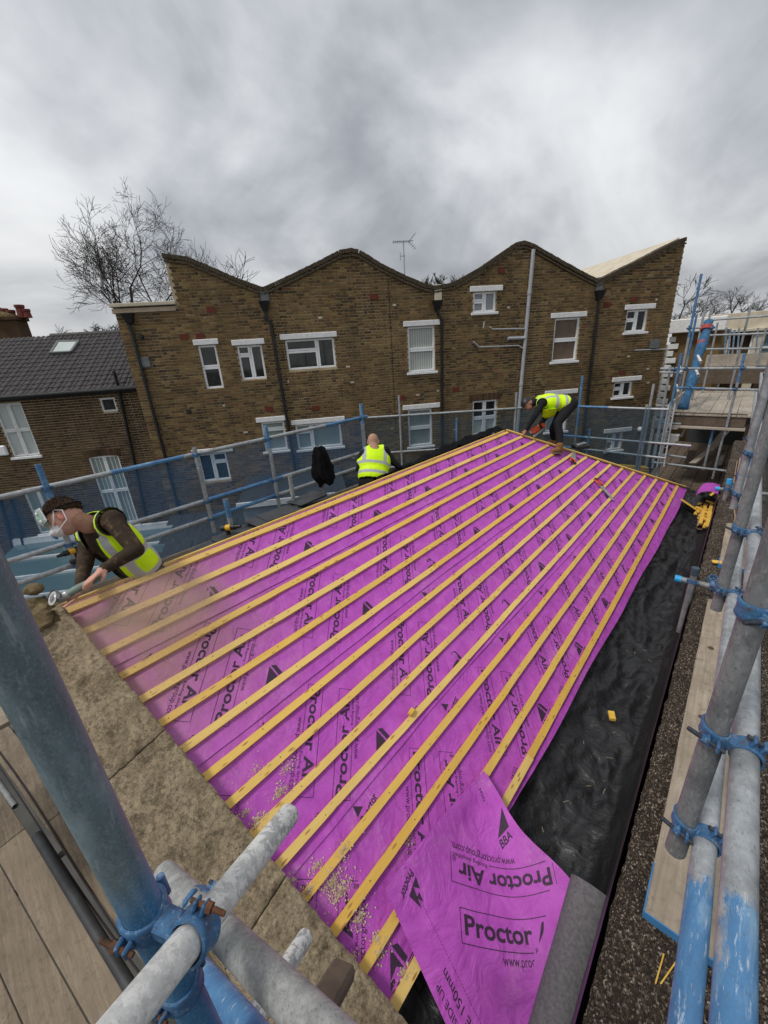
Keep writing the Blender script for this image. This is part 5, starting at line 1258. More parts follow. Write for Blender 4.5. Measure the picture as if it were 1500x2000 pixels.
# ------------------------------------------------------------------ clutter behind the ridge
def clutter():
    rnd = random.Random(6)
    # crumpled strip of old black felt along the back of the ridge
    def F(u, v): y = 3.5+3.45*u; x = -3.24-.34*v; z = -1.42+.12*math.sin(math.pi*min(1, v*1.2))*max(0, min(1, (y-3.9)/1.2))+.05*nz(y*4, v*3)+.02*nz(y*14, v*9)-.18*v; return (x, y, z)
    tag(MB().grid(F, 90, 12).build('roofing_felt', [MAT['black_cloth']], None, True), 'torn strip of old black felt along the back of the ridge', 'felt')
    for k, (px, py, n, lab) in enumerate(((462, 1042, 7, 'stack of dark slates below the yellow drill behind the ridge'), (435, 1056, 4, 'low stack of dark slates nearest the stooping worker'), (522, 1012, 4, 'stack of grey slates behind the ridge, left of the small post'), (548, 1000, 5, 'stack of dark slates beside the grey inner post'), (600, 975, 4, 'stack of slates under the hanging jacket'))):
        c = on_x(px, py, -3.52); st = thing('slate_stack', lab, 'slates', (c[0], c[1], -2.15), 'slate stacks behind the ridge')
        zt = c[2]
        for j in range(n):
            a = rnd.uniform(-.25, .25); MB().bbox((c[0]+rnd.uniform(-.03, .03), c[1]+rnd.uniform(-.05, .05), zt-.02*j), (.25, .42, .014), ((math.cos(a), math.sin(a), 0), (-math.sin(a), math.cos(a), 0), (0, 0, 1)), .003).build('slate', [MAT['slate']], st)
        hb = zt-.02*n-.005; MB().bbox((c[0], c[1], (hb-2.15)/2), (.22, .38, max(.05, hb+2.15)), None, .01).build('bearer', [MAT['board_dark']], st)
    # cordless drill
    def drill(c, d, lab, sc=1.):
        c = arr(c); d = unit(d); up = np.array([0, 0, 1.]); t = thing('cordless_drill', lab, 'drill', c-up*.1)
        b = MB(); b.cyl(c-d*.09*sc, c+d*.06*sc, .036*sc, .033*sc, 14); b.bbox(c-d*.04*sc-up*.06*sc, (.05*sc, .035*sc, .1*sc), (d, np.cross(up, d), up), .01); b.build('body', [MAT['black_plastic']], t, 'auto'); MB().cyl(c-d*.05*sc, c+d*.01*sc, .0375*sc, None, 14).build('band', [MAT['yellow_plastic']], t, 'auto')
        b = MB(); b.cyl(c+d*.06*sc, c+d*.13*sc, .026*sc, .016*sc, 12); b.cyl(c-d*.11*sc, c-d*.088*sc, .034*sc, None, 12); b.build('chuck', [MAT['black_plastic']], t, 'auto')
        MB().bbox(c-d*.03*sc-up*.13*sc, (.13*sc, .075*sc, .06*sc), (d, np.cross(up, d), up), .012).build('battery', [MAT['black_plastic']], t)
        return t
    drill(on_x(450, 1030, -3.52)+[0, 0, .0], (.75, .5, .1), 'black and yellow cordless drill on the slates behind the ridge', .85)
    drill(on_x(136, 1078, -4.53), (.2, -1, .0), 'black and yellow tool hanging on the netted guard rail', .8)
    # jacket hung on a post
    p = on_x(622, 872, -3.62); post = tube('slim post carrying the black jacket', (p[0], p[1], -3), p, 'tube_dark', .018, None, 10)
    q = on_x(634, 946, -3.62); J = []; mb = MB()
    L = p[2]-q[2]
    prof = [(0., .04, .03), (.08, .065, .05), (.2, .085, .07), (.4, .105, .075), (.6, .13, .08), (.8, .125, .085), (.93, .10, .07), (1.0, .085, .05)]
    def JF(u, v):
        t = u*(len(prof)-1); i = min(int(t), len(prof)-2); f = t-i; a = [prof[i][k]+(prof[i+1][k]-prof[i][k])*f for k in range(3)]
        an = 2*math.pi*v; fold = 1+.26*math.sin(5*an+u*3)+.25*nz(math.cos(an)*2, math.sin(an)*2, u*4)
        c = p+(np.array([0, .06, 0])*u); return c+np.array([0, 0, -L*a[0]+ (.03*math.sin(3*an) if u > .9 else 0)])+np.array([-.3*a[2], a[1], 0])*math.cos(an)*fold+np.array([a[2], .3*a[2], 0])*math.sin(an)*fold
    mb.grid(JF, 26, 28); o = mb.build('jacket', [MAT['black_cloth']], None, True); tag(o, 'black jacket hanging on a post behind the ridge', 'jacket')
    # hand saws lying on the battens
    def saw(px, py, d_sy, lab):
        s, y = roof_sy(px, py); c = RP(s, y, .012); d = unit(RD*d_sy[0]+np.array([0, 1, 0])*d_sy[1]); n = RN; sd = np.cross(n, d)
        t = thing('hand_saw', lab, 'saw', c, 'hand saws on the far battens')
        bl = [c+d*.02-sd*.055, c+d*.40-sd*.02, c+d*.40+sd*.03, c+d*.02+sd*.06]; MB().prism(bl, n*.002).build('blade', [MAT['steel']], t)
        hd = MB(); pth = [c+d*.03+sd*.05, c-d*.03+sd*.055, c-d*.10+sd*.03, c-d*.12-sd*.02, c-d*.08-sd*.055, c+d*.0-sd*.05, c+d*.03-sd*.02]; hd.tube([q_+n*.008 for q_ in pth]+[pth[0]+n*.008], .014, 8); hd.build('handle', [MAT['orange_plastic']], t, True)
        g = MB().tube([c-d*.105+sd*.03+n*.012, c-d*.125-sd*.02+n*.012, c-d*.085-sd*.052+n*.012], .016, 8); g.build('grip', [MAT['black_plastic']], t, True)
    saw(1118, 900, (-.25, .9), 'hand saw with orange handle lying nearest the worker in boots'); saw(1170, 946, (.75, -.5), 'hand saw with orange handle lying lower down the slope')
    # offcut pile at the far eaves corner
    pile = [((1330, 975), (1372, 1003)), ((1366, 985), (1398, 960)), ((1362, 1000), (1400, 992)), ((1375, 995), (1368, 1022)), ((1388, 1000), (1380, 1028)), ((1396, 996), (1384, 1020)), ((1365, 1012), (1395, 998)), ((1378, 985), (1374, 1010)), ((1390, 985), (1383, 1010)), ((1360, 990), (1388, 1004)), ((1358, 1004), (1376, 984)), ((1372, 1016), (1399, 1010)), ((1384, 1024), (1394, 994)), ((1366, 1006), (1384, 1018)), ((1380, 978), (1402, 986)), ((1376, 1030), (1386, 1002)), ((1392, 1018), (1398, 990)), ((1362, 996), (1396, 1006))]
    for k, (p, q) in enumerate(pile):
        z = -2.93+.02*(k % 5); a, b = (on_z(*p, z+(.18 if k == 0 else 0)), on_z(*q, z-.02)); m = MB().beam(a, b, .05, .027, (0, .2, 1), .002)
        tag(m.build('batten_offcut', [MAT['batten_plain']]), 'long batten offcut leaning from the verge into the offcut pile' if k == 0 else 'yellow batten offcut in the heap at the far eaves corner', 'offcut', 'heap of batten offcuts' if k else None)
    a, b = on_z(1367, 1030, -2.98), on_z(1372, 1000, -2.92); tag(MB().cyl(a, b, .045, None, 16, True, 1, None, 0, .006).build('cardboard_tube', [MAT['cardboard']], None, 'auto'), 'brown cardboard tube poking from the heap of offcuts', 'tube')
    # scrap of purple membrane and black sheet
    A = on_z(1350, 975, -2.75)
    def SC_(u, v):
        a = -.3+u*3.2; r = .26-.05*u; c = on_z(1388, 972, -2.72); return c+np.array([-.02+.05*nz(u*3, v*3), 0, 0])+np.array([math.cos(a)*r*.9, (v-.5)*.55+.12*u, math.sin(a)*r*.75])
    tag(MB().grid(SC_, 24, 10).build('membrane_scrap', [MAT['membrane']], None, True), 'curled purple membrane scrap at the far eaves corner', 'membrane')
    def SB(u, v): c = on_z(1366, 978, -2.95); return c+np.array([(u-.5)*.5, (v-.5)*.6, .14*math.sin(math.pi*u)*math.sin(math.pi*v)+.06*nz(u*4, v*4)])
    tag(MB().grid(SB, 20, 20, flip=False).build('black_sheet', [MAT['polythene']], None, True), 'crumpled black sheet beside the curled purple scrap', 'plastic sheet')
    # stack of battens beyond the far verge
    st = thing('batten_stack', 'stack of yellow battens lying beyond the far verge', 'battens', on_z(1240, 915, -2.7)-np.array([0, 0, .1]))
    for k in range(9):
        a, b = on_y(1208+3*(k % 3), 908+2.5*k, 9.6), on_y(1262+5*(k % 2), 912+2.5*k, 9.75); MB().beam(a, b, .05, .025, (0, 0, 1), .002).build('batten', [MAT['batten_plain']], st)
clutter()
# ------------------------------------------------------------------ people
def capsule(mb, p0, r0, p1, r1, n=14):
    p0, p1 = arr(p0), arr(p1); mb.cyl(p0, p1, r0, r1, n); mb.sph(p0, r0, n, 8); mb.sph(p1, r1, n, 8)
class Body:
    def __init__(s): s.p = []
    def cap(s, p0, r0, p1, r1, c): s.p.append(('c', arr(p0), r0, arr(p1), r1, c)); return s
    def ell(s, c0, r, ax, c): s.p.append(('e', arr(c0), arr(r), arr(ax), None, c)); return s
    def limb(s, pts, rs, c):
        for k in range(len(pts)-1): s.cap(pts[k], rs[k], pts[k+1], rs[k+1], c if isinstance(c, str) else c[k])
        return s
    def dist(s, V, prim):
        if prim[0] == 'c':
            _, a, r0, b, r1, _ = prim; d = b-a; t = np.clip(((V-a)@d)/max(d@d, 1e-9), 0, 1); return np.linalg.norm(V-(a+t[:, None]*d), axis=1)-(r0+(r1-r0)*t)
        _, c, r, ax, _, _ = prim; q = (V-c)@ax.T/r; return (np.linalg.norm(q, axis=1)-1)*r.min()
    def mesh(s, name, voxel, grow=0., smooth=4, keep=None):
        mb = MB()
        for q in s.p:
            if keep and not keep(q): continue
            if q[0] == 'c': capsule(mb, q[1], q[2]+grow, q[3], q[4]+grow)
            else: mb.sph(q[1], q[2]+grow, 20, 14, q[3])
        me = bpy.data.meshes.new(name); me.from_pydata([tuple(v) for v in mb.v], [], mb.f)
        ob = bpy.data.objects.new(name, me); col.objects.link(ob)
        m = ob.modifiers.new('r', 'REMESH'); m.mode = 'VOXEL'; m.voxel_size = voxel; m.adaptivity = 0
        if smooth: k = ob.modifiers.new('s', 'SMOOTH'); k.factor = .5; k.iterations = smooth
        dg = bpy.context.evaluated_depsgraph_get(); dg.update(); new = bpy.data.meshes.new_from_object(ob.evaluated_get(dg))
        bpy.data.objects.remove(ob); bpy.data.meshes.remove(me); return new
    def build(s, name, cols, voxel, mat, label, dirt=None):
        me = s.mesh(name, voxel); n = len(me.vertices); V = np.empty(n*3); me.vertices.foreach_get('co', V); V = V.reshape(-1, 3)
        best = np.full(n, 1e9); C = np.zeros((n, 4)); C[:, 3] = 1
        for q in s.p:
            d = s.dist(V, q); k = d < best; best[k] = d[k]; C[k, :3] = cols[q[5]]
        base = np.array([V[:, 0].mean(), V[:, 1].mean(), V[:, 2].min()]); me.vertices.foreach_set('co', (V-base).ravel())
        a = me.attributes.new('Col', 'FLOAT_COLOR', 'POINT'); a.data.foreach_set('color', C.ravel())
        if dirt is not None: b = me.attributes.new('Dirt', 'FLOAT', 'POINT'); b.data.foreach_set('value', dirt(V))
        me.materials.clear(); me.materials.append(MAT[mat]); me.polygons.foreach_set('use_smooth', [True]*len(me.polygons)); me.update()
        o = bpy.data.objects.new(name, me); col.objects.link(o); place(o, base); tag(o, label, 'person'); return o
def vest(parent, body, keep, grow, voxel, band, trim, cut):
    me = body.mesh('vest', voxel, grow, 5, keep); n = len(me.vertices); V = np.empty(n*3); me.vertices.foreach_get('co', V); V = V.reshape(-1, 3)
    base = np.array([V[:, 0].mean(), V[:, 1].mean(), V[:, 2].min()])
    import bmesh
    bm = bmesh.new(); bm.from_mesh(me); bm.verts.ensure_lookup_table(); cu = cut(V)
    rm = [f for f in bm.faces if all(cu[v.index] > 0 for v in f.verts)]; bmesh.ops.delete(bm, geom=rm, context='FACES'); bm.to_mesh(me); bm.free()
    n = len(me.vertices); V = np.empty(n*3); me.vertices.foreach_get('co', V); V = V.reshape(-1, 3)
    for nm, fn in (('band', band), ('trim', trim)): a = me.attributes.new(nm, 'FLOAT', 'POINT'); a.data.foreach_set('value', np.asarray(fn(V), float))
    me.vertices.foreach_set('co', (V-base).ravel()); me.materials.clear(); me.materials.append(MAT['hivis']); me.polygons.foreach_set('use_smooth', [True]*len(me.polygons)); me.update()
    o = bpy.data.objects.new('hi_vis_vest', me); col.objects.link(o); place(o, base, parent)
    sm = o.modifiers.new('thick', 'SOLIDIFY'); sm.thickness = .006; sm.offset = 1
    return o
def hand(b, wrist, d, sp, curl, sc=1., bend=1.0, c='skin'):
    """palm along d, fingers spread along sp, curling towards curl"""
    wrist, d, sp, curl = arr(wrist), unit(d), unit(sp), unit(curl)
    b.cap(wrist, .026*sc, wrist+d*.03*sc, .028*sc, c)
    for k in range(4): b.cap(wrist+d*.015*sc+sp*(.010*(k-1.5))*sc, .015*sc, wrist+d*.085*sc+sp*(.0185*(k-1.5))*sc, .0125*sc, c)
    L = [.040, .046, .043, .034]
    for k in range(4):
        p = wrist+d*.088*sc+sp*(.0195*(k-1.5))*sc; dd = unit(d+curl*.35*bend); r = .0095*sc
        for j in range(3):
            l = L[k]*sc*(1, .72, .6)[j]; q = p+dd*l; b.cap(p, r, q, r*.92, c); p = q; r *= .92; dd = unit(dd*(1-.55*bend*(1 if j == 0 else 1))+curl*.95*bend)
    p = wrist+d*.03*sc-sp*.028*sc; q = p+unit(d*.7-sp*.55+curl*.5)*.045*sc; b.cap(p, .0125*sc, q, .0115*sc, c); b.cap(q, .0115*sc, q+unit(d*.8+curl*.6)*.034*sc, .010*sc, c)
def head(b, c, f, u, sc=1., hair='hair', skin='skin', beard=None):
    c, f, u = arr(c), unit(f), unit(u); s_ = np.cross(f, u)
    b.ell(c+u*.015*sc, (.096*sc, .076*sc, .10*sc), (f, s_, u), skin)                 # skull
    b.ell(c+f*.028*sc-u*.05*sc, (.062*sc, .056*sc, .068*sc), (f, s_, u), beard or skin)   # jaw
    b.cap(c+f*.092*sc+u*.012*sc, .008*sc, c+f*.108*sc-u*.020*sc, .012*sc, skin)       # nose
    b.ell(c+f*.085*sc-u*.055*sc, (.014*sc, .025*sc, .010*sc), (f, s_, u), 'lip' if 'lip' else skin)
    for sg in (-1, 1):
        b.ell(c+s_*sg*.078*sc-f*.004*sc-u*.004*sc, (.020*sc, .009*sc, .030*sc), (unit(f+s_*sg*.3), s_, u), 'ear')
        b.ell(c+f*.080*sc+s_*sg*.032*sc+u*.022*sc, (.014*sc, .020*sc, .008*sc), (f, s_, u), 'brow')
    return s_
def person_left():
    b = Body()
    hd = at(129, 1009, 2.66); f = unit(-RC*.76+DC*.58-FC*.26); u = unit(-RC*.56-DC*.80-FC*.1); u = unit(u-f*(u@f))
    s_ = head(b, hd, f, u, 1.03, skin='skin', beard='stubble')
    neck = at(172, 1024, 2.72); b.cap(hd-f*.045-u*.06, .058, neck, .066, 'neck')
    shN, shF = at(220, 1017, 2.72), at(174, 1044, 2.98); chest = (shN+shF)/2; hip = at(286, 1118, 3.12)
    b.cap(shN, .075, shF, .075, 'shirt')
    mid = chest+(hip-chest)*.5
    ax_t = unit(hip-chest); ax_s = unit(shN-shF); ax_s = unit(ax_s-ax_t*(ax_s@ax_t)); ax_n = np.cross(ax_t, ax_s)
    b.ell(chest+(hip-chest)*.28, (.20, .13, .24), (ax_s, ax_n, ax_t), 'shirt'); b.ell(chest+(hip-chest)*.70, (.175, .125, .22), (ax_s, ax_n, ax_t), 'shirt'); b.ell(hip, (.17, .13, .15), (ax_s, ax_n, ax_t), 'trouser')
    elN, wrN = at(266, 1074, 2.66), at(205, 1110, 2.56)
    b.limb([shN, shN+(elN-shN)*.5, elN], [.068, .058, .052], 'shirt'); b.limb([elN, elN+(wrN-elN)*.5, wrN], [.052, .044, .034], 'shirt'); b.cap(wrN-(wrN-elN)*.08, .038, wrN, .036, 'shirt')
    elF, wrF = at(166, 1104, 2.80), at(158, 1142, 2.62)
    b.limb([shF, elF], [.064, .052], 'shirt'); b.limb([elF, wrF], [.05, .034], 'shirt')
    # hands closed round the grinder body
    g0, g1 = at(122, 1166, 2.50), at(196, 1126, 2.53); gd = unit(g1-g0)
    hand(b, wrN, unit(at(184, 1126, 2.50)-wrN), -gd, unit(DC*.6+FC*.6-RC*.3), 1.0, 1.05)
    hand(b, wrF, unit(at(150, 1152, 2.57)-wrF+DC*.02), gd, unit(DC*.3-FC*.8), .98, 1.05)
    # kneeling legs on the deck
    for sg in (-1, 1):
        h0 = hip+ax_s*.09*sg; kn = np.array([h0[0]-.05*sg-.1, h0[1]-.32, -2.07]); ft = np.array([kn[0]-.02, kn[1]+.42, -2.09])
        b.limb([h0, (h0+kn)/2, kn], [.095, .085, .068], 'trouser'); b.limb([kn, (kn+ft)/2, ft], [.062, .058, .045], 'trouser'); b.cap(ft, .045, ft+np.array([0, .12, -.01]), .04, 'boot')
    cols = dict(skin=(.62, .33, .25), stubble=(.42, .235, .175), neck=(.38, .20, .135), lip=(.36, .15, .12), ear=(.58, .25, .20), brow=(.10, .05, .03), shirt=(.040, .026, .017), trouser=(.022, .022, .024), boot=(.12, .07, .04), hair=(.05, .025, .015))
    dirt = lambda V: np.where(np.linalg.norm(V-(shN+elN)/2, axis=1) < .22, 1., .55)
    o = b.build('person', cols, .0075, 'body_dusty', 'worker in dust mask and hi-vis vest stooping to grind the coping', dirt)
    # hair: cap of short tufts over the skull
    hm = MB(); rnd = random.Random(1); sc = 1.03
    def HF(a, t):                          # a azimuth, t polar from crown
        d = u*math.cos(t)+(f*math.cos(a)+s_*math.sin(a))*math.sin(t); return d
    vs = []; N, K = 40, 16
    for k in range(K+1):
        for i in range(N):
            a = 2*math.pi*i/N; tm = 1.18+.60*(1-math.cos(a))/2-.18*abs(math.sin(a))-(.0 if math.cos(a) > .2 else 0) ; t = tm*k/K; d = HF(a, t)
            r = 1/math.sqrt(((d@f)/(.106*sc))**2+((d@s_)/(.085*sc))**2+((d@u)/(.113*sc))**2)
            tuft = 1.0+.10*abs(nz(d[0]*9, d[1]*9, d[2]*9, 3))+.08*max(0, d@f)*max(0, d@u)+.05*nz(d[0]*30, d[1]*30, d[2]*30, 2)
            if k == K: tuft *= .93
            vs.append(hd+u*.015*sc+d*r*tuft)
    fs = [(k*N+i, (k+1)*N+i, (k+1)*N+(i+1) % N, k*N+(i+1) % N) for k in range(K) for i in range(N)]
    hm.add(vs, fs)
    for q in range(3200):                   # fringe of short strands
        a = rnd.uniform(-3.14, 3.14); t = rnd.uniform(0.1, 1.20+.60*(1-math.cos(a))/2-.18*abs(math.sin(a))); d = HF(a, t); r = 1/math.sqrt(((d@f)/(.108*sc))**2+((d@s_)/(.087*sc))**2+((d@u)/(.116*sc))**2)
        p = hd+u*.015*sc+d*r*.98; e = unit(d*.28+f*.75*(1 if rnd.random() < .8 else -.3)+u*.1+np.array([rnd.gauss(0, .25) for _ in range(3)])); w_ = unit(np.cross(e, d))*.003; hm.add([p-w_, p+w_, p+e*rnd.uniform(.012, .026)], [(0, 1, 2)])
    hm.build('hair', [MAT['hair']], o, 'auto')
    mk = MB(); mc = hd+f*.082*sc-u*.052*sc
    def MF(a, t):
        d = f*math.cos(t)+(s_*math.cos(a)*.62+u*math.sin(a)*.56)*math.sin(t)*1.2; return mc-f*.028+np.array(d)*.070+f*.012*math.exp(-(math.sin(a)*math.sin(t))**2*9)
    vs = []; N, K = 28, 8
    for k in range(K+1):
        for i in range(N): vs.append(MF(2*math.pi*i/N, 1.75*k/K))
    mk.add(vs, [(k*N+i, (k+1)*N+i, (k+1)*N+(i+1) % N, k*N+(i+1) % N) for k in range(K) for i in range(N)]); mo = mk.build('dust_mask', [MAT['mask']], o, True); mo.modifiers.new('t', 'SOLIDIFY').thickness = .003
    vl = MB(); vp = mc+f*.040-u*.024+s_*-.0; vl.cyl(vp, vp+unit(f-u*.9)*.012, .017, None, 16); vl.build('valve', [MAT['blue_paint']], mo, 'auto')
    for sg in (-1, 1):
        st = MB(); e = hd+s_*sg*.088*sc; st.tube([mc+s_*sg*.055+u*.02, e+f*.035+u*.0, e+u*.05*1+f*.005], .004, 6); st.tube([mc+s_*sg*.058-u*.022, e-f*.02-u*.045, e-f*.035+u*.02, e+u*.05*1+f*.005], .004, 6); st.build('mask_strap', [MAT['strap']], mo)
    # goggles pushed on to the forehead: curved clear lens with strap
    gc = hd+u*.060*sc; gl = MB()
    def GF(uu, vv):
        a = (uu-.5)*2.1; r = .118*sc; bul = .012*math.sin(math.pi*uu)*math.sin(math.pi*vv); d = f*math.cos(a)+s_*math.sin(a)*.86; return gc+d*(r+bul)+u*((vv-.5)*.085-.004)+f*.012*(1-vv)
    gl.grid(GF, 24, 8); go = gl.build('goggles', [MAT['goggle']], o, True); go.modifiers.new('t', 'SOLIDIFY').thickness = .004
    rim = MB(); rim.tube([GF(t, 0.) for t in np.linspace(0, 1, 16)]+[GF(1., t) for t in np.linspace(.2, 1, 4)]+[GF(t, 1.) for t in np.linspace(1, 0, 16)]+[GF(0., t) for t in np.linspace(1, 0, 4)], .005, 6); 
    for t in (.12, .88): rim.cyl(GF(t, .8), GF(t, .8)+f*.012, .012, None, 10); rim.cyl(GF(t, .15), GF(t, .15)+f*.012, .012, None, 10)
    rim.build('goggle_rim', [MAT['mask']], go)
    sp = MB(); sp.tube([gc+(f*math.cos(a)*.116+s_*math.sin(a)*.098)*sc+u*(-.012*(1-math.cos(a))) for a in np.linspace(1.1, 2*math.pi-1.1, 22)], .0045, 6); sp.build('goggle_strap', [MAT['black_cloth']], go)
    # vest: open front, dark edging, reflective bands
    keep = lambda q: q[5] == 'shirt' and not (q[0] == 'c' and np.linalg.norm(q[3]-elN) < .2) and not (q[0] == 'c' and (np.linalg.norm(q[1]-elF) < .02 or np.linalg.norm(q[3]-elF) < .02)) and not (q[0] == 'c' and (np.linalg.norm(q[1]-elN) < .2))
    L = np.linalg.norm(hip-chest)
    T = lambda V: ((V-chest)@ax_t)/L; SX = lambda V: (V-chest)@ax_s; NX = lambda V: (V-chest)@ax_n
    fr = np.sign(ax_n@f)                                          # chest side
    arm = lambda V: np.minimum(np.linalg.norm(V-shN-ax_s*.05, axis=1)-.112, np.linalg.norm(V-shF+ax_s*.05, axis=1)-.112)
    openf = lambda V: .055+.06*np.clip(.55-T(V), 0, 1)-np.abs(SX(V)-.00)
    front = lambda V: fr*NX(V)
    neckd = lambda V: np.linalg.norm(V-(neck+(chest-neck)*.25), axis=1)-.115
    cut = lambda V: np.where((arm(V) < 0) | ((openf(V) > 0) & (front(V) > .02)) | (neckd(V) < 0) | (T(V) > 1.12), 1, -1)
    def band(V):
        t = T(V); r = np.minimum(np.abs(t-.92)-.075, np.minimum(np.abs(t-.52)-.06, np.abs(np.abs(SX(V))-.135)-.026)); return .5-r*14
    def trim(V): return .5-np.minimum(np.abs(arm(V))-.012, np.where(front(V) > .02, np.abs(openf(V))-.012, 1))*30
    vest(o, b, keep, .018, .009, band, trim, cut)
    # grinder
    g = thing('angle_grinder', 'grey-green angle grinder cutting the end of the coping', 'grinder', g0-np.array([0, 0, .03]))
    bd = MB(); bd.limb = None
    capsule(bd, g0+gd*.03, .022, g0+gd*.12, .026); capsule(bd, g0+gd*.12, .024, g1, .021); bd.build('body', [MAT['tool_green']], g, 'auto')
    hdv = MB(); capsule(hdv, g0-gd*.01, .030, g0+gd*.03, .029); hdv.build('gear_head', [MAT['steel']], g, 'auto')
    dn = unit(np.cross(gd, np.cross(np.array([0, 0, 1.]), gd))*.35-FC*.8+RC*-.35); dc = g0-gd*.02+dn*.035
    ds = MB(); ds.cyl(dc, dc+dn*.003, .043, None, 36); ds.build('cutting_disc', [MAT['disc']], g, 'auto')
    hb = MB(); hb.cyl(dc+dn*.003, dc+dn*.009, .014, None, 24); hb.cyl(dc+dn*.003, dc+dn*.0045, .028, .026, 30); hb.build('hub', [MAT['steel']], g, 'auto')
    gu = MB(); x, y, _ = frame_of(dn); vs = []
    for i in range(19):
        a = math.pi*(i/18)+.2
        for (rr, tt) in ((.050, -.012), (.050, .008), (.02, -.012)): vs.append(dc+dn*tt+rr*(math.cos(a)*x+math.sin(a)*y))
    gu.add(vs, [q for i in range(18) for q in ((3*i, 3*i+1, 3*i+4, 3*i+3), (3*i+2, 3*i, 3*i+3, 3*i+5))]); gu.build('guard', [MAT['steel']], g)
person_left()
def person_back():
    D = 5.3; b = Body(); P = lambda px, py, d=0.: at(px, py, D+d)
    vdir = unit(FC-np.array([0, 0, FC[2]])); rt = unit(RC-np.array([0, 0, RC[2]])); up = np.array([0, 0, 1.])
    hd = P(729, 863, .12); f = unit(vdir*.85-up*.5+rt*.15); u = unit(up+vdir*.45); u = unit(u-f*(u@f)); head(b, hd, f, u, 1.0, skin='skin')
    nk = P(731, 880, .05); b.cap(hd-u*.06-f*.03, .062, nk, .068, 'skin')
    shL, shR = P(710, 889, .05), P(752, 881, .10); ch = (shL+shR)/2; hip = P(728, 936, .0)
    b.cap(shL, .07, shR, .07, 'shirt'); t = unit(hip-ch); s_ = unit(shR-shL); s_ = unit(s_-t*(s_@t)); n_ = np.cross(t, s_)
    b.ell(ch+(hip-ch)*.35, (.205, .125, .22), (s_, n_, t), 'shirt'); b.ell(ch+(hip-ch)*.8, (.18, .13, .2), (s_, n_, t), 'shirt'); b.ell(hip+up*-.06, (.18, .15, .14), (s_, n_, t), 'trouser')
    b.limb([shL, P(702, 915, .0), P(709, 938, .1)], [.062, .054, .04], 'shirt'); b.limb([shR, P(767, 901, .12), P(781, 913, .15)], [.062, .05, .038], 'shirt')
    wr = P(781, 913, .15); hand(b, wr, unit(P(788, 918, .2)-wr), np.cross(unit(P(788, 918, .2)-wr), up), -up, 1.0, .6); wl = P(709, 938, .1); hand(b, wl, unit(P(712, 946, .2)-wl), vdir, rt, 1.0, .8)
    for sg in (-1, 1):
        h0 = hip+s_*.1*sg-up*.06; kn = h0+vdir*.28+s_*.08*sg; kn[2] = -2.06; ft = kn-vdir*.40; ft[2] = -2.09; b.limb([h0, kn], [.1, .068], 'trouser'); b.limb([kn, ft], [.062, .045], 'trouser'); b.cap(ft, .045, ft-vdir*.02+up*.02, .05, 'boot')
    cols = dict(skin=(.42, .24, .17), lip=(.3, .12, .1), ear=(.45, .24, .18), brow=(.2, .1, .07), shirt=(.010, .010, .012), trouser=(.010, .010, .011), boot=(.05, .04, .03))
    o = b.build('person', cols, .010, 'body', 'bald worker seen from behind in hi-vis vest, crouching behind the ridge')
    L = np.linalg.norm(hip-ch); T = lambda V: ((V-ch)@t)/L; SX = lambda V: (V-ch)@s_; NX = lambda V: (V-ch)@n_
    keep = lambda q: q[5] == 'shirt' and (q[0] == 'e' or np.linalg.norm(q[1]-shL)+np.linalg.norm(q[3]-shR) < .01)
    arm = lambda V: np.minimum(np.linalg.norm(V-shL+s_*.03, axis=1)-.105, np.linalg.norm(V-shR-s_*.03, axis=1)-.105)
    cut = lambda V: np.where((arm(V) < 0) | (np.linalg.norm(V-nk, axis=1) < .09) | (T(V) > 1.0), 1, -1)
    def band(V):
        tt = T(V); r = np.minimum(np.abs(tt-.80-.3*SX(V)**2)-.055, np.abs(tt-.44-.6*SX(V)**2)-.05); v = np.where(tt < .44, np.abs(np.abs(SX(V))-.135)-.024, 1); return .5-np.minimum(r*L, v)*40
    vest(o, b, keep, .020, .010, band, lambda V: np.zeros(len(V)), cut)
person_back()
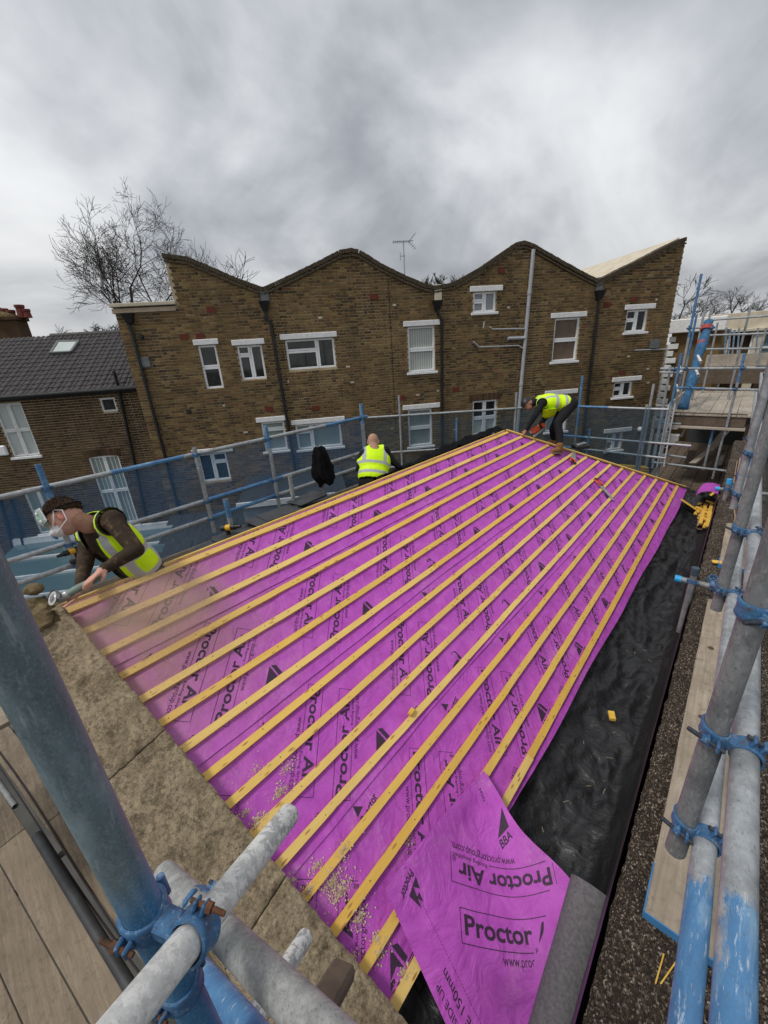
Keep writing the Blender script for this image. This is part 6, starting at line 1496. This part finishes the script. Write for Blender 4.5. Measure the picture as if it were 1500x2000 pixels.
def person_right():
    D = 7.34; b = Body(); P = lambda px, py, d=0.: at(px, py, D+d)
    up = np.array([0, 0, 1.]); lf = unit(-RC+np.array([0, 0, RC[2]])); tw = unit(-FC+np.array([0, 0, FC[2]]))
    hd = P(1031, 789, -.02); f = unit(-DC*-.55+lf*.65+tw*.15); u = unit(lf*.75-DC*.65); u = unit(u-f*(u@f)); head(b, hd, f, u, .98, skin='skin')
    nk = P(1043, 785); b.cap(hd-f*.03-u*.05, .06, nk, .066, 'shirt')
    shN, shF = P(1059, 788, -.17), P(1055, 781, .20); ch = (shN+shF)/2; hip = P(1111, 788, .02)
    b.cap(shN, .07, shF, .07, 'shirt'); t = unit(hip-ch); s_ = unit(shN-shF); s_ = unit(s_-t*(s_@t)); n_ = np.cross(t, s_)
    b.ell(ch+(hip-ch)*.35, (.19, .13, .23), (s_, n_, t), 'shirt'); b.ell(ch+(hip-ch)*.75, (.175, .125, .2), (s_, n_, t), 'shirt'); b.ell(hip, (.18, .145, .16), (s_, n_, t), 'trouser')
    b.limb([shN, P(1044, 813, -.22), P(1029, 838, -.15)], [.064, .052, .038], 'shirt'); b.limb([shF, P(1066, 815, .15), P(1053, 831, .03)], [.062, .05, .038], 'shirt')
    wn = P(1029, 838, -.15); hand(b, wn, unit(P(1022, 848, -.12)-wn), tw, lf, 1., .5); wf = P(1053, 831, .03); hand(b, wf, unit(P(1046, 836, -.02)-wf), tw, DC, 1., 1.)
    foot = roof_pt(1092, 879, .055); toe = roof_pt(1071, 879, .04)
    hN, hF = hip+s_*.10, hip-s_*.10; kN, aN = P(1089, 826, -.14), foot+up*.10
    b.limb([hN, (hN+kN)/2, kN], [.11, .095, .075], 'trouser'); b.limb([kN, (kN+aN)/2+RC*.015, aN], [.072, .068, .058], 'trouser')
    kF = P(1080, 838, .22); ff = at(1081, 864, 7.75); aF = ff+up*.06; b.limb([hF, kF], [.105, .072], 'trouser'); b.limb([kF, aF], [.07, .058], 'trouser')
    cols = dict(skin=(.38, .19, .13), lip=(.3, .12, .1), ear=(.40, .2, .15), brow=(.05, .03, .02), shirt=(.011, .011, .013), trouser=(.013, .013, .016), boot=(.26, .13, .05))
    for (a, an, sg) in ((foot, aN, 0), (ff, aF, 1)):
        td = unit(toe-foot); b.cap(an, .062, a+up*.02, .058, 'boot'); b.cap(a-td*.045+up*.005, .05, a+td*.06+up*.0, .048, 'boot'); b.cap(a+td*.06, .048, a+td*.16-up*.012, .040, 'boot')
    o = b.build('person', cols, .010, 'body', 'worker in black cap and hi-vis vest bending over the far verge with a nail gun')
    td = unit(toe-foot)
    for a in (foot, ff):
        so = MB(); so.bbox(a+td*.055-up*.052, (.30, .105, .026), (td, unit(np.cross(up, td)), unit(np.cross(td, np.cross(up, td)))), .01); so.build('boot_sole', [MAT['sole']], o)
    cp = MB(); s2 = np.cross(f, u); vs = []; N, K = 24, 8
    for k in range(K+1):
        for i in range(N):
            a = 2*math.pi*i/N; tt = 1.45*k/K; d = u*math.cos(tt)+(f*math.cos(a)+s2*math.sin(a))*math.sin(tt); r = 1/math.sqrt(((d@f)/.108)**2+((d@s2)/.09)**2+((d@u)/.115)**2); vs.append(hd+u*.018+d*r)
    cp.add(vs, [(k*N+i, (k+1)*N+i, (k+1)*N+(i+1) % N, k*N+(i+1) % N) for k in range(K) for i in range(N)])
    cp.prism([hd+u*.03+f*.09+s2*.07, hd+u*.02+f*.165+s2*.045, hd+u*.02+f*.165-s2*.045, hd+u*.03+f*.09-s2*.07], u*.006); cp.build('cap', [MAT['black_plastic']], o, 'auto')
    L = np.linalg.norm(hip-ch); T = lambda V: ((V-ch)@t)/L; SX = lambda V: (V-ch)@s_
    keep = lambda q: q[5] == 'shirt' and (q[0] == 'e' or np.linalg.norm(q[1]-shN)+np.linalg.norm(q[3]-shF) < .01)
    arm = lambda V: np.minimum(np.linalg.norm(V-shN-s_*.03, axis=1)-.11, np.linalg.norm(V-shF+s_*.03, axis=1)-.11)
    cut = lambda V: np.where((arm(V) < 0) | (np.linalg.norm(V-nk, axis=1) < .085) | (T(V) > 1.0), 1, -1)
    def band(V): tt = T(V); r = np.minimum(np.abs(tt-.78)-.05, np.abs(tt-.44)-.055)*L; v = np.where(tt < .44, np.abs(np.abs(SX(V))-.12)-.022, 1); return .5-np.minimum(r, v)*40
    vs_ = vest(o, b, keep, .022, .010, band, lambda V: np.zeros(len(V)), cut)
    # loose lower front of the vest hanging from the chest
    dnv = -up; fl = MB(); A0, A1 = P(1060, 800, -.16), P(1086, 797, -.16)
    def FL(a, v): return A0+(A1-A0)*a+dnv*v*(.13+.05*math.sin(a*3.1))*(1-.15*a)+tw*.02*math.sin(a*9)+(P(1072, 812, .1)-P(1072, 812, -.16))*v*.6
    fl.grid(FL, 12, 6); fo = fl.build('vest_flap', [MAT['hivis']], vs_, True); fo.modifiers.new('t', 'SOLIDIFY').thickness = .004
    # nail gun
    c = at(1048, 838, 7.28); d = unit(at(1033, 847, 7.2)-at(1062, 832, 7.32)); n2 = unit(np.cross(d, -DC)); w2 = np.cross(n2, d)
    g = thing('nail_gun', 'orange nail gun in the hands of the bending worker', 'nail gun', c-np.array([0, 0, .1]))
    MB().bbox(c+d*.04-w2*.0, (.20, .075, .10), (d, n2, w2), .02).build('body', [MAT['orange_plastic']], g); h = MB(); h.bbox(c-d*.11-w2*.02, (.15, .04, .045), (d, n2, w2), .015); h.build('handle', [MAT['black_plastic']], g)
    MB().bbox(c-d*.02+w2*(-.075), (.30, .03, .04), (unit(d-w2*.15), n2, w2), .008).build('magazine', [MAT['steel']], g); MB().bbox(c+d*.15, (.06, .03, .05), (d, n2, w2), .008).build('nose', [MAT['steel']], g)
    MB().bbox(c-d*.17, (.06, .06, .09), (d, n2, w2), .012).build('battery', [MAT['orange_plastic']], g)
    # tool case behind him
    k = at(1134, 872, 7.6); t_ = thing('tool_tray', 'small black and grey tool tray just beyond the far verge', 'tool tray', k-np.array([0, 0, .05]))
    MB().bbox(k, (.28, .2, .07), (unit([.7, .7, 0]), unit([-.7, .7, 0]), (0, 0, 1)), .015).build('tray', [MAT['black_plastic']], t_); MB().bbox(k+np.array([0, 0, .05]), (.2, .08, .035), (unit([.5, .8, .1]), unit([-.8, .5, 0]), (0, 0, 1)), .01).build('tool', [MAT['steel']], t_)
person_right()

# ------------------------------------------------------------------ trees
def tree(label, base, height, spread, seed, levels, m='bark', lean=(0, 0), density=1., minr=.006, group=None, name='bare_tree', r0=None, ang=.55, bound=None):
    rnd = random.Random(seed); base = arr(base); t = thing(name, label, 'tree', base, group); tk = MB(); cr = MB()
    def branch(p, d, L, r, lv):
        n = 4 if lv < 3 else 3; pts = [p]; q = p; dd = d
        for k in range(n):
            dd = unit(dd+np.array([rnd.gauss(0, .13), rnd.gauss(0, .13), rnd.gauss(.04, .09)])); q = q+dd*L/n; pts.append(q)
        if bound is not None and lv > 1 and np.linalg.norm((pts[-1]-bound[0])/bound[1]) > rnd.uniform(.92, 1.08): return
        e = max(minr, r*.62); (tk if lv < 2 else cr).tube(pts, [r+(e-r)*i/n for i in range(n+1)], 6 if lv < 2 else (4 if lv < 4 else 3), caps=False)
        if lv >= levels: return
        nb = (3, 4, 4, 4, 3, 3)[min(lv, 5)]; nb = max(2, int(round(nb*density)))
        for k in range(nb):
            i = rnd.randint(max(1, n-2), n) if lv == 0 else rnd.randint(1, n); o = pts[i]; dl = unit(pts[i]-pts[i-1]); ax = unit(np.cross(dl, [rnd.gauss(0, 1) for _ in range(3)])); a = rnd.uniform(.5, 1.25)*ang*(1.15 if lv else .8)
            nd = dl*math.cos(a)+ax*math.sin(a); nd = nd*np.array([spread, spread, 1.]); branch(o, unit(nd), L*rnd.uniform(.58, .80), max(minr, e*rnd.uniform(.6, .85)), lv+1)
    branch(base, unit([lean[0], lean[1], 1.]), height*.34, r0 or height*.022, 0)
    tk.build('trunk', [MAT[m]], t, 'auto'); cr.build('crown', [MAT[m]], t); return t
def trees():
    b = at(292, 640, 24); z = b[2]
    tree('large bare tree behind the left end of the terrace', (b[0], b[1], -5.0), 18.5, 1.1, 5, 7, 'bark', (.0, 0), 1.0, .008, None, 'bare_tree', .25, .62, (at(285, 560, 24), np.array([4.4, 4.4, 5.2])))
    b = at(395, 560, 25); tree('smaller bare tree leaning right behind the left gable', (b[0], b[1], -4), 11.5, 1.1, 9, 5, 'bark', (.05, .05), 1., .012, None, 'bare_tree', .14, .6)
    b = at(190, 650, 32); tree('low dense bare bush behind the tiled roof', (b[0], b[1], b[2]-2.2), 4.4, 1.6, 3, 5, 'bark', (0, 0), 1.1, .014, None, 'bare_bush', .12, .7)
    b = at(95, 655, 34); tree('small leafless sapling just right of the chimney', (b[0], b[1], b[2]-2.5), 4.2, 1.0, 13, 4, 'bark', (0, 0), 1., .012, None, 'bare_tree', .08, .6)
    for k, (px, h) in enumerate(((835, 2.6), (858, 2.8), (890, 2.7))):
        b = at(px, 560, 26); tree(('left', 'middle', 'right')[k]+' of three leafless treetops above the middle valley', (b[0], b[1], b[2]-1.6), h, .7, 20+k, 4, 'bark', (0, 0), .9, .016, 'treetops behind the valley', 'treetop', .06, .45)
    for k, (px, py, d, h, s) in enumerate(((1345, 640, 40, 7.5, 1.4), (1362, 630, 46, 7., 1.3), (1392, 622, 60, 6.8, 1.3), (1420, 618, 58, 7.2, 1.2), (1452, 615, 60, 6.4, 1.2), (1475, 612, 58, 6.6, 1.2), (1330, 640, 36, 7.5, 1.3))):
        b = at(px, py, d); tree(f'{ORD[k]} bare tree from the left above the cream building', (b[0], b[1], b[2]-2.0), h*.95, s, 40+k, 5, 'bark_far', (0, 0), .85, .014, 'bare trees beyond the cream building', 'bare_tree', .16, .55)
trees()

# ------------------------------------------------------------------ far right: platform scaffold and buildings
def far_right():
    # lower deck strewn with timber between the roof and the platform
    lo = thing('lower_deck', 'dim boarded deck strewn with timber under the far platform', 'deck', (-.6, 12.5, -3.4))
    for k in range(7): MB().bbox((-1.35+.23*k, 13.0, -3.3+.002*(k % 2)), (.22, 6.4, .04), None, .004).build('deck_board', [MAT['board_dark']], lo)  # deep shade under the platform put into the darker board colour
    rnd = random.Random(9)
    for k, (p, q) in enumerate((((1352, 905), (1400, 868)), ((1360, 912), (1410, 880)), ((1385, 880), (1420, 838)), ((1340, 915), (1352, 880)), ((1336, 920), (1350, 900)), ((1330, 930), (1355, 925)), ((1345, 945), (1352, 960)), ((1392, 915), (1425, 905)), ((1400, 920), (1412, 890)))):
        a, b = on_y(*p, 11.2+.15*k), on_y(*q, 11.8+.15*k); tag(MB().beam(a, b, .15 if k < 4 else .08, .03, (0, .4, 1), .003).build('timber_plank', [MAT['board_dark'] if k % 2 else MAT['board_far']]), f'{ORD[k]} loose timber from the left under the far platform', 'timber', 'loose timbers under the far platform')
    # raised platform
    pf = thing('platform', 'raised scaffold platform of pale boards with brown toe board at far right', 'scaffold platform', (-.55, 13, -1.95))
    for r in range(2):
        for k in range(6): MB().bbox((-1.12+.235*k+.01*r, 12.1+2.35*r, -1.63), (.228, 2.33, .038), None, .004).build('deck_board', [MAT['board_far']], pf)
    a, b = on_y(1312, 815, 11), on_y(1458, 819, 11); MB().bbox((a+b)/2-np.array([0, .02, .02]), (abs(b[0]-a[0]), .04, .27), None, .004).build('toe_board', [MAT['board_dark']], pf)
    MB().bbox((a+b)/2-np.array([0, .0, .19]), (abs(b[0]-a[0])+.04, .3, .045), None, .004).build('edge_board', [MAT['board_far']], pf)
    MB().bbox((-1.24, 12.4, -1.52), (.04, 2.7, .24), None, .004).build('toe_board', [MAT['board_far']], pf); MB().bbox((-.5, 15.6, -1.2), (1.5, .04, .42), None, .004).build('toe_board', [MAT['board_dark']], pf)
    p2 = thing('upper_platform', 'second pale boarded platform higher up behind the first', 'scaffold platform', (-.3, 19, -.9))
    for k in range(6): MB().bbox((-1.0+.25*k, 18.5, -.95), (.24, 5.0, .04), None, .004).build('deck_board', [MAT['board_far']], p2)
    MB().bbox((-.25, 16.1, -.78), (1.75, .04, .3), None, .004).build('toe_board', [MAT['board_far']], p2)
    # building under and beside the platform, its rear wall coloured near-black as painted shade
    w = thing('side_building', 'brown brick building behind the platform scaffold, slated roof at right', 'building', (2.2, 17, GZ))
    MB().box((1.55, 17.0, (-2.2+GZ)/2), (2.2, 9.6, -2.2-GZ)).build('wall', [MAT['brick_brown']], w); MB().box((-.4, 16.3, (GZ-2.1)/2), (1.6, .3, -2.1-GZ)).build('rear_wall', [MAT['asphalt_felt']], w)
    MB().prism([(.42, 12.2, -2.2), (.42, 22, -2.2), (2.4, 22, -.2), (2.4, 12.2, -.2)], (0, 0, -.12)).build('roof', [MAT['slate']], w)
    MB().bbox((.30, 11.6, -2.35), (.35, 2.6, .5), None, .01).build('brick_pier', [MAT['brick_brown']], w)
    # scaffold tubes, nearly all at the platform front
    VL = ['tall blue-topped upright rising highest above the far platform', 'slim grey upright just right of the tallest blue-topped one', 'short blue-topped upright left of the rolled blue netting', 'grey upright rising just above the rolled blue netting', 'blue-topped upright at the right front of the far platform', 'tall grey upright in front of the cream building windows', 'thin grey upright right of the rolled netting, set back', 'blue-topped upright at the left front corner of the far platform', 'grey upright at the terrace end, left of the platform', 'grey upright nearest the ladder foot beyond the verge', 'blue-topped prop beneath the far platform', 'grey sloping prop beneath the right side of the far platform', 'grey upright at the right picture edge before the cream building']
    V = [((1370, 535), (1342, 800), 11.1, 1), ((1378, 598), (1357, 716), 13.2, 0), ((1361, 614), (1336, 790), 12.6, 1), ((1390, 600), (1372, 735), 13.4, 0), ((1455, 690), (1425, 812), 10.9, 1), ((1467, 595), (1437, 716), 13.6, 0), ((1402, 630), (1390, 715), 15., 0), ((1331, 690), (1318, 940), 10.5, 1), ((1310, 715), (1290, 905), 10.9, 0), ((1297, 795), (1278, 915), 10.9, 0), ((1395, 830), (1378, 918), 11.0, 1), ((1418, 830), (1392, 935), 11., 0), ((1497, 640), (1482, 712), 13., 0)]
    for k, (p, q, y, bl) in enumerate(V):
        a = on_y(*p, y); c = on_y(*q, y); tube(VL[k], (a[0], a[1], min(c[2], -2.) if k < 10 else c[2]), a, 'tube', TR, (lambda t, bl=bl: 1. if bl and t > .62 else 0.), 10, 'far platform uprights')
    HL = ['long grey rail just above the far platform deck', 'short grey rail end left of the far platform, under the long rail', 'blue-ended rail directly over the pale platform boards', 'short rail tied across the top of the rolled netting', 'highest long rail before the cream parapet', 'rail crossing the cream building windows at mid height', 'rail crossing below the cream building windows', 'upper rail of the dim scaffold left of the platform underside', 'second rail of the dim scaffold left of the platform underside', 'low rail across the dark space under the far platform', 'blue-ended stub rail at the left end of the platform edge', 'diagonal brace under the left end of the far platform']
    Hh = [((1290, 720), (1496, 719), 10.9, 0), ((1288, 727), (1332, 728), 10.8, 0), ((1316, 757), (1496, 762), 10.9, 1), ((1346, 641), (1394, 639), 12.8, 0), ((1386, 625), (1500, 617), 13.4, 0), ((1384, 655), (1500, 651), 13.4, 0), ((1378, 682), (1500, 680), 13.4, 0), ((1282, 866), (1345, 872), 10.7, 0), ((1285, 886), (1340, 894), 10.7, 0), ((1276, 903), (1420, 920), 10.6, 0), ((1286, 825), (1330, 828), 10.9, 1), ((1330, 853), (1346, 820), 11.2, 0)]
    for k, (p, q, y, bl) in enumerate(Hh): tube(HL[k], on_y(*p, y), on_y(*q, y+.05), 'tube', TR, (lambda t, bl=bl: 1. if bl and t < .35 else 0.), 10, 'far platform rails')
    CL = ['coupler on the long rail nearest the terrace end', 'coupler on the long rail below the rolled netting', 'coupler on the long rail at the right front upright', 'coupler on the blue-ended rail below the rolled netting', 'coupler on the blue-ended rail at the right front upright', 'coupler on the left end of the short rail across the netting roll', 'coupler on the right end of the short rail across the netting roll', 'coupler by the ladder on the dim scaffold left of the platform', 'coupler at the left of the low rail under the platform', 'coupler at the right of the low rail under the platform']
    for k, (px, py) in enumerate(((1318, 721), (1340, 720), (1452, 719), (1346, 758), (1436, 760), (1346, 641), (1392, 640), (1300, 868), (1322, 907), (1400, 917))):
        c = on_y(px, py, 10.85); coupler(CL[k], c, (0, 0, 1), c+np.array([0, -.05, 0]), (1, 0, 0), 'far platform couplers')
    WL_ = ['white tube end left of the rolled netting at the long rail', 'white tube end across the middle of the rolled netting, upper one', 'white tube end across the lower rolled netting', 'white tube end below the left corner rail of the platform']
    for k, (px, py) in enumerate(((1331, 728), (1369, 707), (1364, 733), (1325, 766))):
        c = on_y(px, py, 10.8); tube(WL_[k], c, c+np.array([-.12, .55, 0.1]), 'tube_white', TR, lambda t: 0.05, 12, 'white tube ends of the far scaffold')
    # rolled blue netting strapped upright
    a, b = on_y(1384, 628, 12.9), on_y(1334, 800, 11.6); nb = MB(); pth = [a+(b-a)*t+np.array([.012*math.sin(t*11), 0, 0]) for t in np.linspace(0, 1, 16)]; nb.tube(pth, [.095-.02*math.sin(t*17) for t in np.linspace(0, 1, 16)], 14)
    ro = thing('rolled_netting', 'thick roll of blue debris netting tied upright on the far scaffold', 'netting', b); nb.build('net_roll', [MAT['net_roll']], ro, True)
    for t, m in ((.08, 'red_paint'), (.26, 'red_paint')): c = a+(b-a)*t; d = unit(b-a); MB().cyl(c-d*.05, c+d*.05, .112, None, 16).build('red_marking', [MAT[m]], ro, 'auto')
    for k, (px, y0, y1) in enumerate(((1419, 640, 712), (1427, 642, 708), (1435, 644, 704), (1444, 640, 716), (1481, 640, 700))): tube(f'{ORD[k]} slim upright from the left along the far upper platform', on_y(px-6, y1, 16.5+.8*k), on_y(px, y0, 16.5+.8*k), 'tube', TR, lambda t: .5, 8, 'slim upper platform uprights')
    # ladder
    ld = thing('ladder', 'grey ladder leaning on the netted scaffold beyond the verge', 'ladder', on_y(1280, 915, 10.4)); 
    A = [on_y(1283, 912, 10.4), on_y(1296, 912, 10.4)]; B = [on_y(1306, 790, 10.9), on_y(1318, 790, 10.9)]
    for k in range(2): MB().beam(A[k], B[k], .03, .06).build('stile', [MAT['steel']], ld)
    for k in range(8): t = (k+.5)/8; MB().cyl(A[0]+(B[0]-A[0])*t, A[1]+(B[1]-A[1])*t, .014, None, 8).build('rung', [MAT['steel']], ld)
    # cream-parapet building across the end
    cb = thing('cream_building', 'flat-roofed building with cream parapet and tall windows across the far right', 'building', (0, 27, GZ)); Y = 26.
    L0, L1 = on_y(1328, 640, Y)[0], 8.; zt = on_y(1420, 613, Y)[2]; zb = on_y(1420, 650, Y)[2]
    MB().bbox(((L0+L1)/2, Y+2, (zt+zb)/2), (L1-L0, 4.2, zt-zb), None, .02).build('parapet', [MAT['cream']], cb); MB().bbox(((L0+L1)/2, Y-.16, zb+.06), (L1-L0+.1, .3, .14), None, .02).build('cornice', [MAT['cream']], cb)
    MB().box(((L0+L1)/2+.3, Y+2.1, (zb+GZ)/2), (L1-L0-.6, 4.0, zb-GZ)).build('wall', [MAT['brick_brown']], cb)
    for k, (px, wd) in enumerate(((1412, .28), (1474, .34), (1330, .3), (1540, .3))):
        x = on_y(px, 690, Y-.1)[0]; MB().bbox((x, Y-.03, (zb-4)/2), (wd, .22, zb+4), None, .02).build('pilaster', [MAT['cream']], cb)
    for k, (px, py) in enumerate(((1395, 690), (1487, 685), (1442, 690), (1540, 680))):
        c = on_y(px, py, Y-.1); 
        if k == 2: continue
        wn = MB()
        for (dx, dz, sx, sz) in ((-.42, 0, .07, 1.9), (.42, 0, .07, 1.9), (0, .95, .9, .07), (0, -.95, .9, .07), (0, .15, .9, .05)): wn.box((c[0]+dx, Y+.02, c[2]+dz), (sx, .12, sz))
        o = wn.build('window', [MAT['upvc']], cb); MB().box((c[0], Y+.06, c[2]), (.8, .04, 1.85)).build('pane', [MAT['roof_glass']], o)
    # white quoined house edge between terrace and platform
    qb = thing('quoined_house', 'brown brick house edge with white toothed quoins and cornice behind the terrace end', 'house', (-2.6, 20, GZ)); Yq = 21.
    a, b = on_y(1313, 650, Yq), on_y(1350, 650, Yq); zt = a[2]; MB().box(((a[0]+b[0])/2+.5, Yq+2, (zt+GZ)/2), (abs(b[0]-a[0])+1.0, 4, zt-GZ)).build('wall', [MAT['brick_stock']], qb)
    MB().bbox(((a[0]+b[0])/2+.45, Yq-.12, zt+.22), (abs(b[0]-a[0])+1.2, .4, .5), None, .03).build('cornice', [MAT['white_paint']], qb)
    for k in range(14): MB().bbox((a[0]+(.12 if k % 2 else .06), Yq-.03, zt-.25-.27*k), (.36 if k % 2 else .22, .12, .2), None, .01).build('quoin', [MAT['white_paint']], qb)
    for k in range(3): c = on_y(1302, 800+28*k, 19.); MB().bbox(c, (.8, .3, .35), None, .02).build('balcony_block', [MAT['white_paint']], qb)
far_right()

# ------------------------------------------------------------------ stone dust hanging over the cut
def dust():
    mb = MB().sph((-2.72, .62, -1.52), (.50, .60, .30), 24, 14, (unit([1, .1, -.55]), unit([-.1, 1, 0]), unit([.55, 0, 1])))
    m = bpy.data.materials.new('dust'); m.use_nodes = True; t = m.node_tree; t.nodes.clear(); o = t.nodes.new('ShaderNodeOutputMaterial'); v = t.nodes.new('ShaderNodeVolumePrincipled'); t.links.new(v.outputs[0], o.inputs['Volume'])
    v.inputs['Color'].default_value = (.86, .70, .56, 1); v.inputs['Density'].default_value = 1.
    tc = t.nodes.new('ShaderNodeTexCoord'); ln = t.nodes.new('ShaderNodeVectorMath'); ln.operation = 'DISTANCE'; ln.inputs[1].default_value = (.5, .5, .5); t.links.new(tc.outputs['Generated'], ln.inputs[0])
    mr = t.nodes.new('ShaderNodeMapRange'); mr.interpolation_type = 'SMOOTHSTEP'; t.links.new(ln.outputs['Value'], mr.inputs[0])
    for i, x in ((1, .05), (2, .47), (3, 4.2), (4, 0.)): mr.inputs[i].default_value = x
    ns = t.nodes.new('ShaderNodeTexNoise'); ns.inputs['Scale'].default_value = 3.2; ns.inputs['Detail'].default_value = 2; t.links.new(tc.outputs['Generated'], ns.inputs[0])
    ml = t.nodes.new('ShaderNodeMath'); ml.operation = 'MULTIPLY'; t.links.new(mr.outputs[0], ml.inputs[0]); t.links.new(ns.outputs[0], ml.inputs[1]); t.links.new(ml.outputs[0], v.inputs['Density'])
    tag(mb.build('dust_cloud', [m]), 'faint brown stone dust hanging over the battens by the grinder', 'dust', kind='stuff')
dust()
